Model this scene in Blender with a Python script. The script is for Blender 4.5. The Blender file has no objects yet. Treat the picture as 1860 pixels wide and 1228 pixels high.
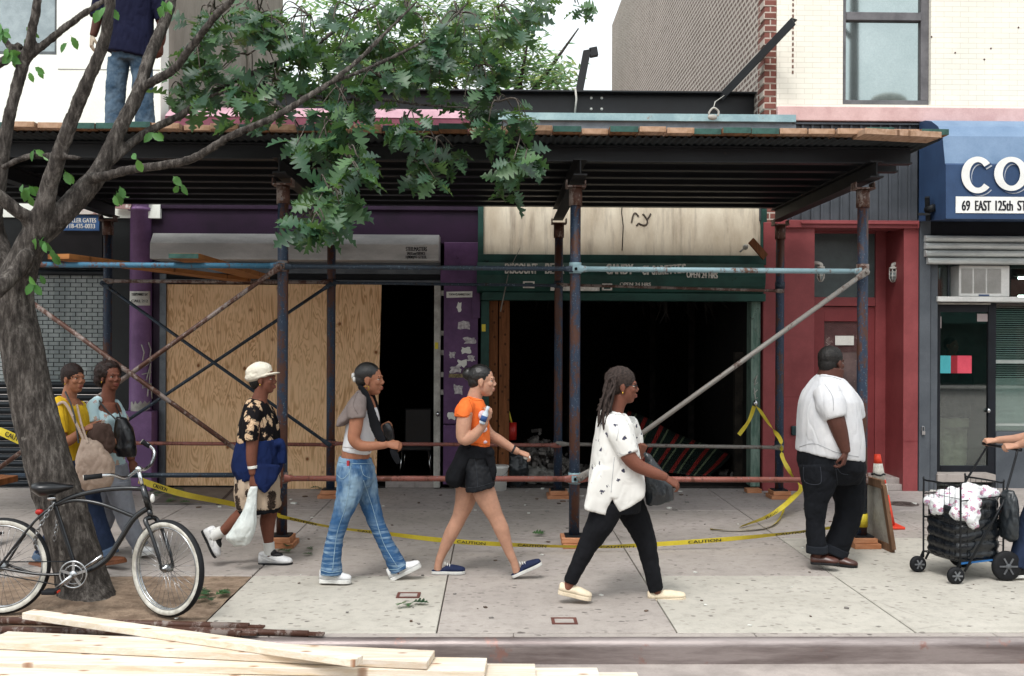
import bpy, bmesh, math, random
from mathutils import Vector, Matrix, noise as mnoise
V = Vector
rnd = random.Random(7)
sc = bpy.context.scene
col = sc.collection
R = math.radians
# ------------------------------------------------------------------ camera
HC, FP, HOR = 1.85, 1860 * 35 / 36, 620.0
cam = bpy.data.objects.new("camera", bpy.data.cameras.new("camera"))
col.objects.link(cam)
cam.data.sensor_width = 36; cam.data.lens = 35
cam.data.shift_y = (HOR - 614) / 1860
cam.data.clip_start = 0.1; cam.data.clip_end = 3000
CAMR = Matrix.Rotation(-R(1.0), 4, 'Z') @ Matrix.Rotation(R(90), 4, 'X') @ Matrix.Rotation(R(0.25), 4, 'Z')
cam.matrix_world = Matrix.Translation((0, 0, HC)) @ CAMR
sc.camera = cam
# ------------------------------------------------------------------ world, sun, exposure
SUN_EL, SUN_AZ = R(58), R(200)            # azimuth clockwise from +Y: behind the camera, a little left
w = bpy.data.worlds.new("World"); sc.world = w; w.use_nodes = True
wn = w.node_tree; wn.nodes.clear()
sky = wn.nodes.new('ShaderNodeTexSky'); sky.sky_type = 'NISHITA'; sky.sun_disc = False
sky.sun_elevation = SUN_EL; sky.sun_rotation = SUN_AZ; sky.dust_density = 6; sky.air_density = 1.2; sky.ozone_density = 1
hs = wn.nodes.new('ShaderNodeHueSaturation'); hs.inputs['Saturation'].default_value = 0.28
hs.inputs['Value'].default_value = 1.0
mxw = wn.nodes.new('ShaderNodeMixRGB'); mxw.inputs[0].default_value = 0.55; mxw.inputs[2].default_value = (7.6, 8.2, 8.4, 1)
bg = wn.nodes.new('ShaderNodeBackground'); bg.inputs['Strength'].default_value = 0.145
wo = wn.nodes.new('ShaderNodeOutputWorld')
wn.links.new(sky.outputs[0], hs.inputs['Color']); wn.links.new(hs.outputs[0], mxw.inputs[1])
wn.links.new(mxw.outputs[0], bg.inputs[0]); wn.links.new(bg.outputs[0], wo.inputs[0])
sl = bpy.data.lights.new("sun", 'SUN'); sl.energy = 1.1; sl.angle = R(13); sl.color = (1, .975, .945)
so = bpy.data.objects.new("sun", sl); col.objects.link(so)
sd = V((math.sin(SUN_AZ) * math.cos(SUN_EL), math.cos(SUN_AZ) * math.cos(SUN_EL), math.sin(SUN_EL)))
so.rotation_euler = sd.to_track_quat('Z', 'Y').to_euler()
sc.view_settings.view_transform = 'Standard'; sc.view_settings.look = 'None'
sc.view_settings.exposure = 0.65; sc.view_settings.gamma = 1
sc.cycles.max_bounces = 6; sc.cycles.diffuse_bounces = 5; sc.cycles.glossy_bounces = 3
sc.cycles.transparent_max_bounces = 12; sc.cycles.caustics_reflective = False; sc.cycles.caustics_refractive = False
# ------------------------------------------------------------------ pixel -> place
def ray(u, v):
    return CAMR.to_3x3() @ V(((u - 930) / FP, (HOR - v) / FP, -1))
def P(u, v, D):
    d = ray(u, v); return V((0, 0, HC)) + d * (D / d.y)
def G(u, v, z=0.0):
    d = ray(u, v); return V((0, 0, HC)) + d * ((z - HC) / d.z)
def fx(u, D, v=620): return P(u, v, D).x
def fz(v, D, u=930): return P(u, v, D).z
# ------------------------------------------------------------------ objects
def tag(o, label=None, cat=None, group=None, kind=None):
    if label: o['label'] = label
    if cat: o['category'] = cat
    if group: o['group'] = group
    if kind: o['kind'] = kind
    return o
def empty(name, loc, label=None, cat=None, group=None):
    o = bpy.data.objects.new(name, None); col.objects.link(o); o.location = loc; o.empty_display_size = .1
    return tag(o, label, cat, group)
def wloc(o):
    l = V((0, 0, 0))
    while o: l = l + V(o.location); o = o.parent
    return l
def rawobj(name, me, mats, parent=None, origin=None):
    org = wloc(parent) if parent else (V(origin) if origin is not None else V((0, 0, 0)))
    if org.length > 0: me.transform(Matrix.Translation(-org))
    for m in (mats if isinstance(mats, (list, tuple)) else [mats]): me.materials.append(m)
    o = bpy.data.objects.new(name, me); col.objects.link(o)
    if parent: o.parent = parent
    else: o.location = org
    return o
def copy_tree(o, parent=None):
    c = o.copy(); col.objects.link(c)
    if parent: c.parent = parent
    for ch in list(o.children): copy_tree(ch, c)
    return c
class MB:
    def __init__(s): s.v = []; s.f = []; s.m = []; s.sm = []
    def add(s, vs, fs, mi=0, smooth=False):
        b = len(s.v); s.v += [tuple(p) for p in vs]
        for f in fs: s.f.append([i + b for i in f]); s.m.append(mi); s.sm.append(smooth)
        return s
    def box(s, x0, x1, y0, y1, z0, z1, mi=0):
        return s.add([(x, y, z) for x in (x0, x1) for y in (y0, y1) for z in (z0, z1)],
                     [(0, 1, 3, 2), (4, 6, 7, 5), (0, 4, 5, 1), (2, 3, 7, 6), (0, 2, 6, 4), (1, 5, 7, 3)], mi)
    def obox(s, c, ax, ay, az, mi=0):     # oriented box: centre and three half-axes
        c, ax, ay, az = V(c), V(ax), V(ay), V(az)
        return s.add([c + ax * i + ay * j + az * k for i in (-1, 1) for j in (-1, 1) for k in (-1, 1)],
                     [(0, 1, 3, 2), (4, 6, 7, 5), (0, 4, 5, 1), (2, 3, 7, 6), (0, 2, 6, 4), (1, 5, 7, 3)], mi)
    def bar(s, a, b, w, h, up=(0, 0, 1), mi=0):
        a, b = V(a), V(b); d = b - a; sd_ = d.cross(V(up)).normalized(); u = sd_.cross(d).normalized()
        return s.obox((a + b) / 2, d / 2, sd_ * w / 2, u * h / 2, mi)
    def tube(s, pts, r, n=12, mi=0, smooth=True, ratio=1.0, closed=False):
        vs, fs = tube(pts, r, n, ratio, closed); return s.add(vs, fs, mi, smooth)
    def prim(s, p, mi=0, smooth=True): return s.add(p[0], p[1], mi, smooth)
    def prism(s, poly, d, mi=0):          # polygon of 3-D points pushed along d
        n = len(poly); a = [V(p) for p in poly]; b = [p + V(d) for p in a]
        return s.add(a + b, [tuple(range(n)), tuple(range(2 * n - 1, n - 1, -1))] + [(i, i + n, (i + 1) % n + n, (i + 1) % n) for i in range(n)], mi)
    def quad(s, a, b, c, d, mi=0): return s.add([a, b, c, d], [(0, 1, 2, 3)], mi)
    def build(s, name, mats, parent=None, origin=None, bevel=0, fix=True, seg=2):
        me = bpy.data.meshes.new(name); me.from_pydata(s.v, [], s.f)
        me.polygons.foreach_set('material_index', s.m); me.polygons.foreach_set('use_smooth', s.sm)
        if fix:
            bm = bmesh.new(); bm.from_mesh(me); bmesh.ops.recalc_face_normals(bm, faces=bm.faces); bm.to_mesh(me); bm.free()
        me.update()
        o = rawobj(name, me, mats, parent, origin)
        if bevel:
            b = o.modifiers.new('b', 'BEVEL'); b.width = bevel; b.segments = seg; b.limit_method = 'ANGLE'; b.angle_limit = R(40)
        return o
def tube(pts, r, n=12, ratio=1.0, closed=False):
    pts = [V(p) for p in pts]; k = len(pts)
    rs = list(r) if isinstance(r, (list, tuple)) else [r] * k
    vs, fs = [], []; ref = None
    for i, p in enumerate(pts):
        if closed: t = pts[(i + 1) % k] - pts[i - 1]
        else: t = pts[min(i + 1, k - 1)] - pts[max(i - 1, 0)]
        t.normalize()
        if ref is None:
            ref = V((0, 1, 0)) if abs(t.y) < .8 else V((0, 0, 1))
        a = (ref - t * ref.dot(t)).normalized(); b = t.cross(a); ref = a
        for j in range(n):
            th = 2 * math.pi * j / n
            vs.append(p + a * (math.cos(th) * rs[i] * ratio) + b * (math.sin(th) * rs[i]))
    m = k if closed else k - 1
    for i in range(m):
        i2 = (i + 1) % k
        for j in range(n): fs.append((i * n + j, i * n + (j + 1) % n, i2 * n + (j + 1) % n, i2 * n + j))
    if not closed:
        vs.append(pts[0]); vs.append(pts[-1]); c0, c1 = k * n, k * n + 1
        for j in range(n): fs.append((c0, (j + 1) % n, j)); fs.append((c1, (k - 1) * n + j, (k - 1) * n + (j + 1) % n))
    return vs, fs
def loft(rings):
    n = len(rings[0]); vs = [p for r in rings for p in r]; fs = []
    for i in range(len(rings) - 1):
        for j in range(n): fs.append((i * n + j, i * n + (j + 1) % n, (i + 1) * n + (j + 1) % n, (i + 1) * n + j))
    c0 = sum((V(p) for p in rings[0]), V()) / n; c1 = sum((V(p) for p in rings[-1]), V()) / n
    vs += [c0, c1]; k = len(rings); a, b = k * n, k * n + 1
    for j in range(n): fs.append((a, (j + 1) % n, j)); fs.append((b, (k - 1) * n + j, (k - 1) * n + (j + 1) % n))
    return vs, fs
def ell(c, r, M=None, nu=18, nv=12):
    vs, fs = [], []; c = V(c)
    for i in range(1, nv):
        ph = math.pi * i / nv
        for j in range(nu):
            th = 2 * math.pi * j / nu
            p = V((r[0] * math.sin(ph) * math.cos(th), r[1] * math.sin(ph) * math.sin(th), r[2] * math.cos(ph)))
            vs.append(c + (M @ p if M else p))
    for i in range(nv - 2):
        for j in range(nu): fs.append((i * nu + j, (i + 1) * nu + j, (i + 1) * nu + (j + 1) % nu, i * nu + (j + 1) % nu))
    t = V((0, 0, r[2])); vs += [c + (M @ t if M else t), c - (M @ t if M else t)]; a, b = len(vs) - 2, len(vs) - 1
    for j in range(nu): fs.append((a, j, (j + 1) % nu)); fs.append((b, (nv - 2) * nu + (j + 1) % nu, (nv - 2) * nu + j))
    return vs, fs
def curve(pts, n=8):                       # Catmull-Rom through the points
    pts = [V(p) for p in pts]; out = []
    for i in range(len(pts) - 1):
        p0, p1, p2, p3 = pts[max(i - 1, 0)], pts[i], pts[i + 1], pts[min(i + 2, len(pts) - 1)]
        for k in range(n):
            t = k / n
            out.append(.5 * ((2 * p1) + (p2 - p0) * t + (2 * p0 - 5 * p1 + 4 * p2 - p3) * t * t + (3 * p1 - p0 - 3 * p2 + p3) * t ** 3))
    out.append(pts[-1]); return out
def lerps(vals, n=8):
    out = []
    for i in range(len(vals) - 1):
        for k in range(n): out.append(vals[i] + (vals[i + 1] - vals[i]) * k / n)
    return out + [vals[-1]]
def fuse(name, prims, vox, mats, parent=None, smooth=3, fold=None, pick=None, origin=None):
    """closed shapes grown together into ONE continuous skin"""
    mb = MB()
    for p in prims: mb.add(p[0], p[1])
    me = bpy.data.meshes.new('t'); me.from_pydata(mb.v, [], mb.f)
    bm = bmesh.new(); bm.from_mesh(me); bmesh.ops.recalc_face_normals(bm, faces=bm.faces); bm.to_mesh(me); bm.free()
    o = bpy.data.objects.new('t', me); col.objects.link(o)
    m = o.modifiers.new('r', 'REMESH'); m.mode = 'VOXEL'; m.voxel_size = vox
    if smooth: s = o.modifiers.new('s', 'SMOOTH'); s.factor = .5; s.iterations = smooth
    dg = bpy.context.evaluated_depsgraph_get()
    out = bpy.data.meshes.new_from_object(o.evaluated_get(dg)); out.name = name
    bpy.data.objects.remove(o); bpy.data.meshes.remove(me)
    if fold:
        amp, sx, sy, sz = fold; nn = [v.normal.copy() for v in out.vertices]
        for v, q in zip(out.vertices, nn):
            c = v.co; f = mnoise.noise(V((c.x * sx, c.y * sy, c.z * sz))) + .5 * mnoise.noise(V((c.x * sx * 2.3 + 9, c.y * sy * 2.3, c.z * sz * 2.3)))
            r_ = 1 - abs(mnoise.noise(V((c.x * sx * 1.25 + 3 + f, c.y * sy * 1.25, c.z * sz * 1.25 + f)))) * 2.2; v.co = c + q * amp * (.25 + .7 * f - (.4 * max(0, r_) ** 3))
    out.polygons.foreach_set('use_smooth', [True] * len(out.polygons))
    if pick: out.polygons.foreach_set('material_index', [pick(p.center) for p in out.polygons])
    out.update()
    return rawobj(name, out, mats, parent, origin)
def text(name, s, x, z, y, h, mat, parent, w=None, depth=.003, align='LEFT', off=0, rot=None, shear=0, bold=.14):
    """letters standing on the plane y, facing -Y; h = cap height, w = total width"""
    c = bpy.data.curves.new('t', 'FONT'); c.body = s; c.size = 1; c.extrude = 0; c.offset = off; c.align_x = 'LEFT'; c.shear = shear
    o = bpy.data.objects.new('t', c); col.objects.link(o)
    me = bpy.data.meshes.new_from_object(o.evaluated_get(bpy.context.evaluated_depsgraph_get()))
    bpy.data.objects.remove(o)
    xs = [v.co.x for v in me.vertices]; ys = [v.co.y for v in me.vertices]
    x0, x1, y0, y1 = min(xs), max(xs), min(ys), max(ys)
    sx = (w / (x1 - x0)) if w else h / (y1 - y0); sy = h / (y1 - y0)
    for v in me.vertices: v.co = V(((v.co.x - x0) * sx, 0, (v.co.y - y0) * sy))
    bm = bmesh.new(); bm.from_mesh(me)
    g = bmesh.ops.extrude_face_region(bm, geom=bm.faces[:]); bmesh.ops.translate(bm, vec=(0, depth, 0), verts=[e for e in g['geom'] if isinstance(e, bmesh.types.BMVert)])
    bmesh.ops.recalc_face_normals(bm, faces=bm.faces); bm.to_mesh(me)
    if bold:                               # a second, shifted strike thickens the strokes
        m2 = me.copy(); m2.transform(Matrix.Translation((h * bold * .5, -.0008, 0))); bm.from_mesh(m2); bm.to_mesh(me); bpy.data.meshes.remove(m2)
    bm.free()
    M = Matrix.Translation((x, y, z)) @ (rot if rot else Matrix.Identity(4)); me.transform(M); me.name = name
    return rawobj(name, me, mat, parent)
# ------------------------------------------------------------------ materials
def hx(h):
    c = [int(h[i:i + 2], 16) / 255 for i in (0, 2, 4)]
    return tuple((x / 12.92 if x <= .04045 else ((x + .055) / 1.055) ** 2.4) for x in c) + (1,)
def C(c): return hx(c) if isinstance(c, str) else tuple(c) + (1,) * (4 - len(c))
class NT:
    def __init__(s, name):
        s.mat = bpy.data.materials.new(name); s.mat.use_nodes = True; s.t = s.mat.node_tree
        s.b = s.t.nodes['Principled BSDF']; s.co = s.n('ShaderNodeTexCoord').outputs['Object']
    def n(s, ty, ins=None, **pr):
        nd = s.t.nodes.new(ty)
        for k, v in pr.items(): setattr(nd, k, v)
        for k, v in (ins or {}).items(): s.set(nd.inputs[k], v)
        return nd
    def set(s, sock, v):
        if isinstance(v, bpy.types.NodeSocket): s.t.links.new(v, sock)
        else: sock.default_value = v
    def map(s, scale=(1, 1, 1), rot=(0, 0, 0), loc=(0, 0, 0), co=None):
        return s.n('ShaderNodeMapping', {'Vector': co or s.co, 'Scale': scale, 'Rotation': rot, 'Location': loc}).outputs[0]
    def noise(s, scale, detail=5, rough=.6, co=None, dist=0):
        return s.n('ShaderNodeTexNoise', {'Vector': co or s.co, 'Scale': scale, 'Detail': detail, 'Roughness': rough, 'Distortion': dist}).outputs[0]
    def vor2(s, scale, co, rand=1):
        return s.n('ShaderNodeTexVoronoi', {'Vector': co, 'Scale': scale, 'Randomness': rand}, voronoi_dimensions='2D').outputs['Distance']
    def flat(s, a, b, ka=1.0, kb=1.0):
        q = s.xyz(); return s.n('ShaderNodeCombineXYZ', {0: s.math('MULTIPLY', q[a], ka), 1: s.math('MULTIPLY', q[b], kb)}).outputs[0]
    def vor(s, scale, co=None, feature='F1', out='Distance', rand=1):
        return s.n('ShaderNodeTexVoronoi', {'Vector': co or s.co, 'Scale': scale, 'Randomness': rand}, feature=feature).outputs[out]
    def ramp(s, fac, stops):
        nd = s.n('ShaderNodeValToRGB', {'Fac': fac}); e = nd.color_ramp.elements
        while len(e) < len(stops): e.new(.5)
        for el, (p, c) in zip(e, stops): el.position = p; el.color = C(c) if not isinstance(c, (int, float)) else (c, c, c, 1)
        return nd.outputs[0]
    def mix(s, f, a, b, mode='MIX'):
        nd = s.n('ShaderNodeMixRGB', blend_type=mode)
        s.set(nd.inputs[0], f); s.set(nd.inputs[1], C(a) if isinstance(a, (str, tuple)) else a); s.set(nd.inputs[2], C(b) if isinstance(b, (str, tuple)) else b)
        return nd.outputs[0]
    def math(s, op, a, b=0.0, c=0.0):
        nd = s.n('ShaderNodeMath', operation=op); s.set(nd.inputs[0], a); s.set(nd.inputs[1], b); s.set(nd.inputs[2], c); return nd.outputs[0]
    def xyz(s, co=None): return s.n('ShaderNodeSeparateXYZ', {0: co or s.co}).outputs
    def bump(s, h, st=.3, dist=.01):
        s.set(s.b.inputs['Normal'], s.n('ShaderNodeBump', {'Height': h, 'Strength': st, 'Distance': dist}).outputs[0])
    def out(s, colr, rough=.7, metal=0, spec=.35):
        s.set(s.b.inputs['Base Color'], C(colr) if isinstance(colr, (str, tuple)) else colr)
        s.set(s.b.inputs['Roughness'], rough); s.set(s.b.inputs['Metallic'], metal); s.set(s.b.inputs['Specular IOR Level'], spec)
        return s.mat
def M(name, c1, c2=None, rough=.75, metal=0, scale=5, lo=.38, hi=.62, bump=.2, bscale=60, stretch=(1, 1, 1), spec=.3, spots=None, bdist=.004):
    t = NT(name); co = t.map(stretch) if stretch != (1, 1, 1) else t.co
    c1 = C(c1); c2 = C(c2) if c2 else tuple(x * .72 for x in c1[:3]) + (1,)
    cl = t.mix(t.ramp(t.noise(scale, 6, .65, co), [(lo, 0), (hi, 1)]), c1, c2)
    fine = t.noise(bscale, 4, .6, co)
    cl = t.mix(.35, cl, t.mix(fine, (.55, .55, .55), (1.35, 1.35, 1.35)), 'MULTIPLY')
    if spots:                              # (colour, scale, threshold)
        cl = t.mix(t.ramp(t.noise(spots[1], 7, .7), [(spots[2], 0), (spots[2] + .06, 1)]), cl, spots[0])
    if bump: t.bump(fine, bump, bdist)
    return t.out(cl, rough, metal, spec)
# ------------------------------------------------------------------ material library
def m_pipe(name, blue, rust, thr, rough=.55):
    t = NT(name); co = t.map((1, 1, .35))
    n = t.noise(7, 8, .72, co); fine = t.noise(45, 5, .7)
    f = t.ramp(t.math('ADD', n, t.math('MULTIPLY', t.math('SUBTRACT', fine, .5), .35)), [(thr, 0), (thr + .07, 1)])
    r = t.mix(fine, rust, tuple(x * .45 for x in C(rust)[:3]))
    b = t.mix(t.noise(3, 4), blue, tuple(min(1, x * 1.7) for x in C(blue)[:3]))
    b = t.mix(t.ramp(t.noise(60, 3), [(.62, 0), (.68, .8)]), b, '6f7f8c')
    t.bump(fine, .35, .003); return t.out(t.mix(f, b, r), rough, .1, .4)
PIPE_BLUE = m_pipe('post_paint', '1f2c3d', '5a392c', .48)
PIPE_RED = m_pipe('primer_rail', '73453c', '6a3d2e', .55)
PIPE_DARK = m_pipe('dark_rail', '1f2a35', '2f2521', .56)
PIPE_CYAN = m_pipe('pale_blue_rail', '6f878d', '74503f', .55)
PIPE_CYAN2 = m_pipe('bright_blue_rail', '35637c', '6a4536', .53)
PIPE_RUST = m_pipe('rusty_brace', '6d625c', '57372a', .44)
PIPE_STEEL = m_pipe('steel_brace', '68645f', '543f36', .55)
STEEL_DK = M('dark_steel', '23262a', '151719', rough=.6, metal=.3, scale=3, spots=('4a2f22', 5, .66))
STEEL_BLK = M('black_steel', '14171b', '0c0d10', rough=.45, scale=3, spec=.4, spots=('2c2422', 6, .68))
GALV = M('galvanised_sheet', '6d7680', '4a525a', rough=.45, metal=.6, scale=2)
def m_wood(name, a, b, knots='5a3416', stretch=(1.2, 14, 14), rough=.75, kn=.10):
    t = NT(name); co = t.map(stretch)
    n = t.noise(2.2, 7, .65, co, .6); g = t.noise(9, 6, .7, t.map((stretch[0] * 1.0, stretch[1] * 4, stretch[2] * 4)))
    cl = t.mix(t.ramp(n, [(.35, 0), (.65, 1)]), a, b); cl = t.mix(t.ramp(g, [(.52, 0), (.75, .45)]), cl, tuple(x * .55 for x in C(b)[:3]))
    k = t.vor2(2.6, t.flat(0, 1 if stretch[2] > 2 else 2, 1 if stretch[0] < 5 else 3, 2.5)); cl = t.mix(t.ramp(k, [(0, 1), (kn, .55), (kn + .03, 0)]), cl, knots)
    t.bump(g, .25, .003); return t.out(cl, rough, 0, .25)
LUMBER = m_wood('fresh_lumber', 'e6ddd0', 'd3c2a8', '8f6040', kn=.07)
LUMBER2 = m_wood('pale_lumber', 'd9d1c6', 'c7b49c', '8a5f42', kn=.06)
PLANK = m_wood('deck_plank', 'b39580', '93745b', '5a3f2c', (12, 1.2, 12))
PLANK2 = m_wood('weathered_plank', '8d6648', '6a4a33', '3d2716', (12, 1.2, 12))
GREENEND = M('green_plank_end', '3c5f57', '2b4540', rough=.8, scale=9)
ORANGEEND = M('orange_plank_end', 'b89880', '957459', rough=.8, scale=14)
BLOCK = m_wood('sole_block', 'c08a68', 'a06a48', '6c4228', (2, 10, 10))
RAWPOST = m_wood('raw_timber', '77492a', '593418', '2c170b', (14, 14, 1.2))
def m_ply():
    t = NT('plywood'); x, y, z = t.xyz()
    co = t.map((5.5, 1, .8)); n = t.noise(1.6, 3, .5, co, 1.2)
    wv = t.math('SINE', t.math('MULTIPLY', n, 60.0)); f = t.math('MULTIPLY_ADD', wv, .5, .5)
    big = t.noise(1.1, 3, .6)
    cl = t.mix(big, 'ecc9a0', 'e0b58a'); cl = t.mix(t.math('MULTIPLY', t.ramp(f, [(.4, 0), (1, .75)]), t.ramp(big, [(.3, .35), (.6, 1)])), cl, 'a87848')
    k = t.vor2(3.1, t.flat(0, 2, 1.15, 1.0)); kk = t.math('MULTIPLY', t.ramp(k, [(0, 1), (.05, .95), (.08, .3), (.14, 0)]), t.ramp(t.noise(1.9, 2, .5, t.map(loc=(4.1, 0, 7.7))), [(.5, 0), (.56, 1)]))
    cl = t.mix(kk, cl, '7d4d29')
    t.bump(f, .08, .002); return t.out(cl, .75, 0, .2)
PLY = m_ply()
def m_concrete(name, a, b, gum=.12, crack=True):
    t = NT(name); n = t.noise(1.3, 7, .65); f = t.noise(70, 5, .75); m = t.noise(9, 5, .7)
    cl = t.mix(t.ramp(n, [(.3, 0), (.7, 1)]), a, b)
    cl = t.mix(t.ramp(m, [(.46, 0), (.78, .5)]), cl, tuple(x * .55 for x in C(b)[:3]))
    cl = t.mix(.4, cl, t.mix(f, (.5, .5, .5), (1.45, 1.45, 1.45)), 'MULTIPLY')
    wob = t.n('ShaderNodeTexNoise', {'Vector': t.co, 'Scale': 14.0, 'Detail': 2}).outputs[1]; cw = t.mix(.045, t.flat(0, 1, .8, 1), wob); g = t.vor2(4.6, cw); s2 = t.vor2(10.5, cw)
    gate = t.ramp(t.noise(1.7, 3, .6), [(.40, .0), (.58, 1)]); cl = t.mix(t.math('MULTIPLY', gate, t.ramp(g, [(0, .85), (.05, .75), (.075, 0)])), cl, '4c4542')
    gate2 = t.ramp(t.noise(2.9, 4, .7), [(.42, 0), (.6, 1)]); cl = t.mix(t.math('MULTIPLY', gate2, t.ramp(s2, [(0, .6), (.10, .5), (.16, 0)])), cl, '5a524e')
    if crack:
        cr = t.vor(.55, t.map(co=t.mix(.25, t.co, t.n('ShaderNodeTexNoise', {'Scale': 2.5, 'Detail': 5}).outputs[1])), 'DISTANCE_TO_EDGE')
        cr = t.math('ADD', cr, t.ramp(t.noise(.8, 2), [(.45, .02), (.6, 0)]))
        cl = t.mix(t.ramp(cr, [(0, .3), (.002, .2), (.004, 0)]), cl, '4f4845')
    t.bump(f, .35, .004); return t.out(cl, .85, 0, .25)
CONC = [m_concrete('concrete_light', 'bab5ab', 'aaa59b'), m_concrete('concrete_warm', 'aaa29b', '9a928c'), m_concrete('concrete_mid', 'a9a09b', '979089'), m_concrete('concrete_dark', 'a69d99', '948d89')]
GROOVE = M('joint_dirt', '4b403d', '3b3230', rough=.95)
KERB = M('steel_faced_kerb', '958b88', '6d6260', rough=.38, metal=.45, scale=2.5, stretch=(.5, 3, 5), spots=('8a6a62', 4, .6), spec=.6)
ROAD = M('asphalt', 'a89e98', '8f8681', rough=.9, scale=3, bump=.5, bscale=90)
SOIL = M('pit_soil', '94806d', '6f5d4e', rough=.95, scale=8, bump=.8, bscale=40, spots=('8d8478', 25, .66), bdist=.02)
PURPLE = M('purple_paint', '5f4167', '4b3153', rough=.5, scale=2.5, bump=.15, spots=('2a1a2e', 3, .66))
PURPLE_L = M('purple_pillar', '83628d', '6d5078', rough=.5, scale=3, spots=('7d7482', 9, .72))
PURPLE_D = M('dark_purple_fascia', '2b1730', '1f1024', rough=.5, scale=2)
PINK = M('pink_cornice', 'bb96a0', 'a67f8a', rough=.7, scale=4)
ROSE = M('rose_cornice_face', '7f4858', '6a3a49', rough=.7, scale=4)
RED = M('red_paint', '8b4446', '7a383a', rough=.5, scale=2, bump=.1, spots=('a46664', 12, .74))
RED_D = M('red_door_paint', '7f383a', '702e31', rough=.5, scale=2, bump=.1)
GREEN = M('green_paint', '234a42', '193731', rough=.55, scale=3, spots=('10201d', 5, .63))
GREEN_J = M('green_jamb', '768a80', '4b665b', rough=.6, scale=6, stretch=(3, 3, .6), spots=('2a2622', 8, .6))
def m_stained():
    t = NT('stained_panel'); n = t.noise(2.4, 6, .65, t.map((1.6, 1, .5))); s = t.noise(3, 6, .7, t.map((3, 1, .35)))
    cl = t.mix(t.ramp(n, [(.35, 0), (.65, 1)]), 'd9cfbb', 'bcae98'); cl = t.mix(t.ramp(s, [(.5, 0), (.72, .6)]), cl, '7d7066')
    t.bump(t.noise(50), .15); return t.out(cl, .7)
STAINED = m_stained()
WHITEWALL = M('white_stucco', 'eef1ea', 'e3e7de', rough=.85, scale=1.5, bump=.15)
STUCCO = M('grey_beige_stucco', '9f988d', '8a8379', rough=.9, scale=1.5, bump=.5, bscale=22, stretch=(1, 1, .5), spots=('79736b', 3, .64))
def m_brick(name, a, b, mortar, scale, rot=0, ms=.02, rough=.85, bst=.6, bw=.5, rh=.25, loc=(0, 0, 0)):
    t = NT(name); x, y, z = t.xyz()
    cmb = t.n('ShaderNodeCombineXYZ', {0: y if rot else x, 1: z, 2: 0.0}).outputs[0]
    br = t.n('ShaderNodeTexBrick', {'Vector': cmb, 'Color1': C(a), 'Color2': C(b), 'Mortar': C(mortar), 'Scale': scale, 'Mortar Size': ms, 'Mortar Smooth': .3, 'Bias': 0, 'Brick Width': bw, 'Row Height': rh})
    n = t.noise(1.2, 6, .7); cl = t.mix(.4, br.outputs[0], t.mix(n, (.55, .55, .55), (1.4, 1.4, 1.4)), 'MULTIPLY')
    h = t.math('ADD', t.math('MULTIPLY', br.outputs['Fac'], -1.0), t.math('MULTIPLY', t.noise(40, 4), .5))
    t.bump(h, bst, .006); return t.out(cl, rough, 0, .2)
BRICK = m_brick('rough_brick', '80716b', '66564f', 'c0b7ad', 3.1, 1, .06, bst=1)
BRICK_RED = m_brick('red_brick_edge', '80524a', '6a433a', 'b5aa9f', 3.1, 0, .03)
BRICK_WHITE = m_brick('white_painted_brick', 'e6e3d7', 'e2dfd3', 'cdc9bb', 3.3, 0, .011, bst=.4, bw=.68, rh=.215)
PINKBAND = M('pink_stone_band', 'd3b3b0', 'c3a09d', rough=.8, scale=4, spots=('8d6f6c', 9, .68))
CLAD = M('grey_metal_cladding', '4d5157', '3f4348', rough=.5, metal=.2, scale=2)
GREYPIL = M('grey_pillar_paint', '565b61', '484d53', rough=.5, scale=2)
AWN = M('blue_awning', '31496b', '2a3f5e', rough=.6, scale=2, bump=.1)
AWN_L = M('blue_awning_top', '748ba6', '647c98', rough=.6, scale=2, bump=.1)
WHITE = M('white_paint', 'e8e8e4', 'd8d8d4', rough=.5, scale=3, bump=.05)
OFFWHITE = M('worn_white_paint', 'b9b7b0', '98968f', rough=.6, scale=8, spots=('6b6a66', 12, .62))
PAPER = M('white_paper', 'dcdcd6', 'cfcfc8', rough=.9, scale=6, bump=0)
TORN = M('torn_sticker_paper', 'c9c5c4', '8f888c', rough=.9, scale=30, bump=0)
INK = M('dark_ink', '22232a', '1c1d24', rough=.8, bump=0)
INKBLUE = M('blue_lettering', '2d4878', '2d4878', rough=.8, bump=0)
LETTER = M('pale_lettering', 'e6e2da', 'bdb8b0', rough=.8, scale=20, bump=0)
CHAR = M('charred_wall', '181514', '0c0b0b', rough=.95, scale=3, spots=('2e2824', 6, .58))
GATE = M('black_gate_slats', '20262b', '161b1f', rough=.4, metal=.4, scale=2)
SLATSILVER = M('silver_roll_slats', 'd3d7d4', 'b0b5b4', rough=.45, metal=.15, scale=3, stretch=(.5, 1, 3))
ALUM = M('aluminium_frame', '63686d', '51565b', rough=.4, metal=.6)
DARKFRAME = M('black_door_frame', '191d24', '12151b', rough=.4)
CHROME = M('chrome', 'd9dadb', 'b5b7b9', rough=.18, metal=1, bump=0)
RUBBER = M('black_rubber', '15161a', '0e0f12', rough=.7, scale=20)
PLASTIC_R = M('red_plastic', 'b3261e', '98201a', rough=.4)
def m_glass(name, tint, rough=.03, alpha=.12, spec=.6):
    t = NT(name); tr = t.n('ShaderNodeBsdfTransparent', {'Color': C(tint)}); gl = t.n('ShaderNodeBsdfGlossy', {'Color': (.9, .95, .95, 1), 'Roughness': rough})
    mx = t.n('ShaderNodeMixShader', {0: alpha, 1: tr.outputs[0], 2: gl.outputs[0]}); t.t.links.new(mx.outputs[0], t.t.nodes['Material Output'].inputs[0]); return t.mat
GLASS_UP = M('upstairs_glass', 'aab5b4', '9fabaa', rough=.04, metal=.85, bump=0, scale=1)
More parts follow.
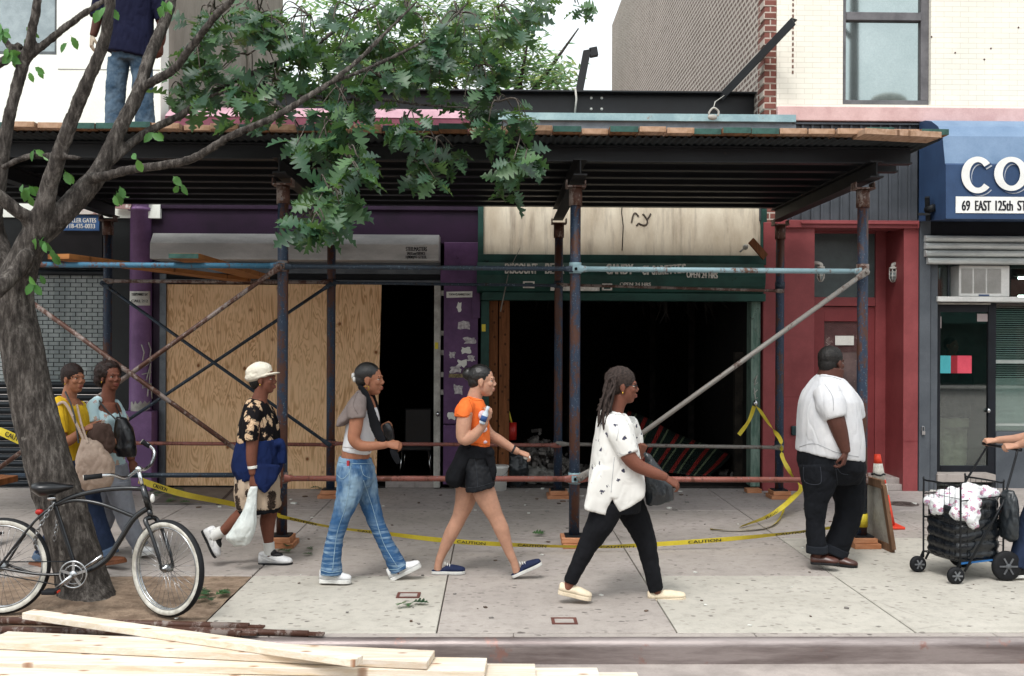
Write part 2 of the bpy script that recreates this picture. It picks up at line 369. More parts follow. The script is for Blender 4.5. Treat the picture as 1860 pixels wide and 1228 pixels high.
GLASS_DOOR = m_glass('door_glass', 'dce6e4', .02, .13)
GLASS_TRANS = M('frosted_transom', '4e5a5a', '454f50', rough=.25, spec=.5, bump=.05)
def m_skin(name, c, lip=None):
    t = NT(name); n = t.noise(14, 4); f = t.noise(220, 3)
    cl = t.mix(t.ramp(n, [(.35, 0), (.7, 1)]), c, tuple(x * .82 for x in C(c)[:3]))
    t.b.inputs['Subsurface Weight'].default_value = .08; t.b.inputs['Subsurface Radius'].default_value = (.012, .004, .002)
    t.bump(f, .12, .001); cl = t.mix(t.ramp(t.noise(38, 5, .7), [(.45, 0), (.75, .35)]), cl, tuple(x * .6 for x in C(c)[:3])); return t.out(cl, .62, 0, .22)
SK1, SK2, SK3, SK4 = m_skin('skin_tan', '98674f'), m_skin('skin_brown', '724738'), m_skin('skin_deep', '53332a'), m_skin('skin_light', 'b78b74')
LIP = M('lips', '7c3d38', '6d332f', rough=.45, bump=0); HAIR = M('black_hair', '17130f', '0d0b0a', rough=.55, scale=30, bump=.9, bscale=160, spec=.35)
HAIR_B = M('brown_black_hair', '2b1a15', '1a100d', rough=.6, scale=30, bump=1, bscale=140); HAIR_SL = M('sleek_hair', '15110f', '100d0c', rough=.35, scale=20, bump=.4, bscale=120, stretch=(1, 1, 4), spec=.5)
DREAD = M('dreadlock_hair', '241b18', '3b302b', rough=.8, scale=60, bump=1, bscale=200)
EYEW = M('eye_white', 'b5aca2', 'a89f95', rough=.3, bump=0); EYED = M('iris', '150d08', '0c0806', rough=.15, bump=0)
GOLD = M('gold_metal', 'c9a24a', 'a98434', rough=.25, metal=1, bump=0)
def cloth(name, c, c2=None, rough=.9, w=300, bump=.25, scale=4): return M(name, c, c2, rough=rough, scale=scale, bump=bump, bscale=w, spec=.15, bdist=.0015)
C_YELLOW = cloth('yellow_cotton', 'd8b22f', 'c79f24'); C_WHITE = cloth('white_cotton', 'cfcfd0', 'c2c3c6'); C_GREY = cloth('taupe_grey_knit', '7f7470', '6d6360')
C_ORANGE = cloth('orange_cotton', 'e8763a', 'd9652c'); C_BLACK = cloth('black_cloth', '17181c', '101114'); C_BLKSHORT = cloth('black_shorts', '1b1d21', '131417', rough=.6)
C_NAVY = cloth('navy_knit', '17264f', '111d40'); C_NAVYT = cloth('dark_navy_shirt', '181b33', '12142a'); C_BROWN = cloth('brown_cloth', '55433c', '43342e')
C_DENIM_D = cloth('dark_denim', '27324a', '1d2739'); C_GREYP = cloth('pale_grey_trousers', '8d9098', '777b84'); C_KHAKI = cloth('khaki_cotton', 'cabca2', 'b3a58c')
C_SOCK = cloth('white_sock', 'd6d6d2', 'c4c4c0'); C_TAN = M('tan_bag_leather', 'b09b8b', '9a8576', rough=.6, scale=6)
C_CREAM = cloth('cream_cap', 'e3ddcd', 'd6cfbe'); LEATH_BLK = M('black_leather', '131519', '0d0e11', rough=.3, scale=6, spec=.5)
LEATH_BR = M('brown_leather', '4f2d24', '3c211a', rough=.35, spec=.5); SANDAL = M('sandal_leather', '7d4b2e', '663b22', rough=.6)
SOLE_W = M('white_sole', 'd9d9d5', 'c5c5c1', rough=.6); SHOE_W = M('white_shoe', 'dcdcda', 'c9cacc', rough=.5, scale=25); SHOE_C = M('cream_shoe', 'dccdb4', 'cbbca2', rough=.6, scale=12); SHOE_N = M('navy_canvas', '1c2748', '151e39', rough=.85); SHOE_BK = M('black_shoe', '16171a', '101113', rough=.5)
def m_pattern(name, base, blobs, scale, thr, seed=0, c3=None, dis=.05):
    t = NT(name); co = t.map(loc=(seed, seed * .7, seed * .3), co=t.mix(dis, t.co, t.n('ShaderNodeTexNoise', {'Scale': 30, 'Detail': 3}).outputs[1]))
    d = t.vor(scale, co); cv = t.vor(scale, co, out='Color'); r = t.xyz(cv)
    on = t.math('MULTIPLY', t.ramp(d, [(thr, 1), (thr + .03, 0)]), t.ramp(r[0], [(.26, 0), (.31, 1)]))
    inner = t.ramp(t.noise(scale * 9, 4), [(.42, 0), (.6, 1)])
    cl = t.mix(on, base, t.mix(inner, blobs, c3 or tuple(x * .6 for x in C(blobs)[:3])))
    t.bump(t.noise(300, 2), .15, .001); return t.out(cl, .85, 0, .15)
P_FLORAL = m_pattern('black_floral_print', '121013', 'd8bf9c', 15, .40, 1.3, 'a8836a')
P_SKIRT = m_pattern('beige_floral_print', 'b3a08c', '1e1917', 11, .45, 2.1, '4d3f36')
P_STAR = m_pattern('white_with_dark_motifs', 'd6d5d0', '26263a', 15, .19, 3.7, '50505f', .055)
P_PALE = m_pattern('pale_blue_floral', 'b9d4da', 'c98f8c', 13, .33, 4.4, '9fb09a')
P_BAG = m_pattern('colourful_plastic_bag', 'd9dbdc', 'c4606a', 20, .36, 5.2, '8fa6c4')
def m_denim():
    t = NT('faded_denim'); x, y, z = t.xyz(); n = t.noise(2.2, 4, .6, t.map((3, 3, 1.3)))
    h = t.noise(1.0, 4, .55, t.map((5, 5, 46)))
    low = t.ramp(z, [(.34, 1), (.5, 0)]); mid = t.math('MULTIPLY', t.ramp(z, [(.42, 0), (.62, 1)]), t.ramp(n, [(.42, 0), (.6, 1)]))
    cl = t.mix(n, '35597f', '2a486c'); cl = t.mix(t.math('MULTIPLY', mid, .55), cl, '9db8c8')
    cl = t.mix(t.math('MULTIPLY', t.math('MULTIPLY', low, t.ramp(t.noise(7, 3), [(.32, .15), (.55, 1)])), t.ramp(h, [(.46, 0), (.68, .55)])), cl, 'aec6d2')
    t.bump(t.noise(260, 2), .3, .001); return t.out(cl, .85, 0, .15)
DENIM = m_denim()
DENIM_WORN = cloth('worn_blue_jeans', '304559', '56697a', scale=9)
PLBAG = M('white_plastic_bag', 'd5dad6', 'c3cac7', rough=.35, scale=8, bump=.6, bscale=25, spec=.5, bdist=.01)
BLKBAG = M('grey_black_plastic', '1c2023', '2b3034', rough=.3, scale=8, bump=.7, bscale=22, spec=.5, bdist=.01)
QUILT = M('quilted_black_nylon', '14181d', '0e1115', rough=.26, scale=9, bump=.4, bscale=30, spec=.5)
TAPE = M('caution_tape', 'd8c542', 'c9b536', rough=.4, bump=.05); CONE_O = M('cone_orange', 'd8432a', 'c43822', rough=.55); CONE_W = M('cone_white', 'd9d5cc', 'a8a49b', rough=.6, scale=9)
def m_bark():
    t = NT('bark'); co = t.map((9, 9, 2.4)); n = t.noise(3.0, 8, .75, co, .15); v = t.vor(1.6, co)
    cl = t.ramp(n, [(.33, '221f1d'), (.5, '4c4743'), (.67, '7f7973')]); cl = t.mix(t.ramp(t.noise(9, 5), [(.66, 0), (.72, .55)]), cl, '98938b')
    t.bump(t.math('ADD', n, t.math('MULTIPLY', v, .6)), 1, .03); return t.out(cl, .95, 0, .15)
BARK = m_bark()
def m_twig():
    t = NT('branch_bark'); n = t.noise(26, 6, .7, t.map((1, 1, 1)))
    cl = t.ramp(n, [(.3, '2d2622'), (.55, '57504a'), (.75, '837c74')]); t.bump(n, .6, .01); return t.out(cl, .9, 0, .2)
TWIG = m_twig()
def m_leaf(name, a, b, c):
    t = NT(name); oi = t.n('ShaderNodeNewGeometry').outputs['Random Per Island']
    cl = t.ramp(oi, [(0, a), (.5, b), (1, c)]); t.b.inputs['Transmission Weight'].default_value = 0
    t.out(cl, .42, 0, .45)
    tr = t.n('ShaderNodeBsdfTranslucent', {'Color': t.mix(.5, cl, (.2, .35, .05))}); mx = t.n('ShaderNodeMixShader', {0: .28, 1: t.b.outputs[0], 2: tr.outputs[0]})
    t.t.links.new(mx.outputs[0], t.t.nodes['Material Output'].inputs[0]); return t.mat
LEAF = m_leaf('oak_leaf', '20392a', '2f523b', '4c6c40'); LEAF_FAR = m_leaf('far_leaf', '3f6d3c', '62884a', '94a058'); LEAF_YG = m_leaf('young_leaf', '3f6f35', '4a7d3a', '5d8c44')
# ================================================================== GROUND
YK, DF, DB, DW = 6.17, 9.0, 11.8, 12.35
def FB(mb, u0, v0, u1, v1, y0, y1, mi=0, pad=0):     # box whose front face covers these pixels at depth y0
    um, vm = (u0 + u1) / 2, (v0 + v1) / 2
    return mb.box(P(u0, vm, y0).x - pad, P(u1, vm, y0).x + pad, y0, y1, P(um, v1, y0).z - pad, P(um, v0, y0).z + pad, mi)
mb = MB(); mb.quad((-60, -60, -.15), (60, -60, -.15), (60, YK + .05, -.15), (-60, YK + .05, -.15))
tag(mb.build('road', ROAD, fix=False), kind='structure')
mb = MB(); mb.quad((-400, -400, -.30), (400, -400, -.30), (400, 400, -.30), (-400, 400, -.30))
tag(mb.build('ground', ROAD, fix=False), kind='structure')
mb = MB()                                            # kerb with a rounded nose
prof = [(YK + .06, -.2), (YK + .06, .0)] + [(YK + .05 - .052 * math.sin(a * .1745), -.052 + .052 * math.cos(a * .1745)) for a in range(0, 10)] + [(YK - .012, -.2)]
for x0, x1 in ((-14, 3.62), (3.628, 14)):
    a = [(x0, y, z) for y, z in prof]; mb.prism(a, (x1 - x0, 0, 0))
tag(mb.build('kerb', KERB), kind='structure')
mb = MB()
for i in range(-9, 10): mb.box(-1.4 + 1.53 * i, -1.4 + 1.53 * (i + 1) - .006, YK + .064, YK + .142, -.1, -.001)
tag(mb.build('kerb_backing', CONC[1], bevel=.003, seg=1), kind='structure')
mb = MB(); mb.box(-14, 14, YK + .145, 30, -.12, -.045)
tag(mb.build('sidewalk_bed', GROOVE), kind='structure')
mb = MB(); g = .0045; S = 1.53
tint = {(0, 0): 0, (1, 0): 1, (2, 0): 0, (3, 0): 0, (4, 0): 0, (0, 1): 1, (1, 1): 2, (2, 1): 1, (3, 1): 0, (4, 1): 1}
for i in range(-8, 9):
    for j in range(0, 5):
        x0, x1 = -1.89 + S * i + g, -1.89 + S * (i + 1) - g; y0, y1 = YK + .148 + S * j + g, YK + .148 + S * (j + 1) - g
        if j == 4: y1 = 16
        if j == 0 and i in (-1, -2, -3, -4): continue
        if i in (-2, -1) and j >= 3: pass
        t = tint.get((i, j), (1, 1, 2, 3, 3)[j] if (i * 7 + j * 3) % 4 else 2)
        dz = ((i * 13 + j * 7) % 5) * .0006
        mb.box(x0, x1, y0, y1, -.05, dz, t)
tag(mb.build('sidewalk', CONC, bevel=.004, seg=1), kind='structure')
mb = MB(); n = 60                                    # tree pit earth, a little mounded round the trunk
pts = {}
x0, x1, y0, y1 = -8.0, -1.9, YK + .14, YK + .15 + S
vs = []; fs = []
for i in range(n + 1):
    for j in range(18):
        x = x0 + (x1 - x0) * i / n; y = y0 + (y1 - y0) * j / 17
        z = -.006 + .012 * mnoise.noise(V((x * 3, y * 3, 0))) + .008 * mnoise.noise(V((x * 11, y * 11, 3))) + .05 * math.exp(-((x + 2.98) ** 2 + (y - 7.15) ** 2) / .12)
        vs.append((x, y, z))
for i in range(n):
    for j in range(17): fs.append((i * 18 + j, (i + 1) * 18 + j, (i + 1) * 18 + j + 1, i * 18 + j + 1))
mb.add(vs, fs, 0, True); tag(mb.build('tree_pit_soil', SOIL, fix=False), kind='structure')
# cellar doors, covers
mb = MB(); a = [G(275, 917), G(505, 917), G(500, 878), G(330, 876)]
mb.prism([p + V((0, 0, .004)) for p in a], (0, 0, .012)); e = G(395, 917); f = G(415, 877)
o = mb.build('cellar_hatch', M('hatch_plate', '6b6562', '55504e', rough=.6, scale=5), bevel=.003, origin=a[0])
tag(o, 'dark metal cellar hatch plate in the pavement before the plywood', 'hatch')
mb = MB(); mb.prism([G(u, v, .018) for u, v in ((392, 917), (397, 917), (436, 878), (431, 878))], (0, 0, .004)); mb.build('hatch_seam', GROOVE, o)
def cover(u, v, w, d, label, z=.004):
    c = G(u, v); t = empty('access_cover', c, label, 'cover')
    mb = MB(); f = .022
    mb.box(c.x - w, c.x + w, c.y - d, c.y - d + f, .001, z + .004); mb.box(c.x - w, c.x + w, c.y + d - f, c.y + d, .001, z + .004)
    mb.box(c.x - w, c.x - w + f, c.y - d + f, c.y + d - f, .001, z + .004); mb.box(c.x + w - f, c.x + w, c.y - d + f, c.y + d - f, .001, z + .004)
    mb.build('rim', M('cover_rust', '6a4038', '56352f'), t, bevel=.002)
    mb = MB(); mb.box(c.x - w + f, c.x + w - f, c.y - d + f, c.y + d - f, .001, z); mb.build('lid', CONC[1], t)
cover(742, 1082, .085, .075, 'small rusty valve box cover on the pale slab by fallen leaf')
cover(1025, 1129, .085, .075, 'small rusty valve box cover close to the kerb')
c = G(1641, 916); t = empty('manhole_cover', c, 'round iron coal hole cover before the red doorway', 'cover')
mb = MB()
for r0, r1, z in ((.0, .13, .006), (.145, .17, .008)):
    ring = [[(c.x + r * math.cos(k * .2618), c.y + r * math.sin(k * .2618), zz) for k in range(24)] for r, zz in ((max(r0, .004), .001), (max(r0, .004), z), (r1, z), (r1, .001))]
    mb.prim(loft(ring), smooth=False)
for k in range(6):
    a = k * 1.047; mb.obox((c.x + .07 * math.cos(a), c.y + .07 * math.sin(a), .009), (.04 * math.cos(a), .04 * math.sin(a), 0), (-.012 * math.sin(a), .012 * math.cos(a), 0), (0, 0, .004))
mb.build('lid', M('iron_cover', '5b514d', '463d3a', rough=.6, scale=12), t)
# ================================================================== LEFT BUILDING
XC = fx(292, DW, 100)
b1 = empty('left_building', (-6.5, DW, 0), 'white building with black slatted roll gate, cut off at the left edge', 'building')
zg = fz(372, DW, 100)
mb = MB(); wx0, wx1, wz0 = fx(-60, DW, 50), fx(103, DW, 50), P(50, 99, DW).z
mb.box(-9, wx0, DW, DW + .3, 3.35, 9); mb.box(wx1, XC, DW, DW + .3, 3.35, 9); mb.box(wx0, wx1, DW, DW + .3, 3.35, wz0); mb.box(wx0, wx1, DW, DW + .3, 7.3, 9)
mb.build('front_wall', WHITEWALL, b1)
mb = MB(); z = P(150, 127, DW).z; mb.box(wx1 + .02, XC - .01, DW - .004, DW, z, z + .012); mb.build('wall_seam', M('seam_grey', '9a9c96'), b1)
mb = MB(); mb.box(-9, XC - .003, DW + .3, 19.4, 3.35, 9.2); mb.build('side_wall', STUCCO, b1)
for u, v0, v1 in ((472, 0, 150), (400, 20, 150)):     # cracks/pipe on the side wall
    pass
mb = MB(); yy = 16.6; mb.tube([(XC + .03, yy, 4.6), (XC + .03, yy, 9)], .03); mb.build('drain_pipe', STUCCO, b1)
fr = MB(); fw = .07; y0 = DW + .1
fr.box(wx0, wx1, y0, y0 + .08, wz0, wz0 + fw); fr.box(wx1 - fw, wx1, y0, y0 + .08, wz0 + fw, 7.3); fr.box(wx0, wx1 - fw, y0, y0 + .08, 6.2, 6.26)
f_ = fr.build('window', M('grey_window_frame', '5b5f62', '4c5053'), b1, bevel=.004)
mb = MB(); mb.box(wx0, wx1 - fw, y0 + .03, y0 + .045, wz0 + fw, 7.3); mb.build('pane', M('dusty_window_glass', '98a2a4', '858f92', rough=.1, metal=.5, bump=0), f_)
# gate bay
gx0, gx1 = fx(-140, DW, 600), fx(186, DW, 600)
mb = MB(); mb.box(-9, gx0, DW + .02, DW + .3, 0, 3.35); mb.box(gx1, XC - .36, DW + .02, DW + .3, 0, 3.35); mb.box(gx0, gx1, DW + .02, DW + .3, 2.95, 3.35)
mb.build('ground_floor_wall', M('black_painted_wall', '171b1d', '0f1214', rough=.5, spots=('2a2f31', 3, .66)), b1)
mb = MB(); gates = [mb, MB()]; pitch = .082; z = .02; k = 0
zw0, zw1 = P(130, 690, DW).z, P(130, 500, DW).z
prof = lambda z: [(DW + .10, z), (DW + .085, z + .012), (DW + .075, z + .04), (DW + .085, z + .066), (DW + .10, z + pitch - .006), (DW + .115, z + pitch - .006), (DW + .115, z)]
while z < 2.9:
    if not (zw0 - pitch * .5 < z < zw1 - pitch * .5): gates[z > zw0].prism([(gx0, y, q) for y, q in prof(z)], (gx1 - gx0, 0, 0))
    z += pitch
for g_ in gates: g_.build('roll_gate', GATE, b1, bevel=.003, seg=1)
pass
mb = MB(); bx0, bx1 = fx(62, DW, 600), gx1; z = zw0; r_ = 0       # open brick-link grille
while z < zw1:
    mb.box(gx0, bx1, DW + .08, DW + .092, z, z + .008)
    x = gx0 + (.067 if r_ % 2 else .0)
    while x < bx1: mb.box(x, x + .007, DW + .081, DW + .091, z + .008, z + .052); x += .135
    z += .052; r_ += 1
mb.build('gate_grille', GATE, b1)
mb = MB(); mb.box(gx0, gx1, DW + .26, DW + .28, zw0 - .1, zw1 + .1); mb.build('shop_window', M('pale_shop_window', 'c6cfce', '939d9d', rough=.2, scale=1.5, stretch=(3, 1, .6), bump=0), b1)
mb = MB(); FB(mb, 60, 390, 186, 480, DW - .02, DW + .01); mb.build('gate_box', M('gate_box_dark', '1d1a1e', '141216', rough=.5), b1, bevel=.006)
mb = MB(); a = [P(u, v, DW - .08) for u, v in ((128, 389), (140, 377), (168, 373), (184, 389))]; mb.prism(a, (0, .06, 0)); mb.build('torn_awning', M('torn_awning_vinyl', 'cfc8c2', '9a7c78', scale=9, lo=.45, hi=.5), b1)
mb = MB(); a = [P(u, v, DW - .08) for u, v in ((206, 361), (226, 358), (238, 372), (236, 380), (208, 378), (212, 368))]; mb.prism(a, (0, .05, 0)); mb.build('torn_awning', bpy.data.materials['torn_awning_vinyl'], b1)
mb = MB(); FB(mb, 114, 391, 180, 419, DW - .05, DW - .02); sg = mb.build('gate_sign', M('sign_blue', '456a9c', '3a5c8c', rough=.4), b1, bevel=.004)
p = P(119, 404, DW - .054); text('lettering', 'ROLLER GATES', p.x, p.z, p.y, .055, WHITE, sg, w=fx(174, 12.3) - fx(119, 12.3))
p = P(120, 414.5, DW - .054); text('lettering', '718-435-0033', p.x, p.z, p.y, .055, WHITE, sg, w=fx(172, 12.3) - fx(120, 12.3))
# ================================================================== PURPLE SHOP
b2 = empty('purple_shop', (fx(550, DW), DW, 0), 'one storey purple shop boarded with plywood under the scaffold', 'shop')
xl, xr = fx(236, DW), fx(868, DW)
mb = MB(); mb.box(xl + .02, xr, DW + .06, DW + .35, P(550, 440, DW).z, P(550, 236, DW).z)
mb.box(xl + .3, xr, DW + .02, DW + .06, P(550, 380, DW).z, P(550, 340, DW).z)
mb.build('fascia', PURPLE_D, b2, bevel=.006)
mb = MB(); mb.box(xl + .05, xr, DW + .2, 19, 4.45, 4.6); mb.build('roof', STEEL_DK, b2)
mb = MB(); cz0, cz1, cz2 = P(550, 236, 12.25).z, P(550, 213, 12.25).z, P(550, 195, 12.45).z
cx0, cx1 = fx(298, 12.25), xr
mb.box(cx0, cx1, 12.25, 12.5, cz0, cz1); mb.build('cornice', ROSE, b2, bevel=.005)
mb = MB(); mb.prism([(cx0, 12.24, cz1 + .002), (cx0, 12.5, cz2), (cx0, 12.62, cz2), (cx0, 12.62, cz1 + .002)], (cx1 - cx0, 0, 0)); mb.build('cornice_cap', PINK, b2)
# round column on a pedestal
cx, cy = fx(256, 12.42, 560), 12.42; rr = .135; zc0, zc1 = P(256, 747, 12.3).z, P(256, 362, 12.3).z
mb = MB()
mb.prim(loft([[(cx + r * math.cos(k * math.pi / 16), cy + r * math.sin(k * math.pi / 16), z) for k in range(32)] for z, r in ((zc0, rr + .01), (zc0 + .04, rr), (zc1 - .14, rr - .006), (zc1 - .13, rr + .02), (zc1 - .10, rr + .02), (zc1 - .09, rr), (zc1 - .03, rr + .005), (zc1 - .02, rr + .045), (zc1 + .03, rr + .045))]))
mb.build('column', PURPLE_L, b2)
mb = MB(); mb.box(cx - .18, cx + .2, cy - .18, cy + .2, 0, zc0); mb.build('pedestal', PURPLE_L, b2, bevel=.008)
mb = MB(); mb.box(cx + .14, fx(290, DW) + .0, DW + .1, DW + .5, 0, P(256, 440, DW).z); mb.build('return_wall', PURPLE_D, b2)
def flat(poly, D, name, mat, parent, d=.003):
    mb = MB(); mb.prism([P(u, v, D) for u, v in poly], (0, d, 0)); return mb.build(name, mat, parent)
def wrap_sticker(u0, v0, u1, v1, ragged, mat, name):   # paper following the round column
    vs, fs = [], []; n = 12
    for i in range(n + 1):
        u = u0 + (u1 - u0) * i / n; dx = fx(u, cy - rr, (v0 + v1) / 2) - cx; dx = max(-rr * .97, min(rr * .97, dx))
        y = cy - math.sqrt(rr * rr - dx * dx) - .014
        zt, zb = P(u, v0 + (rnd.uniform(-4, 9) if ragged else 0), y).z, P(u, v1, y).z
        vs += [(cx + dx, y, zb), (cx + dx, y, zt)]
    for i in range(n): fs.append((2 * i, 2 * i + 2, 2 * i + 3, 2 * i + 1))
    mb = MB(); mb.add(vs, fs, 0, True); return mb.build(name, mat, b2, fix=False)
wrap_sticker(234, 529, 273, 555, False, PAPER, 'poster')
wrap_sticker(237, 731, 274, 747, True, OFFWHITE, 'torn_sticker')
for q, (v, t_) in enumerate(((537, "TODAY'S MARKET DAY"), (549, 'CALL 212'))):
    p = P(238, v, cy - rr - .03); text('lettering', t_, p.x, p.z, p.y + .008, .032, INK, b2, w=.2, depth=.002)
mb = MB()                                             # scrawled tag on the column
for path in (((257, 626), (262, 640), (259, 655)), ((270, 622), (274, 635), (272, 655)), ((258, 668), (274, 660), (266, 690)), ((274, 662), (271, 700)), ((258, 680), (275, 676)), ((262, 690), (259, 705), (273, 700)), ((270, 700), (268, 720)), ((274, 696), (276, 724)), ((238, 640), (240, 662))):
    mb.tube([P(u, v, cy - rr - .012 + .12 * ((u - 256) / 20) ** 2 * .9) for u, v in path], .008, 6)
mb.build('graffiti', OFFWHITE, b2)
# shutter housing
hx0, hx1 = fx(272, 12.05, 450), fx(797, 12.05, 450); z3, z2, z1_, z0_ = P(535, 424, 12.1).z, P(535, 443, 12.05).z, P(535, 472, 12.05).z, P(535, 476, 12.05).z
mb = MB(); mb.prism([(hx0, 12.5, z3), (hx0, 12.16, z3), (hx0, 12.05, z2), (hx0, 12.05, z1_), (hx0, 12.5, z1_)], (hx1 - hx0, 0, 0))
hs_ = mb.build('shutter_housing', M('housing_sheet', 'cbcac8', 'a9a9a8', rough=.45, metal=.25, scale=2, stretch=(.6, 1, 2), bump=.08), b2, bevel=.008)
for v, h, s_, w_ in ((456, .05, 'STEELMASTERS', 38), (463, .035, 'SALES and SERVICE', 33), (471, .045, '1(800)97-STEEL', 38)):
    p = P(737 + (2 if w_ < 38 else 0), v, 12.046); text('lettering', s_, p.x, p.z, p.y, h, INK, hs_, w=w_ * 12.05 / FP)
mb = MB(); FB(mb, 292, 476, 800, 497, 12.42, 12.5); FB(mb, 292, 508, 800, 515, 12.40, 12.5)
mb.build('shutter_header', ALUM, b2, bevel=.004)
mb = MB(); FB(mb, 292, 498, 800, 507, 12.46, 12.55); mb.build('shutter_edge', RUBBER, b2)
mb = MB(); FB(mb, 289, 497, 301, 888, 12.44, 12.56); mb.build('door_frame', ALUM, b2, bevel=.004)
mb = MB(); FB(mb, 788, 515, 800, 886, 12.44, 12.56); fr = mb.build('door_frame', OFFWHITE, b2, bevel=.004)
mb = MB(); FB(mb, 790, 622, 796, 634, 12.436, 12.44); mb.build('sticker', TAPE, fr)
for v in (532, 605, 640, 680, 712): mb = MB(); FB(mb, 800, v - 4, 806, v + 5, 12.45, 12.5); mb.build('hinge', OFFWHITE, fr)
mb = MB(); c = P(795, 752, 12.4); mb.prim(ell(c, (.02, .03, .035))); mb.build('lock', CHROME, fr)
mb = MB(); FB(mb, 301, 517, 508, 882, 12.47, 12.49); mb.build('plywood_panel', PLY, b2)
mb = MB(); FB(mb, 506, 516, 606, 890, 12.455, 12.467); mb.build('plywood_panel', PLY, b2)
mb = MB(); x0, x1 = fx(606, 12.45, 700), fx(690, 12.45, 700); a = [P(605, 517, 12.44), P(693, 517, 12.44), P(683, 888, 12.44), P(605, 890, 12.44)]; mb.prism(a, (0, .012, 0)); mb.build('plywood_panel', PLY, b2)
# right pilaster
mb = MB(); FB(mb, 806, 440, 868, 770, 12.36, 12.8); FB(mb, 800, 484, 870, 515, 12.335, 12.36); FB(mb, 858, 520, 872, 578, 12.33, 12.36); mb.build('pilaster', PURPLE, b2, bevel=.006)
mb = MB(); FB(mb, 805, 772, 867, 880, 12.34, 12.8); mb.build('pilaster_base', PURPLE, b2, bevel=.006)
flat([(811, 530), (858, 529), (858, 540), (811, 541)], 12.355, 'poster', PAPER, b2)
p = P(815, 536.5, 12.352); text('lettering', "TODAY'S MARKET DAY", p.x, p.z, p.y, .026, INK, b2, w=.27, depth=.002)
def torn(u0, v0, u1, v1, seed, k=14):
    r = random.Random(seed); a = []
    for i in range(k):
        th = 2 * math.pi * i / k; q = r.uniform(.55, 1.1); a.append(((u0 + u1) / 2 + (u1 - u0) / 2 * q * max(-1, min(1, 1.35 * math.cos(th))), (v0 + v1) / 2 + (v1 - v0) / 2 * q * max(-1, min(1, 1.35 * math.sin(th)))))
    return a
for i, q in enumerate(((829, 549, 839, 568), (832, 581, 858, 601), (841, 612, 866, 624), (837, 630, 856, 644), (814, 637, 828, 652), (848, 644, 863, 658), (829, 652, 850, 668), (815, 664, 840, 678), (823, 697, 841, 717), (812, 748, 828, 764))):
    flat(torn(*q, i + 3), 12.356 - i * .0004, 'torn_sticker', TORN if i % 3 else PAPER, b2, .002)
flat([(815, 679), (841, 679), (841, 686), (815, 686)], 12.356, 'torn_sticker', M('sticker_ochre', '8d7f5a', '544b39', scale=40), b2, .002)
# dark interior of the doorway
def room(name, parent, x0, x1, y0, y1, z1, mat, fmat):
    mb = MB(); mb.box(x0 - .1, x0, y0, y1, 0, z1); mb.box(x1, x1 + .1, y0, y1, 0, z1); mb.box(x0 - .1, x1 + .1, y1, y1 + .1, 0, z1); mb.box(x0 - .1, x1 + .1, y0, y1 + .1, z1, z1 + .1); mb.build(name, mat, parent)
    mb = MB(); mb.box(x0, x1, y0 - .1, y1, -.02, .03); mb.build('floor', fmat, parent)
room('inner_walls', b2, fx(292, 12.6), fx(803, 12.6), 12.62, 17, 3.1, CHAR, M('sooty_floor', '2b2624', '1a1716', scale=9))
mb = MB(); FB(mb, 700, 870, 790, 886, 12.5, 12.6); mb.build('threshold', CONC[3], b2)
# ================================================================== BURNT SHOP
b3 = empty('burnt_shop', (fx(1130, DW), DW, 0), 'burnt out open shop front with green shutter box and black interior', 'shop')
mb = MB(); FB(mb, 877, 340, 1385, 463, DW + .05, DW + .3); mb.build('fascia_panel', STAINED, b3)
mb = MB(); mb.tube([P(1131, 362, DW + .045), P(1129, 385, DW + .045), P(1132, 410, DW + .045), P(1130, 455, DW + .045)], .006, 6); mb.build('panel_crack', CHAR, b3)
mb = MB()
for path in (((1147, 404), (1150, 391), (1154, 387), (1158, 391), (1160, 393)), ((1167, 389), (1170, 391), (1174, 397), (1176, 402), (1175, 406), (1171, 409), (1165, 408), (1160, 406), (1156, 410)), ((1182, 388), (1179, 394), (1175, 399))):
    mb.tube(curve([P(u, v, DW + .047) for u, v in path], 5), .011, 6)
mb.build('graffiti', M('spray_paint', '463e38', '5a5148', bump=0), b3)
mb = MB(); FB(mb, 868, 360, 878, 545, DW, DW + .3); FB(mb, 1383, 365, 1393, 470, DW, DW + .3); FB(mb, 868, 463, 1392, 480, DW - .02, DW + .045); mb.build('green_trim', GREEN, b3, bevel=.004)
mb = MB(); s0, s1 = fx(866, 12.1, 500), fx(1391, 12.1, 500); zt = P(1130, 478, 12.2).z; zb = P(1130, 532, 12.1).z
arc = [(12.34, zt), (12.2, zt), (12.12, zt - .06), (12.09, zt - .16), (12.11, zb + .09), (12.17, zb + .02), (12.25, zb), (12.34, zb)]
mb.prism([(s0, y, z) for y, z in arc], (s1 - s0, 0, 0)); sh = mb.build('shutter_box', GREEN, b3, bevel=.006)
def bt(s_, u0, v1, u1, h, D=12.085, off=0, y=None, sh_=0, rot=None): p = P(u0, v1, D); text('lettering', s_, p.x, p.z, p.y, h, LETTER, sh, w=fx(u1, D, v1) - p.x, off=off, depth=.03, rot=rot)
bt('DISCOUNT', 917, 497, 975, .125, 12.075); bt('BEER', 990, 497, 1024, .125, 12.075); bt('CANDY', 1101, 498, 1149, .125, 12.075)
for i, ch in enumerate('CIGARETTES'): u = 1167 + i * 7.9 + (1 if i > 1 else 0); bt(ch, u, 499 - .35 * max(0, i - 3) ** 1.25, u + (5.6 if ch != 'I' else 2.4), .11, 12.075)
bt('OPEN 24 HRS', 1247, 504, 1303, .075, 12.075, rot=Matrix.Rotation(R(1.5), 4, 'Y')); bt('OPEN 24 HRS', 1126, 519, 1182, .04, 12.085)
for u0, v0, u1, v1 in ((950, 511, 971, 523), (1000, 519, 1089, 528), (1094, 515, 1112, 527)):
    mb = MB(); FB(mb, u0, v0, u1, v1, 12.088, 12.17); mb.build('shop_sticker', LETTER, sh)
